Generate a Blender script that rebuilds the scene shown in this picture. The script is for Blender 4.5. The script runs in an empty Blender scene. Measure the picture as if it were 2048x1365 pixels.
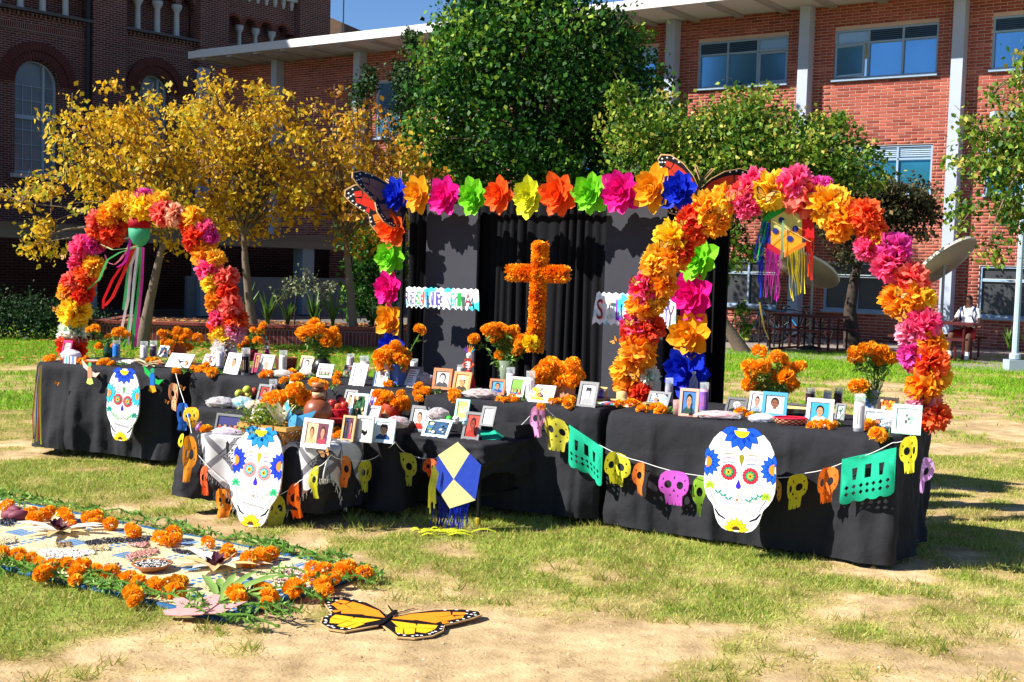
import bpy, math, random
import numpy as np
from mathutils import Vector, Matrix, Euler
random.seed(7); rng = np.random.default_rng(11)
R = math.radians
sc = bpy.context.scene
col = sc.collection
# ------------------------------------------------------------------ camera
FPX, PITCH, ROLL, EYE = 2450.0, math.atan(152.5 / 2450.0), 0.03, 1.65
cp_, sp_ = math.cos(PITCH), math.sin(PITCH)
FW = Vector((0, cp_, -sp_)); R0 = Vector((1, 0, 0)); U0 = Vector((0, sp_, cp_))
RT = math.cos(ROLL) * R0 + math.sin(ROLL) * U0
UP = -math.sin(ROLL) * R0 + math.cos(ROLL) * U0
CAM = Vector((0, 0, EYE))
cd = bpy.data.cameras.new('camera'); cam = bpy.data.objects.new('camera', cd); col.objects.link(cam)
cd.sensor_width = 36; cd.lens = 36 * FPX / 2048.0; cd.clip_start = .1; cd.clip_end = 2000
mw = Matrix.Identity(4)
for i in range(3):
    mw[i][0] = RT[i]; mw[i][1] = UP[i]; mw[i][2] = -FW[i]; mw[i][3] = CAM[i]
cam.matrix_world = mw
sc.camera = cam
# ------------------------------------------------------------------ sky, sun, exposure
TOSUN = Vector((-.96, -.26, .82)).normalized()
W = bpy.data.worlds.new('World'); sc.world = W; W.use_nodes = True
nt = W.node_tree; nt.nodes.clear()
sky = nt.nodes.new('ShaderNodeTexSky'); sky.sky_type = 'NISHITA'; sky.sun_disc = False
sky.sun_elevation = math.asin(TOSUN.z); sky.sun_rotation = math.atan2(TOSUN.x, TOSUN.y) % (2 * math.pi)
sky.air_density = 1.0; sky.dust_density = 0; sky.ozone_density = 8.0; sky.altitude = 1500
bg = nt.nodes.new('ShaderNodeBackground'); bg.inputs[1].default_value = .074
wo = nt.nodes.new('ShaderNodeOutputWorld')
nt.links.new(sky.outputs[0], bg.inputs[0]); nt.links.new(bg.outputs[0], wo.inputs[0])
sl = bpy.data.lights.new('sun', 'SUN'); sl.energy = 5.0; sl.angle = R(.5); sl.color = (1, .965, .91)
so = bpy.data.objects.new('sun', sl); col.objects.link(so); so.location = (-20, -8, 25)
so.rotation_euler = TOSUN.to_track_quat('Z', 'Y').to_euler()
sc.view_settings.view_transform = 'Standard'; sc.view_settings.look = 'None'
sc.view_settings.gamma = 1; sc.view_settings.exposure = 1.0
sc.render.engine = 'CYCLES'; sc.cycles.max_bounces = 6; sc.cycles.transparent_max_bounces = 8
sc.cycles.use_denoising = True

# ------------------------------------------------------------------ helpers: picture point -> place in the world
def ray(x, y): return FW * FPX + RT * (x - 1024) - UP * (y - 682.5)
def at(x, y, z=0.0):
    d = ray(x, y); return CAM + d * ((z - EYE) / d.z)
def atD(x, y, D):
    d = ray(x, y); return CAM + d * (D / d.y)
def onv(x, y, A, B):
    n = Vector((-(B[1] - A[1]), B[0] - A[0], 0)); d = ray(x, y)
    t = (Vector((A[0], A[1], 0)) - Vector((0, 0, 0))).dot(n) / d.dot(n)
    return CAM + d * t
def mpp(P): return (P - CAM).dot(FW) / FPX
def lerp(a, b, t): return a + (b - a) * t

# ------------------------------------------------------------------ materials
MATS = {}
def lin(h):
    h = h.lstrip('#'); o = []
    for i in (0, 2, 4):
        c = int(h[i:i + 2], 16) / 255.0
        o.append(c / 12.92 if c <= .04045 else ((c + .055) / 1.055) ** 2.4)
    return (o[0], o[1], o[2], 1)
def mat(key, hexc, rough=.75, var=.12, scale=8.0, trans=0.0, bump=0.0, bscale=60.0, metal=0.0, coat=0.0, spec=.3, coord='Object'):
    if key in MATS: return MATS[key]
    m = bpy.data.materials.new(key); m.use_nodes = True; t = m.node_tree; n = t.nodes; L = t.links
    b = n['Principled BSDF']; b.inputs['Roughness'].default_value = rough; b.inputs['Metallic'].default_value = metal
    b.inputs['Specular IOR Level'].default_value = spec
    if coat: b.inputs['Coat Weight'].default_value = coat
    tc = n.new('ShaderNodeTexCoord'); c = lin(hexc)
    no = n.new('ShaderNodeTexNoise'); no.inputs['Scale'].default_value = scale; no.inputs['Detail'].default_value = 4
    L.new(tc.outputs[coord], no.inputs['Vector'])
    mx = n.new('ShaderNodeMix'); mx.data_type = 'RGBA'
    mx.inputs[6].default_value = tuple(v * (1 - var) for v in c[:3]) + (1,)
    mx.inputs[7].default_value = tuple(min(1, v * (1 + var)) for v in c[:3]) + (1,)
    L.new(no.outputs[0], mx.inputs[0]); L.new(mx.outputs[2], b.inputs['Base Color'])
    if bump:
        n2 = n.new('ShaderNodeTexNoise'); n2.inputs['Scale'].default_value = bscale; n2.inputs['Detail'].default_value = 3
        L.new(tc.outputs[coord], n2.inputs['Vector'])
        bp = n.new('ShaderNodeBump'); bp.inputs['Strength'].default_value = bump; bp.inputs['Distance'].default_value = .01
        L.new(n2.outputs[0], bp.inputs['Height']); L.new(bp.outputs[0], b.inputs['Normal'])
    if trans:
        tr = n.new('ShaderNodeBsdfTranslucent'); L.new(mx.outputs[2], tr.inputs[0])
        ms = n.new('ShaderNodeMixShader'); ms.inputs[0].default_value = trans
        L.new(b.outputs[0], ms.inputs[1]); L.new(tr.outputs[0], ms.inputs[2])
        L.new(ms.outputs[0], n['Material Output'].inputs[0])
    MATS[key] = m; return m
def tintmat(key, stops, trans=.3, rough=.6, spec=.25):
    """colour from the per-piece 'tint' attribute (each leaf or petal has its own shade)"""
    if key in MATS: return MATS[key]
    m = bpy.data.materials.new(key); m.use_nodes = True; t = m.node_tree; n = t.nodes; L = t.links
    b = n['Principled BSDF']; b.inputs['Roughness'].default_value = rough; b.inputs['Specular IOR Level'].default_value = spec
    a = n.new('ShaderNodeAttribute'); a.attribute_name = 'tint'
    cr = n.new('ShaderNodeValToRGB'); e = cr.color_ramp.elements
    for i, (p, h) in enumerate(stops):
        el = e[i] if i < 2 else e.new(p)
        el.position = p; el.color = lin(h)
    L.new(a.outputs['Fac'], cr.inputs[0]); L.new(cr.outputs[0], b.inputs['Base Color'])
    if trans:
        tr = n.new('ShaderNodeBsdfTranslucent'); L.new(cr.outputs[0], tr.inputs[0])
        ms = n.new('ShaderNodeMixShader'); ms.inputs[0].default_value = trans
        L.new(b.outputs[0], ms.inputs[1]); L.new(tr.outputs[0], ms.inputs[2])
        L.new(ms.outputs[0], n['Material Output'].inputs[0])
    MATS[key] = m; return m
def glassmat(key, hexc, alpha=.35, rough=.08):
    if key in MATS: return MATS[key]
    m = bpy.data.materials.new(key); m.use_nodes = True; t = m.node_tree; n = t.nodes; L = t.links
    b = n['Principled BSDF']; b.inputs['Base Color'].default_value = lin(hexc); b.inputs['Roughness'].default_value = rough
    tr = n.new('ShaderNodeBsdfTransparent'); tr.inputs[0].default_value = tuple(.6 + .4 * v for v in lin(hexc)[:3]) + (1,)
    ms = n.new('ShaderNodeMixShader'); ms.inputs[0].default_value = alpha
    L.new(tr.outputs[0], ms.inputs[1]); L.new(b.outputs[0], ms.inputs[2]); L.new(ms.outputs[0], n['Material Output'].inputs[0])
    MATS[key] = m; return m
def pm(h, **k): return mat('print_' + h.lstrip('#'), h, rough=.7, var=.1, scale=22, spec=.15, **k)      # printed or painted colour
def tissue(h): return mat('tissue_' + h.lstrip('#'), h, rough=.8, var=.1, scale=6, trans=.33)

# ------------------------------------------------------------------ mesh builder
class MB:
    def __init__(s): s.v = []; s.f = []; s.m = []
    def add(s, vs, fs, m=0):
        k = len(s.v); s.v += [tuple(v) for v in vs]
        for f in fs: s.f.append(tuple(i + k for i in f)); s.m.append(m)
    def box(s, c, d, m=0, rot=None):
        x, y, z = d[0] / 2, d[1] / 2, d[2] / 2
        vs = [Vector((a * x, b * y, e * z)) for e in (-1, 1) for b in (-1, 1) for a in (-1, 1)]
        if rot is not None: vs = [rot @ v for v in vs]
        s.add([Vector(c) + v for v in vs], [(0, 2, 3, 1), (4, 5, 7, 6), (0, 1, 5, 4), (2, 6, 7, 3), (0, 4, 6, 2), (1, 3, 7, 5)], m)
    def tube(s, pts, rad, n=8, m=0, caps=True):
        pts = [Vector(p) for p in pts]
        if not isinstance(rad, (list, tuple)): rad = [rad] * len(pts)
        vs = []; fs = []; ref = None
        for i, p in enumerate(pts):
            d = (pts[min(i + 1, len(pts) - 1)] - pts[max(i - 1, 0)])
            d = d.normalized() if d.length > 1e-9 else Vector((0, 0, 1))
            if ref is None: ref = Vector((0, 0, 1)) if abs(d.z) < .9 else Vector((1, 0, 0))
            a = d.cross(ref).normalized(); b = d.cross(a); ref = -b if False else ref
            for k in range(n):
                t = 2 * math.pi * k / n
                vs.append(p + (a * math.cos(t) + b * math.sin(t)) * rad[i])
        for i in range(len(pts) - 1):
            for k in range(n):
                fs.append((i * n + k, i * n + (k + 1) % n, (i + 1) * n + (k + 1) % n, (i + 1) * n + k))
        if caps: fs.append(tuple(range(n))); fs.append(tuple(range((len(pts) - 1) * n, len(pts) * n)))
        s.add(vs, fs, m)
    def lathe(s, prof, n=20, m=0, c=(0, 0, 0), sx=1, sy=1, jit=0):
        vs = []; fs = []
        for (r, z) in prof:
            for k in range(n):
                t = 2 * math.pi * k / n; q = r * (1 + random.uniform(-jit, jit))
                vs.append((c[0] + q * math.cos(t) * sx, c[1] + q * math.sin(t) * sy, c[2] + z))
        for i in range(len(prof) - 1):
            for k in range(n):
                fs.append((i * n + k, i * n + (k + 1) % n, (i + 1) * n + (k + 1) % n, (i + 1) * n + k))
        if prof[0][0] > 1e-4: fs.append(tuple(range(n))[::-1])
        if prof[-1][0] > 1e-4: fs.append(tuple(range((len(prof) - 1) * n, len(prof) * n)))
        s.add(vs, fs, m)
    def ext(s, poly, y0, y1, m=0):
        """outline in x,z given thickness between y0 (front) and y1 (back)"""
        n = len(poly); vs = [(p[0], y0, p[1]) for p in poly] + [(p[0], y1, p[1]) for p in poly]
        fs = [tuple(range(n)), tuple(range(2 * n - 1, n - 1, -1))] + [(i, n + i, n + (i + 1) % n, (i + 1) % n) for i in range(n)]
        s.add(vs, fs, m)
    def sheet(s, poly, y, m=0): s.add([(p[0], y, p[1]) for p in poly], [tuple(range(len(poly)))], m)
    def ell(s, cx, cz, rx, rz, y, m=0, n=14, a0=0): s.sheet([(cx + rx * math.cos(a0 + 2 * math.pi * k / n), cz + rz * math.sin(a0 + 2 * math.pi * k / n)) for k in range(n)], y, m)
    def stroke(s, pts, w, y, m=0):
        L = []; Rr = []
        for i, p in enumerate(pts):
            a = pts[max(0, i - 1)]; b = pts[min(len(pts) - 1, i + 1)]; dx, dz = b[0] - a[0], b[1] - a[1]; l = math.hypot(dx, dz) or 1
            ww = w * (.4 + .6 * math.sin(math.pi * (i + .5) / len(pts)))
            L.append((p[0] - dz / l * ww / 2, p[1] + dx / l * ww / 2)); Rr.append((p[0] + dz / l * ww / 2, p[1] - dx / l * ww / 2))
        for i in range(len(pts) - 1): s.sheet([L[i], L[i + 1], Rr[i + 1], Rr[i]], y, m)
    def petal(s, cx, cz, ang, r0, r1, w, y, m=0):
        c, q = math.cos(ang), math.sin(ang)
        prof = [(r0, -.25), (lerp(r0, r1, .35), -.5), (lerp(r0, r1, .7), -.38), (r1, 0), (lerp(r0, r1, .7), .38), (lerp(r0, r1, .35), .5), (r0, .25)]
        s.sheet([(cx + a * c - b * w * q, cz + a * q + b * w * c) for a, b in prof], y, m)
    def build(s, name, mats, parent=None, smooth=False, loc=None, rot=None):
        me = bpy.data.meshes.new(name); me.from_pydata(s.v, [], s.f)
        if not isinstance(mats, (list, tuple)): mats = [mats]
        for q in mats: me.materials.append(q)
        if any(s.m): me.polygons.foreach_set('material_index', s.m)
        if smooth: me.polygons.foreach_set('use_smooth', [True] * len(s.f))
        me.update(); o = bpy.data.objects.new(name, me); col.objects.link(o)
        if parent is not None: o.parent = parent
        if loc is not None: o.location = loc
        if rot is not None: o.rotation_euler = rot
        return o
def npmesh(name, v, f, material, parent=None, tint=None, smooth=False):
    v = np.asarray(v, np.float32); f = np.asarray(f, np.int32); k = f.shape[1]
    me = bpy.data.meshes.new(name); me.vertices.add(len(v)); me.vertices.foreach_set('co', v.ravel())
    me.loops.add(f.size); me.loops.foreach_set('vertex_index', f.ravel())
    me.polygons.add(len(f)); me.polygons.foreach_set('loop_start', np.arange(0, f.size, k, dtype=np.int32))
    if smooth: me.polygons.foreach_set('use_smooth', np.ones(len(f), bool))
    if tint is not None:
        a = me.attributes.new('tint', 'FLOAT', 'POINT'); a.data.foreach_set('value', np.asarray(tint, np.float32))
    me.materials.append(material); me.update(calc_edges=True); me.validate()
    o = bpy.data.objects.new(name, me); col.objects.link(o)
    if parent is not None: o.parent = parent
    return o
def tag(o, label=None, cat=None, group=None, kind=None):
    if label: o['label'] = label
    if cat: o['category'] = cat
    if group: o['group'] = group
    if kind: o['kind'] = kind
    return o
def thing(name, label, cat, loc=(0, 0, 0), rz=0, group=None, rot=None):
    o = bpy.data.objects.new(name, None); col.objects.link(o); o.empty_display_size = .1
    o.location = loc; o.rotation_euler = rot if rot is not None else (0, 0, rz)
    return tag(o, label, cat, group)
def inst(me, name, parent=None, loc=(0, 0, 0), rot=(0, 0, 0), scale=1, material=None):
    o = bpy.data.objects.new(name, me); col.objects.link(o)
    if parent is not None: o.parent = parent
    o.location = loc; o.rotation_euler = rot; o.scale = (scale,) * 3 if not isinstance(scale, (tuple, list)) else scale
    if material is not None:
        o.material_slots[0].link = 'OBJECT'; o.material_slots[0].material = material
    return o
def hold(o):                              # keep the mesh, drop the first object
    me = o.data; bpy.data.objects.remove(o); return me
YAW = R(-28)
UX = Vector((math.cos(YAW), math.sin(YAW), 0)); NX = Vector((math.sin(YAW), -math.cos(YAW), 0))
# ================================================================== GROUND
def vnoise(x, y, s, seed):
    g = np.random.default_rng(seed).random((64, 64)); x = x / s; y = y / s
    xi = np.floor(x).astype(int); yi = np.floor(y).astype(int); fx = x - xi; fy = y - yi
    fx = fx * fx * (3 - 2 * fx); fy = fy * fy * (3 - 2 * fy)
    a = g[xi % 64, yi % 64]; b = g[(xi + 1) % 64, yi % 64]; c = g[xi % 64, (yi + 1) % 64]; d = g[(xi + 1) % 64, (yi + 1) % 64]
    return (a * (1 - fx) + b * fx) * (1 - fy) + (c * (1 - fx) + d * fx) * fy
def fbm(x, y, s, seed): return sum(vnoise(x, y, s / 2 ** i, seed + i) * .5 ** i for i in range(4)) / 1.875
BLOBS = []                                 # bare and lush patches: x, y, radius, weight
for (px_, py_, rad, w) in [(500, 1050, .55, -.7), (800, 1200, .5, -.25), (1000, 1300, .8, -.18), (500, 1330, .9, -.12), (250, 1330, .7, -.2),
        (60, 1230, .5, .55), (60, 1160, .6, .45), (1500, 1330, .9, .05), (1900, 1220, .5, .2), (1650, 1330, .4, -.2), (1350, 1300, .4, -.15), (1750, 1250, .7, .12), (1200, 1130, .6, .3), (1450, 1200, .6, .15), (1300, 1250, .5, .15),
        (1950, 1010, .5, -.35), (1990, 850, .9, -.4), (1960, 800, .8, .1), (1700, 790, 2.0, -.45), (1560, 765, 1.6, -.35), (40, 800, 1.0, .5), (40, 750, 1.0, -.4), (30, 860, .6, -.15),
        (200, 960, .8, .2), (60, 960, .6, .3), (1000, 1090, .5, .3), (1990, 940, .5, .35), (700, 1110, .5, .1), (850, 1250, .35, -.4), (1100, 1330, .6, -.1),
        (1300, 1345, .4, -.25), (650, 1300, .5, -.2)]:
    p = at(px_, py_); BLOBS.append((p.x, p.y, rad, w))
def lush(x, y):
    """how much grass grows at a spot: 0 bare earth, 1 thick turf"""
    b = np.interp(y, [0, 4.8, 5.6, 6.5, 8, 10, 12, 14.5, 17, 20, 60], [.38, .4, .46, .55, .58, .56, .6, .68, .85, .95, .95])
    for (bx, by, br, bw) in BLOBS: b = b + bw * np.exp(-((x - bx) ** 2 + (y - by) ** 2) / (2 * br * br)) * .62
    n = fbm(x, y, 1.1, 3) - .5
    n2 = fbm(x, y, .28, 9) - .5
    return np.clip(b + n * 1.3 + n2 * 1.35, 0, 1)
def gz(x, y): return (fbm(x, y, .9, 21) - .5) * .022 * np.clip((30 - y) / 8, 0, 1)
xs = np.concatenate([np.linspace(-300, -12, 12)[:-1], np.arange(-12, -5, .25), np.arange(-5, 5, .05), np.arange(5, 12, .25), np.linspace(12, 300, 12)])
ys = np.concatenate([np.linspace(-60, 3.6, 8)[:-1], np.arange(3.6, 12, .05), np.arange(12, 30, .22), np.linspace(30, 500, 20)])
X, Y = np.meshgrid(xs, ys); Z = gz(X, Y)
v = np.stack([X.ravel(), Y.ravel(), Z.ravel()], 1); nx, ny = len(xs), len(ys)
i = (np.arange(ny - 1)[:, None] * nx + np.arange(nx - 1)[None, :]).ravel()
f = np.stack([i, i + 1, i + nx + 1, i + nx], 1)
gm = bpy.data.materials.new('lawn_ground'); gm.use_nodes = True
t = gm.node_tree; n = t.nodes; L = t.links; b = n['Principled BSDF']; b.inputs['Roughness'].default_value = .95; b.inputs['Specular IOR Level'].default_value = .1
a = n.new('ShaderNodeAttribute'); a.attribute_name = 'tint'
tc = n.new('ShaderNodeTexCoord')
def noise(scale, det=5):
    q = n.new('ShaderNodeTexNoise'); q.inputs['Scale'].default_value = scale; q.inputs['Detail'].default_value = det; L.new(tc.outputs['Object'], q.inputs['Vector']); return q
n1 = noise(9, 6); n2 = noise(55, 5); n3 = noise(2.2, 4)
ad = n.new('ShaderNodeMath'); ad.operation = 'MULTIPLY_ADD'; ad.inputs[1].default_value = .5; ad.inputs[2].default_value = -.25
L.new(n2.outputs[0], ad.inputs[0])
ad2 = n.new('ShaderNodeMath'); ad2.operation = 'ADD'; L.new(a.outputs['Fac'], ad2.inputs[0]); L.new(ad.outputs[0], ad2.inputs[1])
cr = n.new('ShaderNodeValToRGB'); e = cr.color_ramp.elements
for k, (p, h) in enumerate([(.28, '#c9b18a'), (.45, '#b9a474'), (.6, '#a49c60'), (.85, '#889644')]):
    el = e[k] if k < 2 else e.new(p)
    el.position = p; el.color = lin(h)
L.new(ad2.outputs[0], cr.inputs[0])
mx = n.new('ShaderNodeMix'); mx.data_type = 'RGBA'; mx.blend_type = 'MULTIPLY'; mx.inputs[0].default_value = 1
cr2 = n.new('ShaderNodeValToRGB'); cr2.color_ramp.elements[0].position = .3; cr2.color_ramp.elements[0].color = (.7, .66, .6, 1); cr2.color_ramp.elements[1].position = .65; cr2.color_ramp.elements[1].color = (1.08, 1.05, 1, 1)
L.new(n1.outputs[0], cr2.inputs[0]); L.new(cr.outputs[0], mx.inputs[6]); L.new(cr2.outputs[0], mx.inputs[7])
mx3 = n.new('ShaderNodeMix'); mx3.data_type = 'RGBA'; mx3.blend_type = 'MULTIPLY'; mx3.inputs[0].default_value = 1; cr3 = n.new('ShaderNodeValToRGB'); cr3.color_ramp.elements[0].position = .36; cr3.color_ramp.elements[0].color = (.72, .68, .62, 1); cr3.color_ramp.elements[1].position = .6; cr3.color_ramp.elements[1].color = (1.06, 1.04, 1, 1)
L.new(n3.outputs[0], cr3.inputs[0]); L.new(mx.outputs[2], mx3.inputs[6]); L.new(cr3.outputs[0], mx3.inputs[7]); L.new(mx3.outputs[2], b.inputs['Base Color'])
bp = n.new('ShaderNodeBump'); bp.inputs['Strength'].default_value = .5; bp.inputs['Distance'].default_value = .012
L.new(n2.outputs[0], bp.inputs['Height']); L.new(bp.outputs[0], b.inputs['Normal'])
ground = npmesh('ground', v, f, gm, tint=lush(X, Y).ravel(), smooth=True); tag(ground, 'worn school lawn of dry grass and bare earth', kind='structure')

def blades(name, label, region, n, h0, h1, w, thr, ramp, seed):
    g = np.random.default_rng(seed); pts = []; got = 0
    while got < n:
        y = np.sqrt(g.uniform(region[0] ** 2, region[1] ** 2, n)); x = g.uniform(-.5, .5, n) * y * .96
        m = lush(x, y); keep = g.random(n) < np.clip((m - thr) * 1.6, 0, 1) ** 1.4
        pts.append(np.stack([x[keep], y[keep], m[keep]], 1)); got += keep.sum()
    p = np.concatenate(pts)[:n]; x, y, m = p.T
    h = g.uniform(h0, h1, n) * (.55 + .6 * m); th = g.uniform(0, 2 * np.pi, n); ln = g.uniform(.2, 1.3, n) * h
    la = g.uniform(0, 2 * np.pi, n); ww = w * g.uniform(.6, 1.3, n); z = gz(x, y) - .003
    dx, dy = np.cos(th) * ww, np.sin(th) * ww; ex, ey = np.cos(la) * ln, np.sin(la) * ln
    vv = np.stack([np.stack([x - dx, y - dy, z], 1), np.stack([x + dx, y + dy, z], 1), np.stack([x + ex, y + ey, z + h], 1)], 1).reshape(-1, 3)
    tint = np.repeat(np.clip(m * .8 - .14 + g.normal(0, .26, n), 0, 1), 3)
    o = npmesh(name, vv, np.arange(3 * n).reshape(-1, 3), ramp, tint=tint); tag(o, label, 'grass', kind='stuff'); return o
gr = tintmat('grass_blade', [(0, '#d2bd80'), (.4, '#c0b260'), (.68, '#9ead42'), (1, '#6f9228')], trans=.3, rough=.7)
blades('grass', 'short dry and green grass growing in patches over the near lawn', (3.9, 12.5), 200000, .008, .034, .0032, .2, gr, 5)
gr2 = tintmat('far_grass_blade', [(0, '#a9b23c'), (.5, '#86b81e'), (1, '#5f9a14')], trans=.35, rough=.7)
blades('grass', 'bright green turf growing behind the altar', (12.5, 26), 110000, .03, .07, .008, .3, gr2, 6)
tuft = []
# scattered larger tufts near the camera
g = np.random.default_rng(31); V = []; T = []
for k in range(700):
    y = math.sqrt(g.uniform(4.3 ** 2, 8.5 ** 2)); x = g.uniform(-.46, .46) * y
    if lush(np.array([x]), np.array([y]))[0] < .33: continue
    for j in range(int(g.integers(8, 26))):
        bx, by = x + g.normal(0, .025), y + g.normal(0, .025); th = g.uniform(0, 6.28); l = g.uniform(.02, .07); hh = g.uniform(.02, .06); w = .0032
        V += [(bx - w, by, -.003), (bx + w, by + .002, -.003), (bx + l * math.cos(th), by + l * math.sin(th), hh)]; tt = np.clip(g.normal(.6, .25), 0, 1); T += [tt] * 3
o = npmesh('grass', V, np.arange(len(V)).reshape(-1, 3), gr, tint=T); tag(o, 'longer grass tufts sprouting from bare earth at the front', 'grass', kind='stuff')
# dry straw and litter
V = []; T = []
for k in range(9000):
    y = math.sqrt(g.uniform(4.2 ** 2, 10 ** 2)); x = g.uniform(-.46, .46) * y; th = g.uniform(0, 6.28); l = g.uniform(.012, .05); w = .0016; z = .004 + g.random() * .012
    c, s_ = math.cos(th), math.sin(th); zz = gz(np.array([x]), np.array([y]))[0] + z
    V += [(x - s_ * w, y + c * w, zz), (x + s_ * w, y - c * w, zz), (x + c * l, y + s_ * l, zz + g.normal(0, .004))]; T += [g.random()] * 3
V2 = []; F2 = []; T2 = []
for k in range(900):                      # pebbles and clods
    y = math.sqrt(g.uniform(4.2 ** 2, 9.5 ** 2)); x = g.uniform(-.46, .46) * y; r_ = g.uniform(.003, .011) * (2 if g.random() < .05 else 1); zz = gz(np.array([x]), np.array([y]))[0]; k0 = len(V2)
    for a in range(5): V2.append((x + r_ * math.cos(a * 1.2566) * g.uniform(.7, 1.2), y + r_ * math.sin(a * 1.2566) * g.uniform(.7, 1.2), zz - .001))
    V2.append((x, y, zz + r_ * g.uniform(.4, .9))); F2 += [(k0 + a, k0 + (a + 1) % 5, k0 + 5) for a in range(5)]; T2 += [g.random()] * 6
o = npmesh('pebbles', V2, F2, tintmat('pebble', [(0, '#7a6650'), (.6, '#b89a74'), (1, '#d8c4a4')], trans=0), tint=T2); tag(o, 'small clods and pebbles on the bare earth', 'pebbles', kind='stuff')
o = npmesh('straw', V, np.arange(len(V)).reshape(-1, 3), tintmat('straw', [(0, '#6f5836'), (.5, '#b79a62'), (1, '#d9c48d')], trans=0), tint=T); tag(o, 'dry straw and clippings scattered on bare earth', 'straw', kind='stuff')

# patio in front of the brick building
mb = MB(); A = at(1395, 704); Bp = at(2060, 747); dv = (Bp - A).normalized(); back = Vector((-dv.y, dv.x, 0))
A = A - dv * 3; Bp = Bp + dv * 14
q = [A, Bp, Bp + back * 12, A + back * 12]
mb.add([(p.x, p.y, .012) for p in q] + [(p.x, p.y, -.1) for p in q], [(0, 1, 2, 3), (0, 4, 5, 1)])
tag(mb.build('patio', mat('patio_concrete', '#8f8378', .9, .25, 1.5, bump=.4, bscale=30)), 'shaded concrete patio along the brick building', kind='structure')
# covered ground under the left trees
mb = MB(); mb.add([(-40, 27.5, .008), (-2.2, 27.5, .008), (3, 45, .008), (-40, 45, .008)], [(0, 1, 2, 3)])
tag(mb.build('path', mat('walkway_concrete', '#6d675f', .9, .2, 2)), 'concrete walkway under the covered passage', kind='structure')
# ================================================================== BRICK SCHOOL BUILDING (right)
BR = R(-35.3); B0 = Vector((9.5, 30, 0))
school = thing('school_building', 'long red brick school building with grey columns, flat white roof and blue windows', 'building', B0, BR)
C0, CS = -6.47, 3.80
colx = [C0 + CS * k for k in range(-5, 5)]
SL, SR, ZT = -25.2, 9.0, 8.36
wins = []                                  # s0, s1, z0, z1, pattern
for k in range(-1, 4):
    a = C0 + CS * k + .68; b_ = a + 2.56
    wins.append((a, b_, 6.52, 7.74, 'top')); wins.append((a, b_, 3.62, 4.85, 'mid')); wins.append((a, b_, .76, 1.96, 'low'))
wins.append((-17.3, -16.3, 5.6, 7.4, 'slim'))
mort = mat('mortar', '#c4a695', .95, .15, 3, bump=.3, bscale=80)
mb = MB()                                  # mortar bed behind the bricks, cut round the windows
cuts = sorted(set([SL, SR] + [w[0] for w in wins] + [w[1] for w in wins]))
for a, b_ in zip(cuts[:-1], cuts[1:]):
    op = sorted([(w[2], w[3]) for w in wins if w[0] <= a + 1e-6 and w[1] >= b_ - 1e-6]); z = 0
    for (z0, z1) in op + [(ZT, ZT)]:
        if z0 > z: mb.box(((a + b_) / 2, .15, (z + z0) / 2), (b_ - a, .3, z0 - z))
        z = z1
mb.build('wall', mort, school)
brickm = tintmat('red_brick', [(0, '#7a3a2f'), (.3, '#944a3b'), (.7, '#a25444'), (1, '#b56a56')], trans=0, rough=.9, spec=.15)
bl, bh, gap, pr = .306, .0625, .0135, .011
vv = []; tt = []; single = []; singles_me = None
g = np.random.default_rng(4)
def brick_box(s0, s1, z0, z1):
    e = .004
    return [(s0, 0, z0), (s1, 0, z0), (s1, 0, z1), (s0, 0, z1), (s0 + e, -pr, z0 + e), (s1 - e, -pr, z0 + e), (s1 - e, -pr, z1 - e), (s0 + e, -pr, z1 - e)]
bf = np.array([(4, 5, 6, 7), (0, 1, 5, 4), (1, 2, 6, 5), (2, 3, 7, 6), (3, 0, 4, 7)])
nrow = int(ZT / (bh + gap))
for r in range(nrow):
    z0 = r * (bh + gap) + .006; z1 = z0 + bh
    s = SL + (bl + gap) / 2 * (r % 2)
    while s < SR - .1:
        parts = [(s, s + bl)]
        for w in wins:
            if z1 > w[2] - .02 and z0 < w[3] + .02:
                np_ = []
                for (p, q) in parts:
                    if q <= w[0] or p >= w[1]: np_.append((p, q)); continue
                    if w[0] - p > .03: np_.append((p, w[0]))
                    if q - w[1] > .03: np_.append((w[1], q))
                parts = np_
        for (p, q) in parts:
            if abs(q - p - bl) < 1e-6 and -2.35 < p < .7 and 4.95 < z0 < 6.6 and len(single) < 240: single.append((p, z0)); continue
            if abs(q - p - bl) < 1e-6 and 1.3 < p < 2.6 and 5.6 < z0 < 6.5 and len(single) < 296: single.append((p, z0)); continue
            vv += brick_box(p, q, z0, z1); tt += [float(np.clip(g.normal(.5, .2) + .14 * math.sin(p * 1.1 + 2 * math.sin(z0 * .9)) + .1 * math.sin(z0 * 3.1 + p * .4), 0, 1))] * 8
        s += bl + gap
nb = len(vv) // 8
ff = (np.arange(nb)[:, None, None] * 8 + bf[None]).reshape(-1, 4)
o = npmesh('brickwork', vv, ff, brickm, school, tint=tt); tag(o, kind='stuff')
shades = ['#843f33', '#944a3b', '#9b4f3f', '#a25444', '#ab5d4b']
bmesh_ = []
for h in shades:
    m_ = MB(); m_.add(brick_box(0, bl, 0, bh), [tuple(q) for q in bf]); bmesh_.append(hold(m_.build('brick', mat('brick_' + h[1:], h, .9, .15, 30, bump=.3, bscale=90, spec=.15))))
for (p, z0) in single: inst(random.choice(bmesh_), 'brick', school, (p, 0, z0))
# columns
cm = mat('column_paint', '#aab2c2', .7, .16, 1.3, bump=.1, bscale=20)
for c in colx:
    m_ = MB(); m_.box((c, -.17, ZT / 2 + .05), (.27, .38, ZT - .1)); m_.build('column', cm, school)
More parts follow.
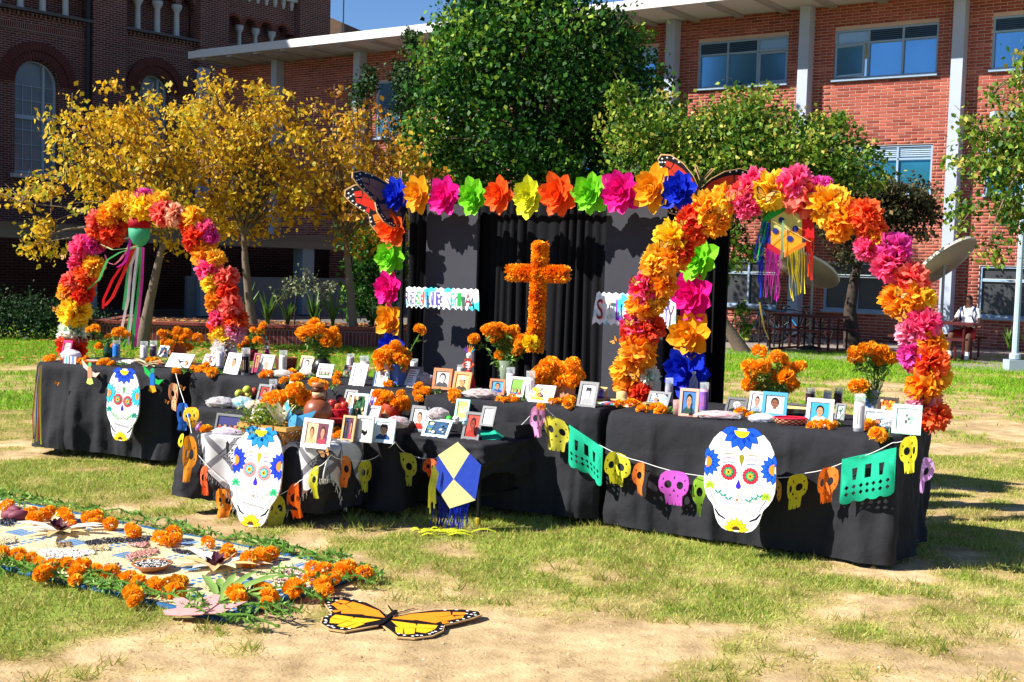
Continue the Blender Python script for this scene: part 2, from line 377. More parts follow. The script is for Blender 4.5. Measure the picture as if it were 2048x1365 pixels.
# windows
frm = mat('window_frame_paint', '#8fa6bd', .5, .05); glassb = mat('window_glass_blue', '#6f9fc4', .18, .3, .7, metal=.7)
glassd = mat('window_screen_dark', '#3a3b3e', .35, .2, 2, spec=.4); louv = mat('louvre_dark', '#3d5a78', .5, .1); pale = mat('window_panel_pale', '#8fb4dc', .25, .05, spec=.5)
glasst = mat('window_glass_teal', '#3a8aa8', .14, .2, .7, metal=.6)
for wi, (a, b_, z0, z1, pat) in enumerate(wins):
    t_ = .05; y = .08; n_ = 3 if pat != 'slim' else 1; wd = (b_ - a) / n_; zt = z1 - .34 if pat != 'slim' else z1
    m_ = MB()
    m_.box(((a + b_) / 2, y, z0 + t_ / 2), (b_ - a, .1, t_)); m_.box(((a + b_) / 2, y, z1 - t_ / 2), (b_ - a, .1, t_))
    for k in range(n_ + 1): m_.box((min(max(a + wd * k, a + t_ / 2), b_ - t_ / 2), y, (z0 + z1) / 2), (t_, .096, z1 - z0 - 2 * t_))
    if pat != 'slim': m_.box(((a + b_) / 2, y + .004, zt), (b_ - a - .1, .09, .045))
    m_.box(((a + b_) / 2, -.02, z0 - .03), (b_ - a + .06, .16, .05))
    wobj = m_.build('window', frm, school)
    for k in range(n_):
        p, q = a + wd * k + t_ / 2, a + wd * (k + 1) - t_ / 2
        opn = (pat == 'top' and ((abs(a + 1.99) < .1 and k == 0) or (a < -5 and k == 2)))
        gm_ = {'top': glassb, 'mid': glasst, 'low': glassd, 'slim': glassb}[pat]
        m2 = MB()
        if opn and abs(a + 1.99) < .1:                    # a casement standing ajar
            an = R(-9); rot = Matrix.Rotation(an, 3, 'Z')
            cx = Vector((p, y - .06, (z0 + zt) / 2)); w2 = q - p
            m2.box(cx + rot @ Vector((w2 / 2, 0, 0)), (w2 - .1, .015, zt - z0 - .2), 0, rot)
            for dx in (.025, w2 - .025): m2.box(cx + rot @ Vector((dx, 0, 0)), (.05, .05, zt - z0 - .08), 1, rot)
            for dz in (-1, 1): m2.box(cx + rot @ Vector((w2 / 2, 0, dz * (zt - z0 - .13) / 2)), (w2 - .1, .05, .05), 1, rot)
        else:
            m2.box(((p + q) / 2, y + .02, (z0 + zt) / 2), (q - p, .012, zt - z0 - .06))
            if opn:
                for dx in (.03, q - p - .03): m2.box((p + dx, y - .02, (z0 + zt) / 2), (.05, .04, zt - z0 - .1), 1)
                for zz in (z0 + .08, zt - .06): m2.box(((p + q) / 2, y - .02, zz), (q - p - .11, .04, .05), 1)
        m2.build('pane', [gm_, frm], wobj)
        if pat == 'slim': continue
        if (pat == 'top' and opn) or pat == 'low':
            m3 = MB(); m3.box(((p + q) / 2, y + .02, (zt + z1) / 2), (q - p, .012, z1 - zt - .08)); m3.build('pane', pale if pat == 'top' else glassd, wobj)
        else:
            m3 = MB(); nl_ = 5
            for j in range(nl_): m3.box(((p + q) / 2, y + .0, zt + .05 + (z1 - zt - .1) * (j + .5) / nl_), (q - p, .05, .02), 0, Matrix.Rotation(R(35), 3, 'X'))
            m3.box(((p + q) / 2, y + .035, (zt + z1) / 2), (q - p, .006, z1 - zt - .06))
            m3.build('louvre', louv if pat == 'top' else mat('louvre_light', '#a9bccb', .5, .05), wobj)
# interior lamps glimpsed through the top windows are ceiling tubes behind glass: left to the reflections
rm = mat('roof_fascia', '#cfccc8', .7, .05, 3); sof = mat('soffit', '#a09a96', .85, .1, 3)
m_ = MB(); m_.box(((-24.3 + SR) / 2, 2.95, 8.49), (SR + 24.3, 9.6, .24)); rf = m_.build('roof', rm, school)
m_ = MB(); m_.box(((-24.1 + SR) / 2, 2.95, 8.635), (SR + 23.9, 9.4, .045)); m_.build('roof_edge', rm, rf)
s = -23.6
while s < SR:
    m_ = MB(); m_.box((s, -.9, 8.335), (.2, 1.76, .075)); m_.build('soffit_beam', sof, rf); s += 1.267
# ================================================================== OLD BRICK HALL (left)
HA = math.atan2(.75, .66); L0 = Vector((-8.2, 52, 0))
hall = thing('brick_hall', 'tall dark brick hall with arched windows and small stone columns', 'building', L0, HA)
def bricktex(key, c1, c2, mo, bw=.26, rh=.078, ms=.011):
    if key in MATS: return MATS[key]
    m = bpy.data.materials.new(key); m.use_nodes = True; t = m.node_tree; n = t.nodes; L = t.links; b = n['Principled BSDF']; b.inputs['Roughness'].default_value = .9
    b.inputs['Specular IOR Level'].default_value = .15
    tc = n.new('ShaderNodeTexCoord'); sx = n.new('ShaderNodeSeparateXYZ'); cx = n.new('ShaderNodeCombineXYZ'); ad = n.new('ShaderNodeMath'); ad.operation = 'ADD'
    L.new(tc.outputs['Object'], sx.inputs[0]); L.new(sx.outputs[0], ad.inputs[0]); L.new(sx.outputs[1], ad.inputs[1]); L.new(ad.outputs[0], cx.inputs[0]); L.new(sx.outputs[2], cx.inputs[1])
    bt = n.new('ShaderNodeTexBrick'); bt.inputs['Scale'].default_value = 1; bt.inputs['Brick Width'].default_value = bw; bt.inputs['Row Height'].default_value = rh; bt.inputs['Mortar Size'].default_value = ms
    bt.inputs['Mortar Smooth'].default_value = .2; bt.inputs['Bias'].default_value = -.1
    bt.inputs['Color1'].default_value = lin(c1); bt.inputs['Color2'].default_value = lin(c2); bt.inputs['Mortar'].default_value = lin(mo); L.new(cx.outputs[0], bt.inputs['Vector'])
    no = n.new('ShaderNodeTexNoise'); no.inputs['Scale'].default_value = 1.3; L.new(tc.outputs['Object'], no.inputs['Vector'])
    hs = n.new('ShaderNodeHueSaturation'); mr = n.new('ShaderNodeMapRange'); mr.inputs[3].default_value = .7; mr.inputs[4].default_value = 1.3; L.new(no.outputs[0], mr.inputs[0]); L.new(mr.outputs[0], hs.inputs['Value'])
    L.new(bt.outputs[0], hs.inputs['Color']); L.new(hs.outputs[0], b.inputs['Base Color'])
    bp = n.new('ShaderNodeBump'); bp.inputs['Strength'].default_value = .6; bp.inputs['Distance'].default_value = .01; bp.invert = True; L.new(bt.outputs['Fac'], bp.inputs['Height']); L.new(bp.outputs[0], b.inputs['Normal'])
    MATS[key] = m; return m
hb = bricktex('hall_brick', '#5e3029', '#472420', '#86746c'); hb2 = bricktex('hall_brick_soldier', '#5e2e28', '#4c2622', '#80706a', .075, .24)
stone = mat('hall_stone', '#a9a8a2', .8, .12, 6, bump=.2)
def arc(cx, cz, r, a0=180, a1=0, n=14): return [(cx + r * math.cos(R(lerp(a0, a1, k / n))), cz + r * math.sin(R(lerp(a0, a1, k / n)))) for k in range(n + 1)]
HT = 21.5
def wallpiece(poly, y0=0, y1=.45, nm='wall', ma=None): m_ = MB(); m_.ext(poly, y0, y1); return m_.build(nm, ma or hb, hall)
def rect(a, b_, z0, z1): return [(a, z0), (b_, z0), (b_, z1), (a, z1)]
wallpiece(rect(-34, -14.9, 0, HT))
for (p, q) in ((-10.7, -9.4), (-6.3, -5.0)): wallpiece(rect(p, q, 0, HT), -.25, .45, 'pilaster')
wallpiece(rect(-1.6, 0, 0, HT), -.3, 9, 'end_pier')
m_ = MB(); m_.box((-17, 5, HT / 2), (34, 8.8, HT - .2)); m_.build('core', hb, hall)
for (p, q, cx, hw, zs, zb) in ((-14.9, -10.7, -12.65, .8, 7.35, 4.28), (-9.4, -6.3, -8.07, .62, 7.66, 4.6)):
    zl = 9.72
    wallpiece(rect(p, cx - hw, 0, zl)); wallpiece(rect(cx + hw, q, 0, zl)); wallpiece(rect(cx - hw, cx + hw, 0, zb))
    wallpiece([(cx - hw, zl)] + [(cx - hw, zs)] + arc(cx, zs, hw)[1:-1] + [(cx + hw, zs), (cx + hw, zl)])
    for j, (r0, r1, pr_) in enumerate(((hw + .02, hw + .3, .1), (hw + .32, hw + .62, .18))):     # brick arch rings, each voussoir its own edge
        nv = 26 + 8 * j; m_ = MB()
        for k in range(nv):
            a0 = math.pi * (k + .06) / nv; a1 = math.pi * (k + .94) / nv
            m_.ext([(cx + r0 * math.cos(a0), zs + r0 * math.sin(a0)), (cx + r1 * math.cos(a0), zs + r1 * math.sin(a0)), (cx + r1 * math.cos(a1), zs + r1 * math.sin(a1)), (cx + r0 * math.cos(a1), zs + r0 * math.sin(a1))], -pr_ * .6 - .01, .02)
        m_.build('arch_ring', mat('voussoir', '#542a25', .9, .3, 3), hall)
    m_ = MB(); fw = .06                      # window frame with bars
    m_.box((cx, .3, zb + .05), (2 * hw, .1, .1)); m_.box((cx, .3, 6.2), (2 * hw, .12, .12))
    m_.box((cx + hw * .45, .3, (zb + zs + hw * .8) / 2), (.07, .1, zs + hw * .8 - zb))
    for sx in (-1, 1): m_.box((cx + sx * (hw - fw / 2), .3, (zb + zs) / 2), (fw, .1, zs - zb))
    aa = arc(cx, zs, hw - .005); ai = arc(cx, zs, hw - fw)
    for k in range(len(aa) - 1): m_.ext([aa[k], aa[k + 1], ai[k + 1], ai[k]], .25, .35)
    for zz in np.arange(zb + .5, zs + .4, .5): m_.box((cx, .33, zz), (2 * hw - .1, .03, .025))
    for xx in (-.45, -.05): m_.box((cx + xx * hw, .335, (zb + zs) / 2), (.025, .03, zs - zb))
    w_ = m_.build('window', mat('hall_frame', '#9fb0bd', .6, .1), hall)
    m_ = MB(); m_.sheet([(cx - hw, zb)] + [(cx + hw, zb)] + arc(cx, zs, hw, 0, 180), .36); m_.build('pane', mat('hall_glass', '#6d7a80', .25, .25, 1.5, spec=.6), w_)
    m_ = MB(); m_.box((cx, -.06, zb - .1), (2 * hw + .3, .3, .14)); m_.build('sill', stone, w_)
    m_ = MB(); m_.box((cx, .32, (zb + 2.6) / 2), (2 * hw, .06, zb - 2.7)); m_.build('panel', mat('hall_blue_panel', '#5b7d9b', .6, .1), w_)
    # soldier course band and loggia above
    m_ = MB(); m_.box(((p + q) / 2, -.015, 9.2), (q - p, .03, .26)); m_.build('soldier_course', hb2, hall)
    m_ = MB(); m_.box(((p + q) / 2, -.1, zl + .045), (q - p, .3, .09)); m_.build('ledge', stone if False else mat('ledge_dark', '#4f4a4a', .9, .1), hall)
    nd = int((q - p) / .16); m_ = MB()
    for k in range(nd): m_.box((p + .08 + k * .16, -.06, zl - .08), (.08, .12, .1))
    m_.build('dentil_course', hb, hall)
    cs = [-8.72, -7.9, -7.07] if p > -10 else [-13.98, -13.19, -12.39, -11.55]
    zc = 10.98; r = .4; xs_ = [cs[0] - .8] + cs + [cs[-1] + .8]
    poly = [(p, zc), ]
    for k in range(len(xs_) - 1):
        c_ = (xs_[k] + xs_[k + 1]) / 2; rr = min(.33, (xs_[k + 1] - xs_[k]) / 2 - .07); poly += [(max(p + .01, c_ - rr), zc)] + arc(c_, zc, rr)[1:-1] + [(c_ + rr, zc)]
    poly += [(q, zc), (q, HT), (p, HT)]
    poly = [(min(max(x, p), q), z) for x, z in poly]
    wallpiece(poly, .02, .4)
    m_ = MB(); m_.box(((p + q) / 2, .55, (zl + 12) / 2), (q - p, .06, 12 - zl)); m_.build('loggia_back', hb, hall)
    for c_ in cs:
        m_ = MB(); m_.lathe([(.15, 0), (.15, .05), (.11, .08), (.1, .9), (.11, .92), (.19, 1.08), (.2, 1.1), (.2, 1.2)], 14, 0, (c_, .17, zl + .1)); m_.build('column', stone, hall, True)
p, q = -5.0, -1.6
wallpiece(rect(p, q, 0, 9.92)); zc = 10.75
poly = [(p, zc)]
for c_ in (-4.6, -3.83, -3.05, -2.23): poly += [(c_ - .28, zc)] + arc(c_, zc, .28)[1:-1] + [(c_ + .28, zc)]
poly += [(q, zc), (q, HT), (p, HT)]; wallpiece(poly, 0, .4)
m_ = MB(); m_.box(((p + q) / 2, .52, 11), (q - p, .06, 2.2)); m_.build('loggia_back', hb, hall)
for c_ in (-4.6, -3.83, -3.05, -2.23):
    nv = 15; m_ = MB()
    for k in range(nv):
        a0 = math.pi * (k + .05) / nv; a1 = math.pi * (k + .9) / nv
        m_.ext([(c_ + rr * math.cos(a_), zc + rr * math.sin(a_)) for rr, a_ in ((.285, a0), (.385 + .03 * (k % 2), a0), (.385 + .03 * (k % 2), a1), (.285, a1))], -.03, .02)
    m_.build('arch_ring', mat('voussoir_red', '#6e382c', .9, .3, 3), hall)
for c_ in (-4.22, -3.44, -2.64):
    m_ = MB(); m_.lathe([(.12, 0), (.08, .06), (.075, .5), (.16, .66), (.165, .8)], 12, 0, (c_, .17, 9.94)); m_.build('column', stone, hall, True)
for k in range(8):
    m_ = MB(); m_.lathe([(.05, 0), (.09, .2), (.1, .34)], 8, 0, (p + .25 + k * .42, -.02, 11.7)); m_.build('corbel', stone, hall)
m_ = MB(); m_.box(((p + q) / 2, -.06, 12.1), (q - p, .2, .12)); m_.build('ledge', stone, hall)
m_ = MB(); m_.tube([(-10.55 - .3, -.12, 0), (-10.85, -.12, HT)], .09, 8); m_.build('downpipe', mat('downpipe', '#24242a', .6), hall)
# tiled roof and mast beyond the flat roof
rc = atD(640, 72, 60); m_ = MB(); t0 = atD(560, -8, 60); t1 = atD(800, 95, 60); d_ = Vector((.3, 6, 0))
m_.add([atD(470, 95, 60), atD(800, 95, 60), t0, t0 + d_, t1 + d_, atD(470, 95, 66)], [(0, 1, 2), (1, 4, 3, 2), (5, 3, 4), (0, 2, 3, 5)])
o = m_.build('tiled_roof', mat('roof_tile', '#8a6f5d', .9, .3, 6, bump=.5, bscale=8)); tag(o, 'brown tiled hip roof showing above the flat white roof', 'roof')
pb = atD(686, 78, 50); m_ = MB(); m_.tube([pb, pb + Vector((0, 0, 2.6))], .03, 6); m_.tube([pb + Vector((-.5, 0, 2.0)), pb + Vector((.45, 0, 2.0))], .02, 5)
tag(m_.build('roof_mast', mat('mast_metal', '#7f858c', .5, metal=.6)), 'thin metal mast with a crossbar on the flat roof', 'mast')
# ================================================================== COVERED WALKWAY (left, in shade)
wk = thing('covered_walkway', 'low covered walkway with grey blue pillars in the shade at the left', 'walkway', (-13.5, 26.6, 0), HA)
m_ = MB(); m_.box((7.5, 1.6, 2.2), (22, 3.6, .2)); m_.build('roof', mat('walk_roof', '#57524c', .8, .1), wk)
m_ = MB(); m_.box((7.5, -.1, 2.02), (22, .22, .18)); m_.build('beam', mat('walk_beam', '#5e5b57', .8, .1), wk)
for k in range(6):
    m_ = MB(); m_.box((-2.2 + k * 3.4, .1, 1.0), (.42, .42, 1.9)); m_.build('pillar', mat('walk_pillar', '#6a7e90', .7, .08), wk)
m_ = MB(); m_.box((11.5, .12, .55), (8, .12, 1.1)); m_.build('low_wall', mat('walk_wall', '#566069', .8, .1), wk)
m_ = MB(); m_.box((5, 4.2, 1.08), (30, .2, 2.1)); m_.build('back_wall', bricktex('walk_brick', '#4a2a26', '#3b2220', '#5c4d48'), wk)
# ================================================================== RAISED PLANTER
pl_ = thing('raised_planter', 'long low red brick planter filled with leaf litter behind the altar', 'planter', (-4.9, 23.6, 0), R(3))
pbk = bricktex('planter_brick', '#7a3a33', '#612c28', '#8a6d66', .07, .3, .008)
for nm, c_, d_ in (('front_wall', (0, -.6, .17), (6.4, .22, .34)), ('side_wall', (3.1, 1.2, .168), (.22, 3.38, .336)), ('side_wall', (-3.1, 1.2, .168), (.22, 3.38, .336))):
    m_ = MB(); m_.box(c_, d_); m_.build(nm, pbk, pl_)
m_ = MB(); m_.box((0, -.6, .365), (6.46, .3, .05)); m_.build('coping', mat('coping', '#8a4438', .85, .2, 4), pl_)
m_ = MB(); m_.box((0, 1.2, .14), (5.98, 3.38, .28)); m_.build('soil', mat('soil', '#4b3626', .95, .3, 9, bump=.8, bscale=20), pl_)
g = np.random.default_rng(8); V = []; T = []
for k in range(1800):
    x, y, z = g.uniform(-2.95, 2.95), g.uniform(-.45, 2.6), .285 + g.random() * .03; a = g.uniform(0, 6.28); s_ = g.uniform(.03, .06); c, q = math.cos(a) * s_, math.sin(a) * s_
    V += [(x - c, y - q, z), (x + q * .6, y - c * .6, z + .01), (x + c, y + q, z + g.normal(0, .015)), (x - q * .6, y + c * .6, z)]; T += [g.random()] * 4
o = npmesh('leaf_litter', V, np.arange(len(V)).reshape(-1, 4), tintmat('litter', [(0, '#7a4a2a'), (.5, '#b0703a'), (1, '#d9a05a')], trans=.1), pl_, tint=T); tag(o, kind='stuff')
V = []; T = []
for k in range(1500):
    y = g.uniform(17.5, 23); x = g.normal(-5, 2.6); a = g.uniform(0, 6.28); s_ = g.uniform(.03, .05); c, q = math.cos(a) * s_, math.sin(a) * s_; z = .03 + g.random() * .04
    V += [(x - c, y - q, z), (x + q * .7, y - c * .7, z + .01), (x + c, y + q, z), (x - q * .7, y + c * .7, z)]; T += [g.random()] * 4
o = npmesh('fallen_leaves', V, np.arange(len(V)).reshape(-1, 4), MATS['litter'], tint=T); tag(o, 'brown fallen leaves scattered on the turf below the yellow trees', 'leaves', kind='stuff')
# ================================================================== TREES AND PLANTS
bark = mat('bark', '#6f5f50', .95, .3, 9, bump=.8, bscale=25); barkd = mat('bark_dark', '#3f362f', .95, .3, 9, bump=.8, bscale=25)
def leaves(name, centers, n, size, ramp, parent, seed, droop=.3, shape=.72, tb=0, extra=None):
    """n leaves spread in clumps through a list of (centre, radii, weight, tint shift)"""
    g = np.random.default_rng(seed); w = np.array([c[2] for c in centers], float); w /= w.sum(); P = []; TT = []; twigs = []
    for (c, r, _, ts), q in zip(centers, w):
        m = int(n * q); nc = max(6, m // 40)
        d = g.normal(size=(nc, 3)); d /= np.linalg.norm(d, axis=1)[:, None]; rad = g.random(nc) ** .42 * (1 + .12 * g.normal(size=nc))
        cc = np.array(c) + d * rad[:, None] * np.array(r); twigs += list(cc[:nc])
        idx = g.integers(0, nc, m); sp = np.array([.3, .3, .22]) * (np.mean(r) * .34 + .18)
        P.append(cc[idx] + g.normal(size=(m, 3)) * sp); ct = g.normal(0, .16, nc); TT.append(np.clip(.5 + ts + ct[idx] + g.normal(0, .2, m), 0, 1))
    P = np.concatenate(P); TT = np.concatenate(TT); m = len(P)
    a = g.normal(size=(m, 3)); a[:, 2] -= droop * 1.6; a /= np.linalg.norm(a, axis=1)[:, None]
    b_ = np.cross(a, g.normal(size=(m, 3))); b_ /= np.linalg.norm(b_, axis=1)[:, None]; nn = np.cross(a, b_)
    s = size * g.uniform(.4, 1.4, m)[:, None]
    v = np.stack([P, P + a * s * .42 + b_ * s * shape * .5 + nn * s * .1, P + a * s, P + a * s * .42 - b_ * s * shape * .5 + nn * s * .1], 1).reshape(-1, 3)
    o = npmesh(name, v, np.arange(4 * m).reshape(-1, 4), ramp, parent, tint=np.repeat(TT, 4)); tag(o, kind='stuff'); return o, twigs
def branches(mb, base, tips, r0, seed, sag=.25, n=5):
    rr = random.Random(seed)
    for tp in tips:
        tp = Vector(tp); L_ = (tp - base).length; side = Vector((rr.gauss(0, 1), rr.gauss(0, 1), rr.gauss(0, .4))) * L_ * .09
        pts = [base.lerp(tp, k / n) + side * math.sin(math.pi * k / n) + Vector((0, 0, sag * L_ * .3 * math.sin(math.pi * k / n))) for k in range(n + 1)]
        mb.tube(pts, [max(.004, r0 * (1 - k / n) ** 1.2 * min(1, L_ / 3 + .3) + .004) for k in range(n + 1)], 5, 0, False)
def tree(name, label, cat, D, trunk, crowns, n, size, ramp, seed, bm=None, r0=.14, nb=26, ntw=0, droop=.3, depth=1.0, shape=.72, group=None):
    """trunk: picture points up the stem; crowns: picture ellipses (x, y, rx, ry, weight, tint)"""
    b0 = at(*trunk[0], 0) if D is None else atD(*trunk[0], D)
    D = b0.y; b0.z = 0
    root = thing(name, label, cat, b0, group=group)
    pts = [b0] + [atD(x, y, D) for x, y in trunk[1:]]
    cl = []
    for c in crowns:
        p = atD(c[0], c[1], D + (c[6] if len(c) > 6 else 0)); k = D / FPX
        cl.append(((p - b0)[:], (c[2] * k, depth * (c[2] + c[3]) * .5 * k, c[3] * k), c[4] * c[2] * c[3], c[5]))
    o, tw = leaves('crown', cl, n, size, ramp, root, seed, droop, shape)
    mb = MB(); tp = [p - b0 for p in pts]; m = len(tp)
    tp[0] = tp[0] - Vector((0, 0, .05))
    mb.tube(tp, [r0 * (1 - .55 * k / max(1, m - 1)) * (1.25 if k == 0 else 1) for k in range(m)], 9, 0, False)
    rr = random.Random(seed); pick = rr.sample(range(len(tw)), min(nb, len(tw)))
    branches(mb, tp[-1], [tw[i] for i in pick], r0 * .45, seed)
    pick2 = rr.sample(range(len(tw)), min(ntw, len(tw)))
    for i in pick2:
        p = Vector(tw[i]); q = min((Vector(tw[j]) for j in pick), key=lambda s_: (s_ - p).length)
        d_ = (p - q); mb.tube([q, q + d_ * .5 + Vector((0, 0, .08)), p + d_ * .35 + Vector((0, 0, .1))], [.012, .008, .003], 4, 0, False)
    mb.build('trunk', bm or bark, root, True); return root
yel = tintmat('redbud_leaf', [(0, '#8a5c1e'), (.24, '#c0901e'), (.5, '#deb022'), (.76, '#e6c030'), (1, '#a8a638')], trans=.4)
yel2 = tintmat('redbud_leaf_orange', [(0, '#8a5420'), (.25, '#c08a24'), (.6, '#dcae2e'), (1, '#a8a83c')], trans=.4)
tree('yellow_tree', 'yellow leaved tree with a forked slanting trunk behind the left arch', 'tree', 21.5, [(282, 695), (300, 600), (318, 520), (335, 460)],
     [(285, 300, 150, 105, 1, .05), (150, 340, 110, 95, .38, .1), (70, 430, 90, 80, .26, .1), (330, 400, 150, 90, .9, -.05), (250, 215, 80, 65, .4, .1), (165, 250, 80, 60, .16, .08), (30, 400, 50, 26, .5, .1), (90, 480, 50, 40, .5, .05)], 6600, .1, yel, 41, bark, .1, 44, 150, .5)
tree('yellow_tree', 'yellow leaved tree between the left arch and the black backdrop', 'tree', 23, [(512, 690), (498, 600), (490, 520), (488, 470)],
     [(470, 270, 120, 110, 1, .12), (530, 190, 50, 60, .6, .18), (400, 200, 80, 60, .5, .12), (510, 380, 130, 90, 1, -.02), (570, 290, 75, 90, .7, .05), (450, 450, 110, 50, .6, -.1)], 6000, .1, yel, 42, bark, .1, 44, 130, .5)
tree('yellow_tree', 'orange tinged thin leaved tree beside the left column of paper flowers', 'tree', 23.3, [(706, 694), (703, 610), (695, 520), (690, 470)],
     [(720, 320, 120, 90, 1, 0), (650, 370, 90, 90, .8, 0), (700, 220, 90, 50, .28, -.1), (820, 300, 80, 70, .4, -.1), (740, 420, 130, 70, .9, -.1), (850, 350, 50, 60, .5, -.1)], 4500, .1, yel2, 43, bark, .1, 40, 120, .5)
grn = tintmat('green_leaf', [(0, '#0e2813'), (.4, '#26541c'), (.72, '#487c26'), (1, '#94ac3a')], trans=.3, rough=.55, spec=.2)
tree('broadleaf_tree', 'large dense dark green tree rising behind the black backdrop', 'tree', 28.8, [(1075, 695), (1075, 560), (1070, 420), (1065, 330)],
     [(1070, 150, 200, 170, 1, -.04), (930, 120, 95, 120, .7, .18), (900, 250, 80, 110, .75, .22), (1215, 110, 100, 90, .7, .05), (1240, 230, 110, 120, .8, -.1), (1010, 330, 170, 100, .9, -.06), (1170, 350, 150, 90, .9, -.1), (1050, 20, 140, 70, .8, .12), (1080, -120, 190, 110, .6, .1), (1000, -60, 150, 80, .5, .1), (840, 330, 50, 70, .5, .1)], 52000, .13, grn, 44, barkd, .22, 40, 0, .35)  # tints raised at upper left, lowered at right: sunlight put into leaf colour
tree('shrub', 'dark green climbing shrub on the post left of the paper flower column', 'shrub', 25.5, [(745, 690), (742, 600)], [(735, 560, 45, 90, 1, -.1), (720, 480, 40, 50, 1, 0), (770, 520, 40, 90, 1, -.1)], 3600, .11, grn, 45, barkd, .05, 10)
cyp = tintmat('cypress_leaf', [(0, '#142916'), (.5, '#2a4a1e'), (1, '#4b6a2a')], trans=.1)
tree('cypress_tree', 'narrow dark cypress tip left of the large green tree', 'tree', 31, [(822, 690), (822, 400), (824, 120)], [(823, 78, 13, 38, 1, 0), (815, 170, 32, 70, 1, 0), (800, 260, 30, 60, 1, 0), (740, 170, 12, 45, 1, 0), (716, 195, 14, 40, 1, 0)], 5200, .09, cyp, 46, barkd, .08, 8)
crp = tintmat('crape_leaf', [(0, '#16330f'), (.32, '#355f1a'), (.62, '#688c28'), (.87, '#a0b040'), (1, '#c4b456')], trans=.35, rough=.5, spec=.25)
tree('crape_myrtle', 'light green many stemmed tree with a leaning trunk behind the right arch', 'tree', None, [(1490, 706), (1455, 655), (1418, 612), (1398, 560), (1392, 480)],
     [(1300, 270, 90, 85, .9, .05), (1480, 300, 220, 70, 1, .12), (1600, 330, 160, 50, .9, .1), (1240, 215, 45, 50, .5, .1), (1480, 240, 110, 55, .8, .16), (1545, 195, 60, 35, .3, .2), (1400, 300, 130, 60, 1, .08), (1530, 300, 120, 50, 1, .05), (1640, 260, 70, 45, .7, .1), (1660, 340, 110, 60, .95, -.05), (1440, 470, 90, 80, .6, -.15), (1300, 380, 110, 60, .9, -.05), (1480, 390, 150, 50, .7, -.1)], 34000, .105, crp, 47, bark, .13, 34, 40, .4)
dk = tintmat('brown_leaf', [(0, '#1c1f14'), (.4, '#3b3c22'), (.75, '#5d5a30'), (1, '#7d6a3c')], trans=.2)
tree('dark_leaf_tree', 'dark brownish green tree against the brick wall inside the right arch', 'tree', 27.5, [(1706, 695), (1700, 620), (1712, 540), (1740, 460)], [(1780, 400, 95, 50, 1, -.1), (1720, 460, 80, 70, 1, -.25), (1830, 430, 50, 50, .8, 0), (1680, 400, 60, 50, .8, -.1)], 8500, .1, dk, 48, barkd, .17, 24)
tree('weeping_tree', 'pale green drooping tree hanging in from the right edge above the lamp post', 'tree', 18.5, [(2180, 790), (2170, 560), (2140, 380), (2110, 280)],
     [(1985, 330, 70, 75, 1, .1), (2020, 230, 60, 70, .8, .18), (2045, 130, 25, 45, .5, .2), (1950, 260, 40, 40, .4, .1), (1935, 400, 40, 60, .45, .05), (2010, 430, 60, 60, .8, 0), (1975, 500, 50, 35, .35, .1), (2080, 330, 90, 170, 1, 0), (2150, 230, 120, 160, 1, 0)], 9500, .085, crp, 49, bark, .12, 40, 120, .8)
tree('leafy_sapling', 'thin leafy sapling growing beside the leaning trunk', 'sapling', 26, [(1484, 700), (1486, 660), (1484, 610)], [(1482, 620, 10, 26, 1, .1), (1490, 660, 12, 26, 1, .1)], 240, .11, crp, 50, bark, .02, 6)
# hedge on the left
hg = thing('hedge', 'dark clipped hedge in the shade at the left edge', 'hedge', (-10.3, 22.6, 0)); hd = tintmat('hedge_leaf', [(0, '#0e1f10'), (.5, '#1d3a18'), (1, '#345a24')], trans=.15)
leaves('foliage', [((-1.2, 0, .42), (2.0, .7, .42), 1, 0), ((1.4, .1, .4), (1.4, .6, .4), .8, 0)], 15000, .06, hd, hg, 51)
m_ = MB(); m_.tube([(-2.6, 0, 0), (-2.5, 0, .5)], .03); m_.tube([(0, 0, 0), (0, 0, .5)], .03); m_.tube([(2, 0, 0), (2, 0, .45)], .03); m_.build('stem', barkd, hg)
# strap leaved and twiggy plants in the planter
strap = tintmat('strap_leaf', [(0, '#1f3a14'), (.5, '#4a7426'), (1, '#8aa84a')], trans=.3, rough=.4, spec=.5)
def strap_plant(px_, py_, D, h, n, label, seed, spread=.55):
    b = atD(px_, py_, D); root = thing('strap_leaf_plant', label, 'plant', b); g = np.random.default_rng(seed)
    for k in range(n):
        a = g.uniform(0, 6.28); l = h * g.uniform(.6, 1.1); sp = spread * g.uniform(.25, 1); w = .022 * g.uniform(.8, 1.4); V = []; T = []
        pts = [Vector((math.cos(a) * sp * l * t_ ** 1.6, math.sin(a) * sp * l * t_ ** 1.6, l * (t_ - .25 * t_ ** 3 * sp))) for t_ in (0, .35, .7, 1)]
        sd = Vector((-math.sin(a), math.cos(a), 0))
        for j, p in enumerate(pts):
            ww = w * (1, 1.2, .9, .1)[j]; V += [p - sd * ww, p + sd * ww]
        npmesh('leaf', [tuple(q) for q in V], [(0, 1, 3, 2), (2, 3, 5, 4), (4, 5, 7, 6)], strap, root, tint=[float(np.clip(g.normal(.5, .25), 0, 1))] * 8)
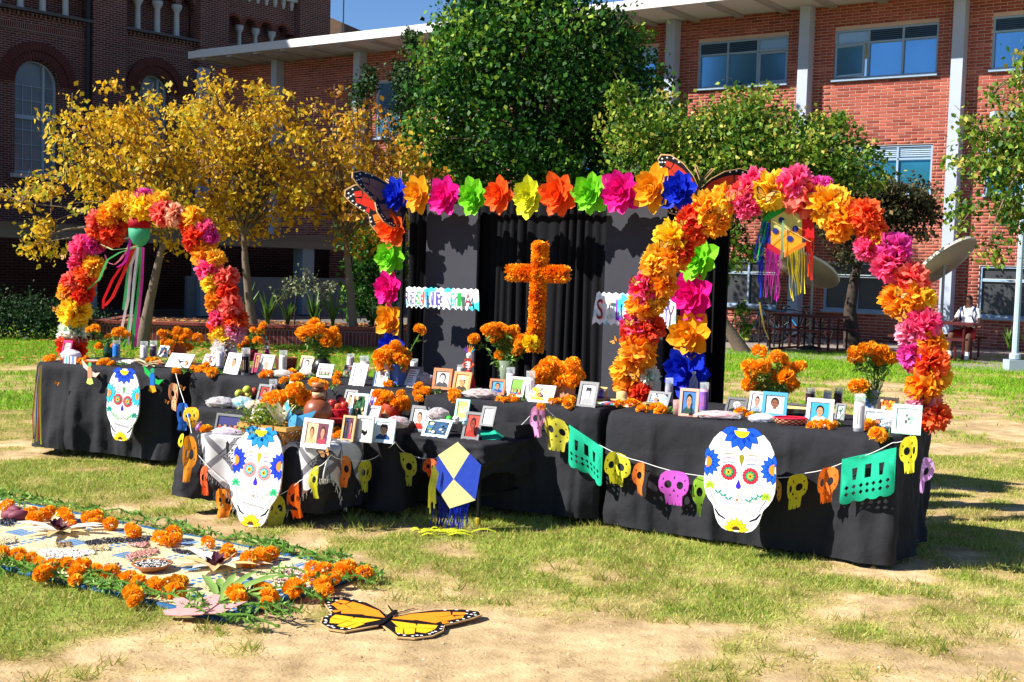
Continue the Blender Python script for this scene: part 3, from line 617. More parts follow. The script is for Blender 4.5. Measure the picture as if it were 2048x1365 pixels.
for k, (x, y, D, h, n_, lb) in enumerate([(490, 655, 24, .95, 22, 'tall strap leaved plant beside the right foot of the left arch'), (535, 655, 24.4, .75, 16, 'strap leaved plant left of the centre of the brick planter'),
        (575, 655, 24, .6, 14, 'small strap leaved plant in the middle of the brick planter'), (628, 655, 24.3, .75, 18, 'strap leaved plant left of the planter tree trunk'), (665, 655, 24, .8, 16, 'strap leaved plant just left of the grey trunk in the planter'),
        (745, 655, 24.2, .6, 12, 'strap leaved plant right of the grey trunk in the planter'), (2018, 700, 27.5, .6, 14, 'spiky leaved plant under the ground floor window by the lamp post'), (2052, 703, 27, .6, 12, 'spiky leaved plant at the right edge under the window')]):
    strap_plant(x, y, D, h, n_, lb, 60 + k)
whl = tintmat('pale_leaf', [(0, '#2c3c20'), (.5, '#5f6c44'), (1, '#b4b890')], trans=.2)
tree('pale_shrub', 'twiggy shrub with small pale leaves above the planter, left one', 'shrub', 24.8, [(588, 660), (590, 610), (595, 580)], [(595, 575, 38, 28, 1, .1), (560, 590, 22, 20, .5, 0)], 260, .07, whl, 71, barkd, .02, 14)
tree('pale_shrub', 'twiggy shrub with small pale leaves close to the grey trunk', 'shrub', 24.8, [(640, 660), (640, 610), (636, 585)], [(640, 575, 30, 30, 1, .1), (615, 545, 24, 18, .4, 0)], 220, .07, whl, 72, barkd, .02, 14)
# ================================================================== TABLES UNDER BLACK CLOTH
cloth = mat('black_cloth', '#232327', .85, .22, 5, bump=.25, bscale=220, spec=.25)
for m_ in (cloth,):
    t = m_.node_tree; n = t.nodes; L = t.links; bq = [x for x in n if x.type == 'BUMP'][0]; tc = [x for x in n if x.type == 'TEX_COORD'][0]
    nz = n.new('ShaderNodeTexNoise'); nz.inputs['Scale'].default_value = 9; nz.inputs['Detail'].default_value = 2; nz.inputs['Distortion'].default_value = .3; L.new(tc.outputs['Object'], nz.inputs['Vector'])
    b2 = n.new('ShaderNodeBump'); b2.inputs['Strength'].default_value = .4; b2.inputs['Distance'].default_value = .03; L.new(nz.outputs[0], b2.inputs['Height']); L.new(b2.outputs[0], bq.inputs['Normal'])
def tcloth(label, fl, fr, depth, ztop, hem, seed, amp=.03, name='tablecloth', hemvar=.02, flare=.05):
    """cloth over a table: front-left and front-right corners, table depth and height"""
    g = np.random.default_rng(seed); fl = Vector((fl[0], fl[1])); fr = Vector((fr[0], fr[1])); u = (fr - fl).normalized(); Wd = (fr - fl).length
    nb_ = Vector((-u.y, u.x)); ang = math.atan2(u.y, u.x); cx, cy = Wd / 2, depth / 2
    per = []; rr = .025
    def side(p, q, n_): return [lerp(Vector(p), Vector(q), k / n_) for k in range(n_)]
    nw, nd = int(Wd / .02), int(depth / .02)
    per = side((0, 0), (Wd, 0), nw) + side((Wd, 0), (Wd, depth), nd) + side((Wd, depth), (0, depth), nw) + side((0, depth), (0, 0), nd)
    m = len(per); s = np.arange(m) * .02
    ph = g.uniform(0, 6.28, 8); fr_ = g.uniform(2.2, 9, 8)
    base = sum(((1 - np.abs(np.sin(s * fr_[k] * .9 + ph[k]))) ** 2 - .3) / (1 + .2 * k) for k in range(6)) * .9
    fine = np.convolve(g.normal(0, 1, m + 8), np.ones(9) / 9, 'valid')[:m]
    crease = np.zeros(m)
    for c in np.arange(.3, m * .02, .43): crease += np.exp(-((s - c) / .016) ** 2) * (1 if int(c * 10) % 2 else -1)
    rows = 22; vs = []; fs = []
    wr = np.random.default_rng(seed + 1).normal(0, 1, (rows + 4, m + 12))
    ker = np.ones(7) / 7
    for j in range(rows + 1):
        t_ = j / rows; zz = ztop + .006 - (ztop + .006 - hem) * t_
        wn = np.convolve(wr[j], ker, 'valid')[:m] if j else np.zeros(m)
        wr2 = (.085 * ((1 - np.abs(2 * fbm(s + seed * 9 + .25 * t_, np.full(m, t_ * .42 + seed), .38, seed % 40) - 1)) - .72)) * min(1, t_ * 5); wn = wn * .6 + (np.convolve(wr[j + 1], ker, 'valid')[:m]) * .4
        for k, p in enumerate(per):
            d = Vector((p.x - cx, p.y - cy)); nx_ = (1 if p.x >= Wd - 1e-6 else -1 if p.x <= 1e-6 else 0); ny_ = (1 if p.y >= depth - 1e-6 else -1 if p.y <= 1e-6 else 0)
            nv = Vector((nx_, ny_)); nv = nv.normalized() if nv.length else Vector((0, -1))
            off = (.012 if j else 0) + flare * t_ + amp * 2.0 * (t_ ** .8) * (base[k] + .5 * fine[k]) + wr2[k] + .005 * wn[k] * min(1, t_ * 4) + .014 * crease[k] * min(1, t_ * 6)
            if j == 0: off = -.004
            hz = (hemvar * (fine[k] * .6 + base[k] * .5) if j == rows else 0)
            vs.append((p.x + nv.x * off, p.y + nv.y * off, max(zz + hz - (.008 if j == 0 else 0) * 0, .004)))
    for j in range(rows):
        for k in range(m): fs.append((j * m + k, (j + 1) * m + k, (j + 1) * m + (k + 1) % m, j * m + (k + 1) % m))
    # top: concentric rings toward the middle
    last = 0; k0 = len(vs)
    for r_, sh in enumerate((.93, .6, .25)):
        for p in per: vs.append((cx + (p.x - cx) * sh, cy + (p.y - cy) * sh, ztop + .006 + .002 * g.normal()))
    for r_ in range(3):
        a0 = 0 if r_ == 0 else k0 + (r_ - 1) * m; b0 = k0 + r_ * m
        for k in range(m): fs.append((a0 + k, a0 + (k + 1) % m, b0 + (k + 1) % m, b0 + k))
    fs.append(tuple(range(k0 + 2 * m, k0 + 3 * m)))
    mb = MB(); mb.add(vs, fs); o = mb.build(name, cloth, None, True, (fl.x, fl.y, 0), (0, 0, ang)); tag(o, label, 'tablecloth'); return o
ZT1 = .74; ZM = .59; ZK = .5; ZQ = .525
tcloth('black tablecloth of the far left table carrying the left flower arch', (-3.85, 9.95), (-2.62, 9.45), .78, ZT1, .06, 101, .03)
tcloth('black tablecloth of the raised table just right of the left arch', (-2.46, 9.42), (-.62, 8.34), .76, ZT1, .03, 102, .02)
tcloth('black tablecloth of the raised table in front of the marigold cross', (-.575, 8.28), (.575, 7.76), .76, ZT1, .05, 103, .03)
tcloth('wide black tablecloth with fold creases on the near right table', (.64, 7.72), (2.15, 6.82), .96, ZT1, .03, 104, .022, hemvar=.012, flare=.03)
tcloth('black tablecloth of the middle step behind the wicker basket', (-2.17, 8.5), (-.75, 7.82), .75, ZM, .05, 105, .02)
tcloth('black cloth hanging in folds from the low table under the fringed scarf', (-2.05, 7.83), (-1.12, 7.44), .78, ZK, .1, 106, .04, hemvar=.05)
# the low kite table shows its legs
ka, kb = Vector((-.74, 8.0)), Vector((-.17, 7.53)); ku = (kb - ka).normalized(); kt = thing('folding_table', 'low folding table with thin dark legs behind the cream and blue kite', 'table', (ka.x, ka.y, 0), math.atan2(ku.y, ku.x))
kw = (kb - ka).length; dm = mat('dark_metal', '#1b1b1d', .5, .05, metal=.4)
m_ = MB(); m_.box((kw / 2, .34, .505), (kw - .03, .66, .03)); m_.build('tabletop', mat('table_plastic', '#3a3a3c', .6), kt)
for (x, y) in ((.06, .06), (kw - .06, .06), (.06, .62), (kw - .06, .62)):
    m_ = MB(); m_.tube([(x, y, .49), (x, y, 0)], .012, 8); lg = m_.build('leg', dm, kt); m_ = MB(); m_.lathe([(.016, 0), (.018, .05), (.014, .06)], 10, 0, (x, y, 0)); m_.build('foot_cap', mat('foot_yellow', '#a08a1c', .6), lg)
m_ = MB(); m_.tube([(kw - .06, .06, .2), (kw - .06, .62, .2)], .008, 6); m_.build('brace', dm, kt)
tcloth('short black cloth over the low table behind the cream and blue kite', ka, kb, .68, ZQ, .33, 107, .012, hemvar=.06, flare=.015)
# red cloth runner on the middle step
m_ = MB(); A_ = at(600, 850, ZM + .012); B_ = at(800, 858, ZM + .012)
q = [at(600, 835, ZM + .014), at(790, 847, ZM + .014), at(812, 830, ZM + .014), at(650, 816, ZM + .014)]
m_.add([(p.x, p.y, ZM + .014) for p in q] + [(p.x, p.y - .004, ZM - .01) for p in q[:2]], [(0, 1, 2, 3), (0, 4, 5, 1)])
tag(m_.build('table_runner', mat('red_cloth', '#a3121c', .8, .2, 10)), 'red woven runner spread on the middle step under the apples', 'runner')
# ================================================================== BLACK BACKDROP
BA, BB = (-.99, 10.62), (1.27, 8.92); bu = (Vector(BB) - Vector(BA)).normalized(); bang = math.atan2(bu.y, bu.x); bw = (Vector(BB) - Vector(BA)).length
bd = thing('backdrop', 'tall black fabric backdrop with two flat panels and a pleated curtain', 'backdrop', (BA[0], BA[1], 0), bang)
BN = Vector((math.sin(bang), -math.cos(bang), 0))
fab = mat('backdrop_black', '#131316', .9, .2, 4, bump=.15, bscale=180, spec=.12); fabp = mat('panel_black', '#3c3c42', .85, .12, 6, bump=.2, bscale=260, spec=.15)
def bs(px_, py_=500, off=.1):
    P_ = onv(px_, py_, (BA[0] - BN.x * off, BA[1] - BN.y * off), (BB[0] - BN.x * off, BB[1] - BN.y * off)); return (P_ - Vector((BA[0], BA[1], 0))).dot(Vector((bu.x, bu.y, 0)))
def pleats(s0, s1, name, y=.24, n_=None, a=.03, z0=.02, z1=2.2, seed=1, mt=None):
    g = np.random.default_rng(seed); n_ = n_ or int((s1 - s0) / .012); mb = MB(); vs = []; ph = 0; prof = []
    fr_ = g.uniform(50, 70)
    for k in range(n_ + 1):
        s = lerp(s0, s1, k / n_); prof.append(a * (abs(math.sin(s * fr_ * .5 + .8 * math.sin(s * 7))) ** .6 - .5) * (1 + .5 * math.sin(s * 11 + 2)) * 2)
    rows = 8
    for j in range(rows + 1):
        t_ = j / rows
        for k in range(n_ + 1): vs.append((lerp(s0, s1, k / n_) + .012 * math.sin(t_ * 3 + k * .11), y - prof[k] * (.5 + .6 * t_), lerp(z1, z0, t_)))
    m = n_ + 1; mb.add(vs, [(j * m + k, (j + 1) * m + k, (j + 1) * m + k + 1, j * m + k + 1) for j in range(rows) for k in range(n_)])
    return mb.build(name, mt or fab, bd, True)
sp1a, sp1b, sp2a, sp2b = bs(850), bs(952), bs(1209), bs(1330)
m_ = MB(); m_.box((bw / 2 + .03, .36, 1.12), (bw + .2, .02, 2.22)); m_.build('back_sheet', fab, bd)
pleats(-.06, sp1a + .06, 'curtain', .2, seed=3); pleats(sp1b - .16, sp2a + .06, 'curtain', .26, seed=4, a=.035); pleats(sp2b - .12, bw + .13, 'curtain', .2, seed=5)
for (a_, b_) in ((sp1a, sp1b), (sp2a, sp2b)):
    m_ = MB(); m_.box(((a_ + b_) / 2, .13, 1.11), (b_ - a_, .03, 2.16)); m_.build('panel', fabp, bd)
m_ = MB()
for s in (-.03, bw + .05): m_.tube([(s, .07, 0), (s, .07, 2.24)], .018, 8)
m_.tube([(-.03, .07, 2.22), (bw + .05, .07, 2.22)], .018, 8); m_.build('pipe_frame', dm, bd)
# ------------------------------------------------------------------ large folded paper flowers
def petal_mesh(L_, w, cup, fold=.18, tipc=.3):
    mb = MB(); vs = []; st = [(0, .28, 0), (.3, .78, .02), (.6, 1, .1), (.85, .62, .24), (1, .02, .34)]
    for (t_, ww, up) in st:
        for sd in (-1, 0, 1): vs.append((sd * ww * w / 2, -(up * cup + (fold * w * .5 * abs(sd) * ww)) * 1, t_ * L_))
    fs = [(j * 3 + k, j * 3 + k + 1, (j + 1) * 3 + k + 1, (j + 1) * 3 + k) for j in range(4) for k in range(2)]
    mb.add(vs, fs); return hold(mb.build('petal', tissue('#ffffff')))
PET = [petal_mesh(.16, .105, .09, .26), petal_mesh(.13, .078, .09, .3), petal_mesh(.1, .056, .07, .34), petal_mesh(.07, .036, .05, .36)]
def paper(h): return mat('paper_' + h.lstrip('#'), h, rough=.6, var=.05, scale=9, trans=.28, spec=.25)
PF = {'blue': '#1230c8', 'gold': '#f2a818', 'pink': '#ec1590', 'green': '#86d82a', 'orange': '#f7611a', 'yellow': '#dede2a'}
def paper_flower(pos, cname, label, R_, seed, yaw=bang, tilt=0):
    rr = random.Random(seed); root = thing('paper_flower', label, 'paper flower', pos, group='large folded paper flowers on the backdrop', rot=(tilt, rr.uniform(-.4, .4), yaw + rr.uniform(-.12, .12)))
    root.scale = (R_ / .15 * 1.2,) * 3; mt = paper(PF[cname])
    for ring, (n_, op, yy) in enumerate(((8, 6, 0), (10, 24, -.012), (11, 42, -.024), (10, 60, -.034))):
        for k in range(n_):
            a = 2 * math.pi * (k + .5 * (ring % 2)) / n_ + rr.uniform(-.12, .12)
            mtx = Matrix.Rotation(a, 3, 'Y') @ Matrix.Rotation(R(op + rr.uniform(-9, 9)), 3, 'X')
            o = inst(PET[ring], 'petal', root, (0, yy, 0), mtx.to_euler(), rr.uniform(.9, 1.12), mt)
    m_ = MB(); m_.lathe([(.03, 0), (.028, .02), (.001, .035)], 10); m_.build('flower_centre', mt, root, rot=(R(90), 0, 0), loc=(0, -.05, 0))
    return root
FO = .13
def onback(x, y, off=0): return onv(x, y, (BA[0] + BN.x * off, BA[1] + BN.y * off), (BB[0] + BN.x * off, BB[1] + BN.y * off))
top = [(795, 392, 'blue', 'deep blue paper flower at the top left corner of the backdrop', .125), (841, 390, 'gold', 'golden paper flower in the top row, second from the left', .135), (894, 394, 'pink', 'magenta paper flower in the top row next to the golden one at left', .135),
    (951, 396, 'green', 'lime green paper flower in the top row left of the orange pair', .135), (1005, 392, 'orange', 'orange paper flower in the top row left of the yellow one', .13), (1062, 395, 'yellow', 'lemon yellow paper flower in the middle of the top row', .13),
    (1122, 391, 'orange', 'orange paper flower in the top row right of the yellow one', .145), (1185, 388, 'green', 'lime green paper flower in the top row beside the magenta one at right', .14), (1247, 384, 'pink', 'magenta paper flower in the top row near the right butterfly', .145),
    (1312, 378, 'gold', 'golden paper flower at the right of the top row', .145), (1362, 382, 'blue', 'blue paper flower half hidden by the right butterfly wing', .125),
    (790, 460, 'orange', 'orange paper flower below the blue corner flower at left', .135), (784, 515, 'green', 'lime green paper flower in the left column', .135), (782, 578, 'pink', 'magenta paper flower in the left column', .135), (784, 641, 'gold', 'golden paper flower in the left column', .13), (786, 696, 'blue', 'blue paper flower at the foot of the left column behind marigolds', .125),
    (1398, 520, 'green', 'lime green paper flower in the right column against the arch', .14), (1388, 592, 'pink', 'magenta paper flower in the right column', .145), (1384, 670, 'gold', 'golden paper flower in the right column', .15), (1375, 742, 'blue', 'big blue paper flower at the foot of the right column', .155)]
for k, (x, y, c_, lb, r_) in enumerate(top): paper_flower(onback(x, y, FO), c_, lb, r_, 200 + k)
# ------------------------------------------------------------------ lettered paper banners
LET = {}
def letter(ch, parent, x, z, h, w, mt, y):
    if ch not in LET:
        cu = bpy.data.curves.new('letter', 'FONT'); cu.body = ch; cu.size = 1; cu.offset = .012; cu.resolution_u = 3
        ob = bpy.data.objects.new('letter', cu); col.objects.link(ob); dg = bpy.context.evaluated_depsgraph_get(); dg.update()
        me = bpy.data.meshes.new_from_object(ob.evaluated_get(dg)); bpy.data.objects.remove(ob)
        co = np.empty(len(me.vertices) * 3); me.vertices.foreach_get('co', co); co = co.reshape(-1, 3); mn, mxx = co.min(0), co.max(0); co = (co - mn) / np.maximum(mxx - mn, 1e-6)
        v = np.stack([co[:, 0], np.zeros(len(co)), co[:, 1]], 1); me.vertices.foreach_set('co', v.ravel()); me.materials.clear(); me.materials.append(pm('#000000')); me.update(); LET[ch] = me
    o = inst(LET[ch], 'letter', parent, (x, y, z), (0, 0, 0), (w, 1, h), mt); return o
def banner(name, label, P0, P1, h, letters, seed, curl=0):
    u = (P1 - P0); u2 = Vector((u.x, u.y, 0)); L_ = u2.length; root = thing(name, label, 'banner', P0, rot=(0, -math.atan2(u.z, L_), math.atan2(u.y, u.x)))
    rr = random.Random(seed); n_ = 26; mb = MB(); topz = []; botz = []; vs = []; Lx = u.length
    for k in range(n_ + 1):
        wv = (.011 if k % 2 else -.011)
        vs.append((Lx * k / n_, .01 * math.sin(k * .9) + (curl * max(0, 1 - k / 4) ** 2), h / 2 + wv * .6)); vs.append((Lx * k / n_, .0, 0)); vs.append((Lx * k / n_ - .02 * 0, .01 * math.sin(k * .7 + 1) - curl * max(0, 1 - k / 3) ** 2, -h / 2 + wv))
    fs = []
    for k in range(n_): fs += [(3 * k, 3 * k + 1, 3 * k + 4, 3 * k + 3), (3 * k + 1, 3 * k + 2, 3 * k + 5, 3 * k + 4)]
    mb.add(vs, fs); key = 'banner_paper'
    if key not in MATS:
        m = mat(key, '#eef6f4', .7, .02, 4); t = m.node_tree; n = t.nodes; L = t.links
        no = n.new('ShaderNodeTexNoise'); no.inputs['Scale'].default_value = 7; cr = n.new('ShaderNodeValToRGB'); cr.color_ramp.elements[0].position = .52; cr.color_ramp.elements[0].color = lin('#f4f6f2'); cr.color_ramp.elements[1].position = .64; cr.color_ramp.elements[1].color = lin('#39c3cf')
        tc = n.new('ShaderNodeTexCoord'); L.new(tc.outputs['Object'], no.inputs['Vector']); L.new(no.outputs[0], cr.inputs[0]); L.new(cr.outputs[0], n['Principled BSDF'].inputs['Base Color'])
    mb.build('paper', MATS[key], root)
    for (ch, x0, wd, c_) in letters: letter(ch, root, x0 * Lx, -h * .36, h * .66, wd * Lx * .82, pm(c_), -.028)
    return root
banner('lettered_banner', 'scalloped white and turquoise paper banner lettered RESILIENCIA', onback(812, 594, .2), onback(958, 600, .2), .165,
    [('R', .02, .07, '#4a2550'), ('E', .105, .06, '#7d6cc0'), ('S', .18, .065, '#4ab03a'), ('I', .265, .035, '#e0604a'), ('L', .32, .065, '#1f4f8a'), ('I', .4, .03, '#5a4a9a'), ('E', .45, .075, '#5a4a9a'), ('N', .54, .085, '#c9b4c4'), ('C', .645, .07, '#2ab0b8'), ('I', .74, .07, '#2f9a4a'), ('A', .84, .11, '#8a2a2a')], 1)
banner('lettered_banner', 'white and turquoise paper banner with a big brown S behind the right arch', onback(1188, 616, .2), onback(1352, 624, .2), .23,
    [('S', .06, .1, '#8a3a2c'), ('T', .18, .1, '#f0d9a8'), ('L', .3, .09, '#8a3ac0'), ('C', .74, .1, '#d8d020'), ('Y', .86, .12, '#6a5ac8')], 2, .03)
# ------------------------------------------------------------------ marigold heads
def marigold_mesh(seed, N=120):
    g = np.random.default_rng(seed); V = []; F = []; T = []
    for k in range(N):
        z = 1 - 1.75 * (k + .5) / N; th = k * 2.39996; r = math.sqrt(max(0, 1 - z * z)); d = np.array([r * math.cos(th), r * math.sin(th), z * .8 + .05]); d_ = d / np.linalg.norm(d)
        d_ = d_ + g.normal(0, .16, 3); d_ /= np.linalg.norm(d_)
        a = np.cross(d_, g.normal(size=3)); a /= np.linalg.norm(a); b = np.cross(d_, a); rad = np.linalg.norm(d) * g.uniform(.84, 1.0)
        w = g.uniform(.16, .27); p0 = d_ * rad * .55; p1 = d_ * rad; k0 = len(V); lip = b * g.uniform(.02, .16)
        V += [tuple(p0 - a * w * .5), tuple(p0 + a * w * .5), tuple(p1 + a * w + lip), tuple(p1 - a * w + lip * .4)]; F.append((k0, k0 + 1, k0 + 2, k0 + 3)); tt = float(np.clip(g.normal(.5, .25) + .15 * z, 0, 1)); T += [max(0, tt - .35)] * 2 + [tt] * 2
    return V, F, T
mgm = tintmat('marigold', [(0, '#f28606'), (.35, '#ffaa12'), (.7, '#ffbe26'), (1, '#ffd250')], trans=.3, rough=.8); MG = []
for s in range(8):
    V, F, T = marigold_mesh(300 + s, (120, 95, 140, 80, 120, 105, 150, 90)[s]); MG.append(hold(npmesh('marigold', V, F, mgm, tint=T)))
green = tintmat('stem_green', [(0, '#30521e'), (.5, '#5f9030'), (1, '#a8c46a')], trans=.25, rough=.6)
def rrot(): return (random.uniform(-.5, .5), random.uniform(-.5, .5), random.uniform(0, 6.28))
def greenery(name, parent, paths, nl, ls, seed, sr=.003):
    """stems along paths with small feathery leaves"""
    g = np.random.default_rng(seed); V = []; F = []; T = []
    def quad(a, b, c, d, t_):
        k = len(V); V.extend([tuple(a), tuple(b), tuple(c), tuple(d)]); F.append((k, k + 1, k + 2, k + 3)); T.extend([t_] * 4)
    for pts in paths:
        pts = [Vector(p) for p in pts]
        for p, q in zip(pts[:-1], pts[1:]):
            d = (q - p).normalized(); s_ = d.cross(Vector((.3, .5, .8))).normalized() * sr; u = d.cross(s_)
            for e1, e2 in ((s_, u), (u, -s_), (-s_, -u), (-u, s_)): quad(p + e1, p + e2, q + e2, q + e1, .55)
        for k in range(nl):
            t_ = g.uniform(.1, .95) * (len(pts) - 1); i_ = min(int(t_), len(pts) - 2); c = pts[i_].lerp(pts[i_ + 1], t_ - i_)
            dr = Vector(g.normal(size=3)); dr.normalize(); s_ = dr.cross(Vector(g.normal(size=3))).normalized(); l = ls * g.uniform(.5, 1.2)
            quad(c, c + dr * l * .5 + s_ * l * .16, c + dr * l, c + dr * l * .5 - s_ * l * .16, float(np.clip(g.normal(.5, .28), 0, 1)))
    o = npmesh(name, V, F, green, parent, tint=T); return o
def bouquet(label, base, z, heads, size, seed, mouth=None, leaves_=10, ls=.05, spread=.07, hide=0):
    """base: picture point where the stems enter the vase; heads: picture points of the flower heads"""
    rr = random.Random(seed); P0 = at(base[0], base[1], z) if mouth is None else mouth; k = mpp(P0); Dy = P0.y
    root = thing('marigold_bouquet', label, 'bouquet', P0); paths = []
    for (x, y) in heads:
        P_ = atD(x, y, Dy + rr.uniform(-spread, spread)) - P0
        s_ = size * rr.uniform(.68, 1.2)
        o = inst(rr.choice(MG), 'flower', root, P_, (rr.uniform(-.5, .9), rr.uniform(-.5, .5), rr.uniform(0, 6.28)), s_)
        paths.append([Vector((rr.uniform(-.01, .01), rr.uniform(-.01, .01), -hide)), P_ * .55 + Vector((rr.uniform(-.02, .02), 0, .01)), P_ - Vector((0, 0, s_ * .5))])
    greenery('foliage', root, paths, leaves_, ls, seed); return root
# ------------------------------------------------------------------ marigold covered cross
cb = at(1072, 745, ZT1 - .1); cD = 9.05
cb = atD(1070, 700, cD); cr_ = thing('marigold_cross', 'upright cross covered in orange marigold petals before the black curtain', 'cross', cb, YAW)
g = np.random.default_rng(77)
def fuzzy_bar(p, q, r, n_, seed, nm):
    g = np.random.default_rng(seed); p = Vector(p); q = Vector(q); d = (q - p).normalized(); a = d.cross(Vector((0, 1, .01))).normalized(); b = d.cross(a); V = []; F = []; T = []
    for k in range(n_):
        t_ = g.random(); th = g.uniform(0, 6.28); lum = .5 + .35 * math.sin(t_ * (q - p).length * 28 + th * .3); dr = (a * math.cos(th) + b * math.sin(th) + d * g.normal(0, .35)).normalized(); c = p.lerp(q, t_); rad = r * g.uniform(.8, 1.08)
        s_ = dr.cross(Vector(g.normal(size=3))).normalized(); w = .0055; i_ = len(V)
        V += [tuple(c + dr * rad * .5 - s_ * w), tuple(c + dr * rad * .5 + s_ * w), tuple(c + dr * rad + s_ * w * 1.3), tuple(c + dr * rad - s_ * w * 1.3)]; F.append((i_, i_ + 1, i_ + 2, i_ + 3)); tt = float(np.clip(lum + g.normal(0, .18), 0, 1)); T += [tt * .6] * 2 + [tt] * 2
    o = npmesh(nm, V, F, tintmat('cross_petal', [(0, '#e87206'), (.4, '#fa960e'), (.75, '#ffae18'), (1, '#ffca3a')], trans=.2), cr_, tint=T)
    return o
kc = cD / FPX
ch = (700 - 490) * kc; cy_ = (700 - 547) * kc
fuzzy_bar((0, 0, 0), (.02, 0, ch), .067, 4200, 1, 'upright'); fuzzy_bar((-.225, 0, cy_), (.235, 0, cy_), .068, 2600, 2, 'crossbar')
for k, (zz, c_) in enumerate(((ch - .01, '#f2b41c'), (ch * .86, '#ee5a10'), (cy_, '#ee6a14'), (ch * .42, '#ee5a10'), (ch * .2, '#ee5a10'))):
    inst(MG[k % 5], 'flower', cr_, (.02 * zz / ch, -.03, zz), rrot(), .058)
m_ = MB(); m_.tube([(0, 0, .06), (0, 0, -cb.z + .0)], .02, 8); m_.build('stand', dm, cr_)
o = inst(MG[1], 'pom_pom', None, atD(1062, 686, cD - .1), (0, 0, 0), .075, tissue('#f0d010')); tag(o, 'yellow tissue puff at the foot of the marigold cross', 'pom-pom')
# ================================================================== FLOWER ARCHES OF TISSUE POM-POMS
def pom_mesh(seed, N=92):
    g = np.random.default_rng(seed); V = []; F = []; T = []
    for k in range(N):
        z = 1 - 2 * (k + .5) / N; th = k * 2.39996 + g.normal(0, .2); r = math.sqrt(max(0, 1 - z * z)); d = np.array([r * math.cos(th), r * math.sin(th), z]) + g.normal(0, .18, 3); d /= np.linalg.norm(d)
        a = np.cross(d, g.normal(size=3)); a /= np.linalg.norm(a); b = np.cross(d, a); w = g.uniform(.2, .36); t0 = float(np.clip(g.normal(.5, .2), 0, 1)); k0 = len(V)
        L1, L2 = g.uniform(.5, .62), g.uniform(.86, 1.1); c1, c2 = g.normal(0, .1), g.normal(0, .16)
        # a crumpled sheet: base, belly, frayed edge of points
        V += [tuple(d * .1), tuple(d * L1 - a * w * .75 + b * c1), tuple(d * (L1 + .05) + b * (c1 + .12)), tuple(d * L1 + a * w * .75 + b * c1)]
        n_ = 5
        for j in range(n_): 
            e = -1 + 2 * j / (n_ - 1); V.append(tuple(d * (L2 + (.09 if j % 2 else -.05) - .14 * e * e) + a * w * e + b * (c2 + g.normal(0, .07))))
        for q in ((0, 1, 2), (0, 2, 3), (1, 4, 5), (1, 5, 2), (2, 5, 6), (2, 6, 7), (2, 7, 3), (3, 7, 8)): F.append(tuple(k0 + i_ for i_ in q))
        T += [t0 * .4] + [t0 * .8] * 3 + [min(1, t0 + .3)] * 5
    return V, F, T
PM = []
for s in range(6):
    V, F, T = pom_mesh(400 + s); PM.append(hold(npmesh('pom_pom', V, F, tissue('#ffffff'), tint=T)))
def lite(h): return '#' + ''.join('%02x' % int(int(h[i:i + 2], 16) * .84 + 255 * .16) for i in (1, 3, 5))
def tis2(h1, h2):                                        # each sheet its own shade; sunlit paleness of the edges painted into the colour
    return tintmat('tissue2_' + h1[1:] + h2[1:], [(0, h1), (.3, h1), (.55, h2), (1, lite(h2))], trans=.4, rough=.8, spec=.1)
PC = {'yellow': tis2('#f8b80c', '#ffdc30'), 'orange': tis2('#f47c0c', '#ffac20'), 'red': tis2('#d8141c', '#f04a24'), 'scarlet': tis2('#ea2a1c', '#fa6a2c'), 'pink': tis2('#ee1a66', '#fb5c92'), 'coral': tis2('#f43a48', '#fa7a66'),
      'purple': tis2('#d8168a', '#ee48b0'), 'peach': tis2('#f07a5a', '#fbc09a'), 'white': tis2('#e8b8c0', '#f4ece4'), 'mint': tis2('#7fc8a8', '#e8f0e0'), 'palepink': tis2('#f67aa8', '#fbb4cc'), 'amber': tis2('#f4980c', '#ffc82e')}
def arch(label, A, B, frame_pts, poms, side, ztop):
    root = thing('flower_arch', label, 'arch', (A[0], A[1], 0)); mb = MB()
    pts = [onv(x, y, A, B) - Vector((A[0], A[1], 0)) for x, y in frame_pts]; pts[0].z = 0; pts[-1].z = 0
    mb.tube(pts, .011, 8); mb.build('hoop', mat('arch_wire', '#20402a', .5), root)
    for k, (x, y, d, c_, where) in enumerate(poms):
        P_ = onv(x, y, A, B) + NX * random.uniform(-.01, .05); s_ = d * mpp(P_) * .535
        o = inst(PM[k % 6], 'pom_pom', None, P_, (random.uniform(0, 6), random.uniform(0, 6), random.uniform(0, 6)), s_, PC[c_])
        tag(o, f'{CN[c_]} pom-pom {where} of the {side} arch', 'pom-pom', f'pom-poms on the {side} arch')
CN = dict(yellow='bright yellow', orange='orange', red='red', scarlet='scarlet', pink='hot pink', coral='coral', purple='magenta purple', peach='pale peach', white='pinkish white', mint='mint and white', palepink='pale pink', amber='amber')
ordn = ['lowest', 'second from the bottom', 'third from the bottom', 'fourth from the bottom', 'fifth from the bottom', 'sixth from the bottom', 'seventh from the bottom', 'eighth from the bottom', 'ninth from the bottom', 'tenth from the bottom', 'eleventh from the bottom', 'twelfth from the bottom', 'thirteenth from the bottom', 'fourteenth from the bottom', 'fifteenth from the bottom', 'sixteenth from the bottom', 'seventeenth from the bottom', 'eighteenth from the bottom']
def legs(lst, nm): return [(x, y, d, c_, f'{ordn[k]} on the {nm}') for k, (x, y, d, c_) in enumerate(lst)]
def crown(lst): return [(x, y, d, c_, f'{w} on the crown') for (x, y, d, c_, w) in lst]
LAa, LAb = (-3.93, 11.0), (-2.36, 10.25)
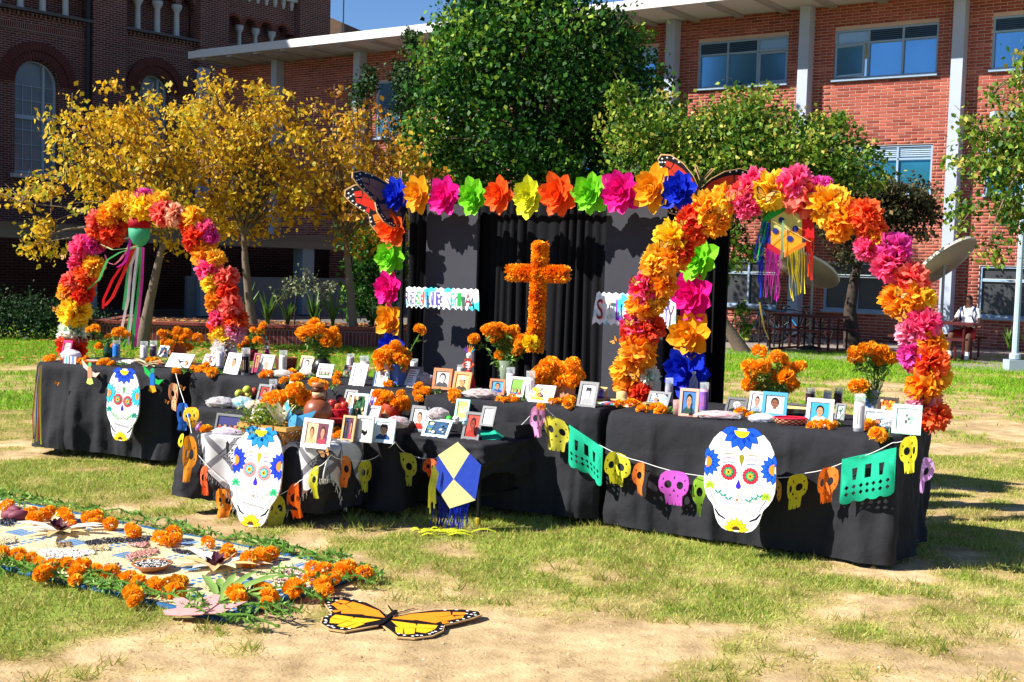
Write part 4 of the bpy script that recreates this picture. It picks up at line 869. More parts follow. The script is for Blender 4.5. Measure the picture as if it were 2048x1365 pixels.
lp = legs([(150, 694, 58, 'red'), (150, 668, 56, 'mint'), (158, 626, 62, 'yellow'), (150, 610, 46, 'amber'), (146, 585, 44, 'orange'), (172, 588, 44, 'red'), (158, 560, 50, 'coral'), (178, 552, 50, 'scarlet'), (162, 527, 42, 'pink'), (192, 533, 42, 'amber'), (172, 497, 50, 'pink'), (190, 487, 46, 'purple'), (200, 462, 50, 'scarlet'), (222, 472, 48, 'red')], 'left leg') + \
    crown([(205, 442, 46, 'coral', 'first from the left'), (230, 432, 50, 'orange', 'second from the left'), (238, 452, 44, 'red', 'third from the left'), (250, 412, 52, 'amber', 'fourth from the left'), (268, 420, 50, 'yellow', 'fifth from the left'), (290, 398, 40, 'purple', 'highest, half hidden'), (292, 415, 56, 'yellow', 'in the middle'), (320, 410, 54, 'amber', 'just right of the middle'), (336, 428, 52, 'coral', 'third from the right'), (360, 432, 46, 'peach', 'second from the right'), (376, 448, 44, 'scarlet', 'inside, at the right'), (392, 436, 46, 'amber', 'first from the right')]) + \
    legs([(455, 700, 50, 'white'), (448, 672, 56, 'yellow'), (470, 662, 44, 'palepink'), (440, 650, 44, 'red'), (445, 640, 48, 'pink'), (470, 640, 50, 'scarlet'), (468, 612, 46, 'coral'), (436, 606, 46, 'orange'), (460, 585, 40, 'red'), (438, 598, 38, 'orange'), (430, 565, 46, 'yellow'), (452, 556, 48, 'coral'), (424, 540, 50, 'pink'), (410, 508, 56, 'orange'), (434, 520, 40, 'amber'), (398, 478, 54, 'red'), (412, 462, 44, 'pink'), (424, 474, 30, 'purple')][:18], 'right leg')
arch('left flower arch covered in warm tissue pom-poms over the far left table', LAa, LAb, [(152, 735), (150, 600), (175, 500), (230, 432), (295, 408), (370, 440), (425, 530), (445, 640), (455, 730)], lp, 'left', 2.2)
RAa, RAb = (.86, 8.42), (2.52, 7.4)
rp = legs([(1282, 790, 50, 'red'), (1300, 752, 40, 'mint'), (1258, 770, 56, 'orange'), (1256, 738, 62, 'amber'), (1280, 705, 74, 'orange'), (1270, 672, 56, 'scarlet'), (1300, 660, 60, 'red'), (1276, 648, 66, 'pink'), (1290, 612, 66, 'orange'), (1312, 602, 50, 'amber'), (1296, 578, 70, 'pink'), (1328, 570, 56, 'orange'), (1312, 540, 66, 'orange'), (1322, 518, 66, 'amber'), (1350, 520, 60, 'orange'), (1366, 502, 50, 'red')], 'left leg') + \
    crown([(1352, 478, 76, 'yellow', 'first from the left'), (1390, 468, 50, 'scarlet', 'second from the left'), (1390, 442, 70, 'red', 'third from the left'), (1420, 420, 74, 'amber', 'fourth from the left'), (1432, 448, 56, 'orange', 'fifth from the left'), (1452, 402, 66, 'amber', 'sixth from the left'), (1488, 398, 70, 'coral', 'seventh from the left'), (1498, 412, 56, 'pink', 'low beside the middle'), (1508, 370, 66, 'pink', 'high beside the middle'), (1545, 383, 78, 'yellow', 'in the middle'), (1594, 366, 66, 'pink', 'high right of the middle'), (1606, 396, 76, 'coral', 'low right of the middle'), (1642, 376, 46, 'purple', 'behind at the top right'), (1660, 412, 84, 'amber', 'fourth from the right'), (1690, 432, 70, 'orange', 'third from the right'), (1732, 432, 66, 'scarlet', 'second from the right'), (1680, 455, 60, 'orange', 'low third from the right'), (1742, 458, 60, 'scarlet', 'first from the right')]) + \
    legs([(1866, 832, 64, 'scarlet'), (1846, 806, 66, 'palepink'), (1852, 768, 76, 'orange'), (1872, 752, 60, 'amber'), (1865, 722, 70, 'scarlet'), (1830, 712, 62, 'purple'), (1862, 688, 60, 'orange'), (1850, 650, 66, 'pink'), (1820, 668, 60, 'palepink'), (1828, 640, 50, 'pink'), (1796, 602, 68, 'orange'), (1830, 595, 60, 'orange'), (1850, 598, 44, 'yellow'), (1822, 560, 70, 'coral'), (1782, 530, 74, 'pink'), (1790, 500, 70, 'purple'), (1736, 498, 50, 'pink'), (1752, 478, 44, 'amber')], 'right leg')
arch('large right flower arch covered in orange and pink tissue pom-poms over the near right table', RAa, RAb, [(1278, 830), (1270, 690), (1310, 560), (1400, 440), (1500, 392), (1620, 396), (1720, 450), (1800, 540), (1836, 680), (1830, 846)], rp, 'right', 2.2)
# ------------------------------------------------------------------ butterflies
FWg = [(.03, .04), (.2, .3), (.45, .5), (.75, .62), (.95, .6), (1.0, .5), (.93, .33), (.8, .14), (.7, 0), (.4, -.04), (.05, -.01)]
HWg = [(.04, -.03), (.4, -.06), (.68, -.03), (.74, -.18), (.68, -.38), (.52, -.52), (.32, -.54), (.16, -.36)]
CELLS_F = [[(.08, .05), (.22, .24), (.42, .36), (.5, .22), (.3, .06)], [(.36, .07), (.54, .21), (.62, .12), (.58, .03)], [(.46, .39), (.62, .46), (.66, .36), (.55, .25)], [(.68, .47), (.8, .5), (.82, .42), (.7, .38)], [(.57, .22), (.69, .34), (.76, .24), (.66, .13)], [(.64, .1), (.7, .11), (.74, .08), (.68, .03)], [(.74, .33), (.82, .38), (.84, .3), (.78, .26)]]
CELLS_H = [[(.1, -.07), (.36, -.09), (.42, -.2), (.24, -.24)], [(.42, -.08), (.62, -.06), (.63, -.16), (.45, -.19)], [(.45, -.22), (.63, -.2), (.58, -.34), (.48, -.33)], [(.3, -.26), (.42, -.25), (.46, -.4), (.38, -.44)], [(.2, -.27), (.28, -.27), (.34, -.44), (.26, -.42)]]
DOTS = [(.55, .52), (.68, .575), (.82, .57), (.92, .53), (.955, .45), (.9, .36), (.86, .27), (.81, .19), (.76, .1), (.9, .46), (.84, .47), (.7, -.07), (.71, -.15), (.68, -.26), (.64, -.36), (.57, -.44), (.48, -.49), (.38, -.49), (.3, -.46), (.655, -.3), (.52, -.45)]
def grow(c, e=1.2): mx_ = sum(p[0] for p in c) / len(c); mz_ = sum(p[1] for p in c) / len(c); return [(mx_ + (a - mx_) * e, mz_ + (b - mz_) * e) for a, b in c]
CELLS_F = [grow(c) for c in CELLS_F]; CELLS_H = [grow(c) for c in CELLS_H]
ply = mat('plywood_edge', '#c9a06a', .8, .15, 20); ink = pm('#120d10'); wht = pm('#eceae2')
def sc_(p, s, c=(0, 0), e=1.0): return [(c[0] + (x - c[0]) * e * 1.0, c[1] + (z - c[1]) * e) for x, z in [(a * s, b * s) for a, b in p]]
def wing(parent, s, mir, c1, c2, th, nm='wing', cells=True, edge=.045, rotz=0, under=None):
    piv = bpy.data.objects.new(nm, None); m = -1 if mir else 1
    def F_(p): return [(m * a * s, b * s) for a, b in p]
    mb = MB(); outl = [(a, b) for a, b in FWg[1:-1]] + HWg[2:-1]
    full = [(.0, .05)] + FWg[1:9] + HWg[3:] + [(.0, -.2)]
    cxx, czz = .45, .05
    big = [(cxx + (a - cxx) * (1 + edge) if a > .02 else a, czz + (b - czz) * (1 + edge)) for a, b in full]
    mb.ext(F_(big) if m > 0 else F_(big)[::-1], -th / 2, th / 2, 0); w_ = mb.build(nm, ply, parent)
    pb = MB(); yy = -th / 2 - .0012; pb.sheet(F_(full), yy, 0)
    for c in CELLS_F: pb.sheet(F_(c), yy - .0012, 1)
    for c in CELLS_H: pb.sheet(F_(c), yy - .0012, 2)
    for (a, b) in DOTS: pb.ell(m * a * s, b * s, .02 * s, .016 * s, yy - .0012, 3, 8)
    pb.build('wing_print', [ink, pm(c1), pm(c2), wht], w_)
    if under:
        qb = MB(); y2 = th / 2 + .0012; qb.sheet(F_(full), y2, 0)
        for c in CELLS_F + CELLS_H: qb.sheet(F_(c), y2 + .0012, 1)
        for (a, b) in DOTS: qb.ell(m * a * s, b * s, .017 * s, .013 * s, y2 + .0012, 2, 8)
        qb.build('wing_underside', [pm('#1c2438'), pm('#7a5a50'), wht], w_)  # darker bluish copy of the print: shade on the turned wing put into colour
    return w_
def monarch(label, pos, rot, s, fold=(0, 0), th=.012, group=None, c1='#d8541a', c2='#f09a1c', ant=True):
    root = thing('monarch_cutout', label, 'butterfly', pos, rot=rot, group=group)
    for mir, f_ in ((0, fold[0]), (1, fold[1])):
        w_ = wing(root, s, mir, c1, c2, th, under=abs(f_) > 1); w_.rotation_euler = (0, 0, f_)
    mb = MB(); mb.ext([(-.02 * s, .3 * s), (.02 * s, .3 * s), (.035 * s, .1 * s), (.025 * s, -.2 * s), (0, -.32 * s), (-.025 * s, -.2 * s), (-.035 * s, .1 * s)], -.006 - th, -.0005 - th / 2); mb.build('body', ink, root)
    if ant:
        for m in (-1, 1):
            mb = MB(); mb.ext([(m * .01 * s, .24 * s), (m * .05 * s, .24 * s), (m * .21 * s, .5 * s), (m * .15 * s, .52 * s)][::m], -th * .4, th * .4); a_ = mb.build('antenna', ply, root)
            mb = MB(); mb.stroke([(m * .025 * s, .25 * s), (m * .1 * s, .38 * s), (m * .175 * s, .5 * s)], .025 * s, -th * .4 - .001); mb.build('antenna_print', ink, a_)
    return root
gp = at(775, 1240, .016)
monarch('large painted monarch butterfly board lying flat on the bare earth', gp, (R(-88), 0, R(-14)), .385, (0, 0), .006, c1='#f48a1c', c2='#fab41c')
P_ = onback(806, 400, .0); monarch('monarch butterfly cutout with raised wings at the top left of the backdrop', P_, (0, R(-26), bang + R(10)), .46, (R(-106), R(20)), c1='#d02a12', c2='#e8741a')
P_ = onback(1398, 384, .02); monarch('monarch butterfly cutout above the blue flower at the top right of the backdrop', P_, (0, R(10), bang + R(20)), .35, (R(26), R(-8)), c1='#b8321a', c2='#d8701c')
# small butterflies pinned on the arches and cloths
ol = pm('#e88a1c'); 
def small_butterfly(label, P, s, yaw, group, roll=0, tilt=0, c='#ef9420'):
    root = thing('small_butterfly', label, 'butterfly', P, rot=(tilt, roll, yaw), group=group)
    for m in (-1, 1):
        mb = MB(); f_ = lambda p: [(m * a * s, b * s) for a, b in p]
        fl = f_([(0, .05)] + FWg[1:9]); hl = f_(HWg); mb.sheet(fl, 0, 0); mb.sheet(hl, -.0004, 0)
        for c_ in CELLS_F[:5]: mb.sheet(f_(c_), -.0012, 1)
        for c_ in CELLS_H: mb.sheet(f_(c_), -.0016, 1)
        o = mb.build('wing', [ink, mat('wing_' + c[1:], c, .5, .1, 20, trans=.4)], root); o.rotation_euler = (0, 0, m * R(-22))
    mb = MB(); mb.tube([(0, -.004, -.3 * s), (0, -.006, 0), (0, -.004, .25 * s)], [.006 * s, .03 * s, .01 * s], 6); mb.build('body', ink, root)
bl = [(1545, 396, 'right', 'on the yellow crown pom-pom', 42, 15), (1345, 492, 'right', 'on the yellow pom-pom left of the crown', 24, 10), (1478, 400, 'right', 'left of the crown between orange and red', 26, -20), (1384, 448, 'right', 'on the red pom-pom high on the left side', 18, 0), (1288, 565, 'right', 'on the pink pom-pom half way up the left leg', 24, 30), (1277, 645, 'right', 'on the pink pom-pom low on the left leg', 24, 0), (1290, 748, 'right', 'near the mint pom-pom at the left foot', 30, -30), (1815, 635, 'right', 'pale, on the right leg beside hot pink', 30, -40), (1812, 590, 'right', 'on the orange pom-pom of the right leg', 26, 20), (1248, 680, 'right', 'sticking out at the left edge of the left leg', 22, -50),
      (158, 515, 'left', 'on the pink pom-pom of the left leg', 22, -20), (140, 620, 'left', 'on the yellow pom-pom of the left leg', 20, 10), (156, 592, 'left', 'on the orange pom-pom of the left leg', 18, 0), (277, 420, 'left', 'on the crown', 18, 20)]
for (x, y, sd, wh, sz, rl) in bl:
    A_, B_ = (RAa, RAb) if sd == 'right' else (LAa, LAb); P_ = onv(x, y, A_, B_) + NX * .16; small_butterfly(f'paper butterfly {wh} of the {sd} arch', P_, sz * mpp(P_) * .55, YAW, 'paper butterflies on the arches', R(rl), R(-20), '#f0a030')
# ================================================================== FRAMED PHOTOGRAPHS
class Pr:
    def __init__(s): s.mb = MB(); s.h = []; s.y = 0
    def i(s, h):
        if h not in s.h: s.h.append(h)
        return s.h.index(h)
    def up(s): s.y -= .0007
def draw(pr, kind, c, W_, H_, x0, z0, seed):
    """flat print inside the rectangle x0..x0+W, z0..z0+H"""
    rr = random.Random(seed); mb = pr.mb; X_ = lambda a: x0 + a * W_; Z_ = lambda b: z0 + b * H_
    def poly(pts, h): mb.sheet([(X_(a), Z_(b)) for a, b in pts], pr.y, pr.i(h))
    def ell(cx, cz, rx, rz, h, n_=16): mb.sheet([(X_(cx + rx * math.cos(6.2832 * k / n_)), Z_(cz + rz * math.sin(6.2832 * k / n_))) for k in range(n_)], pr.y, pr.i(h))
    poly([(0, 0), (1, 0), (1, 1), (0, 1)], c[0]); pr.up()
    def bust(cx, sc, skin, hair, shirt, hat=None):
        b0 = 0
        poly([(max(0, cx - .42 * sc), b0), (min(1, cx + .42 * sc), b0), (min(1, cx + .4 * sc), .16 * sc), (cx + .2 * sc, .3 * sc), (cx - .2 * sc, .3 * sc), (max(0, cx - .4 * sc), .16 * sc)], shirt); pr.up()
        ell(cx, .6 * sc, .215 * sc, .27 * sc, hair); pr.up()
        poly([(cx - .08 * sc, .24 * sc), (cx + .08 * sc, .24 * sc), (cx + .08 * sc, .45 * sc), (cx - .08 * sc, .45 * sc)], skin); pr.up()
        ell(cx, .54 * sc, .17 * sc, .22 * sc, skin); pr.up()
        for e in (-.07, .07): ell(cx + e * sc, .57 * sc, .03 * sc, .014 * sc, '#2a1d18', 8); poly([(cx + (e - .04) * sc, .605 * sc), (cx + (e + .04) * sc, .605 * sc), (cx + (e + .04) * sc, .622 * sc), (cx + (e - .04) * sc, .622 * sc)], '#2a1d18')
        poly([(cx - .02 * sc, .5 * sc), (cx + .025 * sc, .48 * sc), (cx + .01 * sc, .57 * sc)], '#8a5a44' if skin[1] not in 'bBcC9' else '#777777')
        ell(cx, .42 * sc, .06 * sc, .016 * sc, '#6e3028' if hat != 'tache' else '#1c1512', 8); pr.up()
        if hat in ('hat', 'tache'): ell(cx, .72 * sc, .32 * sc, .05 * sc, '#d8d0c0'); pr.up(); poly([(cx - .17 * sc, .72 * sc), (cx + .17 * sc, .72 * sc), (cx + .12 * sc, .9 * sc), (cx - .12 * sc, .9 * sc)], '#d8d0c0')
        if hat == 'cap': poly([(cx - .2 * sc, .68 * sc), (cx + .2 * sc, .68 * sc), (cx + .17 * sc, .86 * sc), (cx - .17 * sc, .86 * sc)], '#2a2c34')
    if kind == 'p': bust(.5, 1.02, c[1], c[2], c[3], c[4] if len(c) > 4 else None)
    elif kind == 'g':
        n_ = c[-1]
        for k in range(n_):
            cx = (k + .5) / n_; s_ = min(.95, 1.5 / n_) * rr.uniform(.85, 1.05); sh = rr.choice(c[1:-1]); bust(cx, s_, rr.choice(['#c08a66', '#d8a884', '#a06a4a']), rr.choice(['#1a1412', '#2c1d16', '#4a3020']), sh)
    elif kind == 's':
        for k in range(14):
            pts = []; cx, cz, r_ = rr.random(), rr.random(), rr.uniform(.06, .2)
            for j in range(7): a = 6.2832 * j / 7; pts.append((min(1, max(0, cx + r_ * rr.uniform(.6, 1.1) * math.cos(a))), min(1, max(0, cz + r_ * rr.uniform(.6, 1.1) * math.sin(a)))))
            poly(pts, rr.choice(c[1:])); pr.up()
        if rr.random() < .8: bust(rr.uniform(.35, .6), .62, '#b98060', '#1c1410', rr.choice(c[1:]))
    elif kind == 't':
        for k in range(6):
            z = .85 - k * .13; w_ = rr.uniform(.4, .8); poly([(.1, z), (.1 + w_, z), (.1 + w_, z + .035), (.1, z + .035)], c[1])
    elif kind == 'b':                                     # faint sketch
        for k in range(5): ell(rr.uniform(.3, .7), rr.uniform(.25, .75), rr.uniform(.05, .16), rr.uniform(.04, .12), rr.choice(c[1:]))
    elif kind == 'k':                                     # two small skull faces on a card
        for cx in (.3, .7):
            ell(cx, .5, .13, .2, '#f4f0dc'); pr.up(); ell(cx - .05, .52, .03, .05, '#151515', 8); ell(cx + .05, .52, .03, .05, '#151515', 8); poly([(cx - .05, .36), (cx + .05, .36), (cx + .05, .39), (cx - .05, .39)], '#151515'); pr.up()
    pr.up()
ZR = .62
m_ = MB(); m_.box((kw / 2, .52, (ZQ + ZR) / 2 + .004), (kw - .06, .3, ZR - ZQ - .012)); tag(m_.build('riser_box', cloth, None, False, (ka.x, ka.y, 0), (0, 0, math.atan2(ku.y, ku.x))), 'black covered riser at the back of the kite table', 'riser')
GREY, WHT_, TAN_, BLU, TEAL_, ORG, DRK, RED_, PUR = '#7d7d7c', '#f2efe9', '#c9a878', '#4b9cc4', '#a9d4d8', '#cf7a4c', '#26262a', '#b02a2a', '#6a4a94'
def framed(x0, y0, x1, y1, z, fr, kind, c, label, lean=20, mat_=0, easel=True, yaw=0, border=.11, double=None):
    le = R(lean); xb = x0 + (x1 - x0) * .42; P = at(xb, y1 - 3, z + .003); k = mpp(P)
    H_ = (y1 - y0) * k / math.cos(le) * .94; W_ = max(.05, ((x1 - x0) * k - H_ * math.sin(le) * .47) / .86)
    seed = int(x0 * 7 + y0); rr = random.Random(seed)
    root = thing('framed_photo', label, 'photo frame', P, rot=(-le, 0, YAW + R(yaw + rr.uniform(-5, 5))))
    b = border * min(W_, H_) + .004; mb = MB(); t_ = .012
    for (cx, cz, w, h) in ((0, b / 2, W_, b), (0, H_ - b / 2, W_, b), (-W_ / 2 + b / 2, H_ / 2, b, H_ - 2 * b), (W_ / 2 - b / 2, H_ / 2, b, H_ - 2 * b)): mb.box((cx, 0, cz), (w, t_, h))
    mb.build('frame', mat('frame_' + fr[1:], fr, .5, .12, 25, bump=.1), root)
    mb = MB(); mb.box((0, .004, H_ / 2), (W_ - b, .003, H_ - b)); mb.build('backing', mat('frame_back', '#3b352e', .9), root)
    pr = Pr()
    iw, ih = W_ - 2 * b, H_ - 2 * b
    if mat_: pr.mb.sheet([(-iw / 2, b), (iw / 2, b), (iw / 2, b + ih), (-iw / 2, b + ih)], .0015, pr.i('#e9e6dd'))
    q = mat_ * min(iw, ih); pr.y = .0008
    if double:
        draw(pr, kind, c, iw / 2 - q * .7, ih - 2 * q, -iw / 2 + q * .5, b + q, seed); pr.y = .0008; draw(pr, double[0], double[1], iw / 2 - q * .7, ih - 2 * q, q * .2, b + q, seed + 1)
    else: draw(pr, kind, c, iw - 2 * q, ih - 2 * q, -iw / 2 + q, b + q, seed)
    pr.mb.build('print', [pm(h) for h in pr.h], root)
    if easel:
        mb = MB(); bl = math.sin(le) * H_ * .7 + .02
        d = Matrix.Rotation(le, 3, 'X'); p0 = Vector((0, .008, H_ * .7)); foot = d.inverted() @ Vector((0, bl + .03, 0)); foot = Matrix.Rotation(le, 3, 'X') @ Vector((0, bl + .03, 0)) if False else None
        zt_ = H_ * .7; yb = (zt_ * math.sin(le) + .05); fy = yb * math.cos(le); fz = yb * math.sin(le)
        mb.add([(-.015, .007, zt_), (.015, .007, zt_), (.02, fy, fz), (-.02, fy, fz)], [(0, 1, 2, 3)]); mb.build('easel_back', mat('frame_back', '#3b352e'), root)
    return root
BWb, BWs, BWh = '#b8b8b4', '#c9c6c0', '#1e1e20'
S_, H1 = '#c48f6c', '#1d1512'
FRAMES = [
 (121, 683, 148, 712, ZT1, '#c02a70', 't', ('#d8b8b0', '#7a3a3a'), 'small magenta framed card beside the left arch foot', 12), (313, 694, 340, 718, ZT1, WHT_, 'p', ('#3a5a8a', S_, H1, '#d8d8d8'), 'white framed photo of a dark haired person next to the tall candles', 20),
 (328, 711, 389, 739, ZT1, WHT_, 'b', ('#d8d8d4', '#111111', '#3a3a3a'), 'low wide white frame with a black and white sketch', 38), (402, 712, 436, 734, ZT1, WHT_, 's', ('#e8e4e0', '#4a5a9a', '#b07a5a'), 'white print lying low behind the pale candle', 30),
 (443, 708, 485, 752, ZT1, WHT_, 'p', ('#f0ece6', S_, H1, '#b8c8c8'), 'tall white framed portrait standing left of the black candle', 22), (502, 708, 520, 750, ZT1, '#b8486a', 'p', ('#c8a060', S_, '#3a2418', '#a03050'), 'narrow pink edged photo right of the black candle', 16),
 (509, 711, 549, 756, ZT1, '#a9a59c', 'p', ('#d0d8c8', '#d8a080', '#e8e0d8', '#d83a24'), 'grey framed photo of a white haired person in red', 22), (594, 714, 629, 748, ZT1, TAN_, 'p', (BWb, BWs, BWh, '#e8e6e0'), 'tan edged black and white photo of a child', 22),
 (632, 731, 668, 759, ZT1, WHT_, 'g', ('#e0ded8', '#3a6a8a', '#a05030', '#4a7a3a', 3), 'white framed snapshot of three standing people below the black pot', 26), (685, 733, 708, 757, ZT1, GREY, 's', ('#4a4a4a', '#6a9a8a', '#8a3a3a'), 'little grey frame behind the big white portrait', 20),
 (696, 729, 736, 775, ZT1, WHT_, 'p', ('#eeece8', '#c8c4c0', '#8a8a90', '#d8d6dc'), 'large white framed pale sketch portrait left of the blue vase', 20), (744, 729, 779, 777, ZT1, '#bfe0ea', 'p', ('#e4e2dc', '#b0aca6', '#1a1a1c', '#cfc8c0'), 'pale blue framed portrait of a long haired woman by the blue vase', 18),
 (798, 736, 841, 779, ZT1, GREY, 't', ('#eceae4', '#3a3a3a'), 'grey framed page of writing leaning beside the black panel', 34), (865, 738, 906, 783, ZT1, ORG, 'p', ('#b8b4ac', BWs, BWh, '#4a4a4c'), 'orange framed black and white photo of a young man', 12),
 (903, 745, 944, 791, ZT1, '#d08a4c', 'p', ('#d8b078', '#c8925e', H1, '#4a3a34', 'tache'), 'orange framed photo of a man in a hat with a moustache', 16), (979, 760, 1012, 793, ZT1, ORG, 'p', ('#5aa0c8', '#c48a64', H1, '#2a4a8a'), 'orange framed photo of a boy against bright colours', 14),
 (1014, 756, 1052, 798, ZT1, WHT_, 'g', ('#7ab04a', '#e8e8e8', '#3a6aa8', '#c83a3a', 3), 'white framed photo of people on green grass between two candles', 22), (1055, 774, 1112, 809, ZT1, '#e8e2ea', 's', ('#f2eee0', '#e8d030', '#efe080', '#e8d84a'), 'white card with a yellow painted picture before the tan box', 34),
 (1153, 765, 1197, 818, ZT1, GREY, 'p', ('#d8d6d2', BWs, BWh, '#9a9a98', 'cap'), 'grey framed black and white photo of a smiling man in a cap', 18), (1188, 776, 1215, 805, ZT1, '#c8a85a', 'p', ('#b8a4d0', '#8a6a9a', '#2a1c34', '#5a3a7a'), 'purple toned photo behind the smiling man in a cap', 16),
 (510, 771, 544, 808, ZM, GREY, 'p', ('#a83a2a', '#b87a5a', H1, '#4a7ab0'), 'grey framed photo with a red ground beside the mangoes', 20), (566, 766, 590, 815, ZM, '#cfe6ea', 't', ('#f0eee8', '#9ab0b8'), 'pale card standing behind the big marigold bunch', 20),
 (678, 782, 713, 830, ZM, GREY, 'p', ('#e0dcd4', '#d8a078', '#3a2a20', '#6a8ab0'), 'grey framed photo of a face behind the red apple basket', 24), (696, 788, 737, 848, ZM, '#cfe8e4', 's', ('#2c5a34', '#4a7a44', '#c8b088', '#8a4a2a', '#26463a'), 'tall pale teal frame with a dark green group photo', 16),
 (728, 782, 752, 832, ZM, '#e6e0ee', 's', ('#c8c0e0', '#4a3aa0', '#6a4ab0'), 'small lilac photo behind the tall teal frame', 24), (714, 814, 762, 850, ZM, '#a8a6a0', 't', ('#c9c6bc', '#5a5a58'), 'grey framed certificate leaning in front of the marigold pot', 26),
 (430, 830, 489, 865, ZK, '#6a6a68', 'g', ('#3a3a6a', '#d8442a', '#e8e4e0', '#c83a2a', 4), 'dark grey framed family photo at the left of the low table', 14), (497, 820, 530, 852, ZK + .03, '#e8dcc4', 'b', ('#efe4cc', '#b0904a', '#7a5a34'), 'cream card with a drawing behind the wicker basket', 20),
 (602, 839, 668, 900, ZK, WHT_, 'g', ('#d8b088', '#e8d8c0', '#d0a070', 1), 'big white double frame right of the wicker basket', 14), (680, 832, 712, 886, ZK, '#c8a070', 'p', ('#3a3f5a', '#5a3a34', '#14100f', '#2a2c3c'), 'narrow tan frame with a dark picture behind the big double frame', 12),
 (710, 832, 750, 888, ZK, '#b4b2ac', 'b', ('#f0eee6', '#101010', '#2a2a2a'), 'tall grey frame with a black ink drawing on the low table', 10), (743, 839, 793, 889, ZK, '#bfe2ec', 'p', ('#dfe6ea', '#d09a70', '#26324a', '#2a4a7a', 'cap'), 'tilted pale blue frame with a man in a dark cap at the scarf edge', 14),
 (815, 813, 859, 868, ZQ, GREY, 'p', ('#e8e0d8', '#d89a80', '#4a342a', '#d02a20'), 'grey framed photo of a person in a red top on the kite table', 16), (841, 842, 905, 878, ZQ, '#d4ecf4', 's', ('#2a4a6a', '#1f2f34', '#6a8a4a', '#c8b8a0', '#3a6a8a'), 'pale blue wide frame with a crowded photo on the kite table', 34),
 (907, 800, 940, 846, ZR, '#a4e0cc', 'k', ('#e8d86a',), 'mint card with two little painted skulls', 14), (921, 826, 965, 883, ZQ, '#6a6a6a', 'p', ('#b8483a', '#8a3428', '#24100e', '#a02a20'), 'grey frame with a deep red picture right of the crowded photo', 20),
 (958, 815, 992, 856, ZR, GREY, 'b', ('#f0eeea', '#d8d4ce'), 'grey framed faded white photo behind the green paper cutout', 22), (979, 828, 1029, 872, ZQ, '#8a8a88', 'g', ('#e0e4ea', '#3a4a7a', '#8a8a92', 3), 'grey wide frame with a seated group, rightmost on the kite table', 26),
 (1293, 787, 1342, 816, ZT1, GREY, 's', ('#dfe4ec', '#3a3a40', '#7a9ac0', '#f0f0f0'), 'grey low frame with a pale blue photo behind the sombrero marigolds', 34), (1360, 777, 1398, 837, ZT1, '#f0a890', 'p', ('#4a78b0', '#c48c68', H1, '#2f4a44'), 'pink framed portrait of a bearded man in a dark jacket', 8),
 (1450, 798, 1496, 832, ZT1, '#3c3c3e', 'p', ('#6a6a68', '#a8a6a2', '#d0cec8', '#1c1c1e'), 'dark framed old photo of a pale head left of the marigold vase', 26), (1495, 785, 1530, 831, ZT1, '#b8b4ac', 'p', ('#d0cdd4', '#b88a70', H1, '#8a9ac0'), 'light grey tilted frame with a standing man', 20),
 (1527, 785, 1575, 837, ZT1, BLU, 'p', ('#d8cfc0', '#8a5a44', H1, '#f0f0ee'), 'blue framed photo of a person in a white shirt', 10), (1569, 810, 1621, 837, ZT1, DRK, 'g', ('#d8b878', '#4a6aa0', '#2a2a30', '#b07a3a', 2), 'black low wide frame with two cartoon like faces', 22),
 (1615, 798, 1667, 856, ZT1, WHT_, 'p', ('#3a9ac0', '#c8906a', H1, '#f0ead8'), 'white framed portrait with a turquoise ground in the middle of the right table', 12), (1668, 810, 1692, 844, ZT1, GREY, 's', ('#b8c8c0', '#4a7a5a', '#d8d8d8'), 'small grey frame right of the white turquoise portrait', 24),
 (1727, 821, 1788, 864, ZT1, '#a9a8a2', 's', ('#e8ecf0', '#f0f0f0', '#c8d4e0', '#8aa0b8'), 'grey frame with a washed out white photo right of the tall candle', 22), (1755, 796, 1795, 847, ZT1, '#3a2c26', 's', ('#e88a2a', '#f0a83a', '#d8602a', '#f4d8a0'), 'dark frame with an orange picture behind the washed out photo', 14),
 (1789, 810, 1843, 872, ZT1, '#bfeedd', 'b', ('#f2f4ea', '#5a6a5a', '#8ab0a0'), 'big mint bordered drawing at the right end of the table', 12), (1725, 800, 1747, 830, ZT1, '#8ab8e0', 'b', ('#a8cdea', '#7aa8d0'), 'light blue card behind the tall pictured candle', 18)]
for f_ in FRAMES:
    dbl = ('p', ('#6a3a4a', '#c88a6a', '#3a2018', '#a03a4a')) if 'double frame' in f_[8] else None
    framed(*f_[:9], lean=f_[9], mat_=.035 if f_[5] in (WHT_, GREY) else 0, double=dbl)
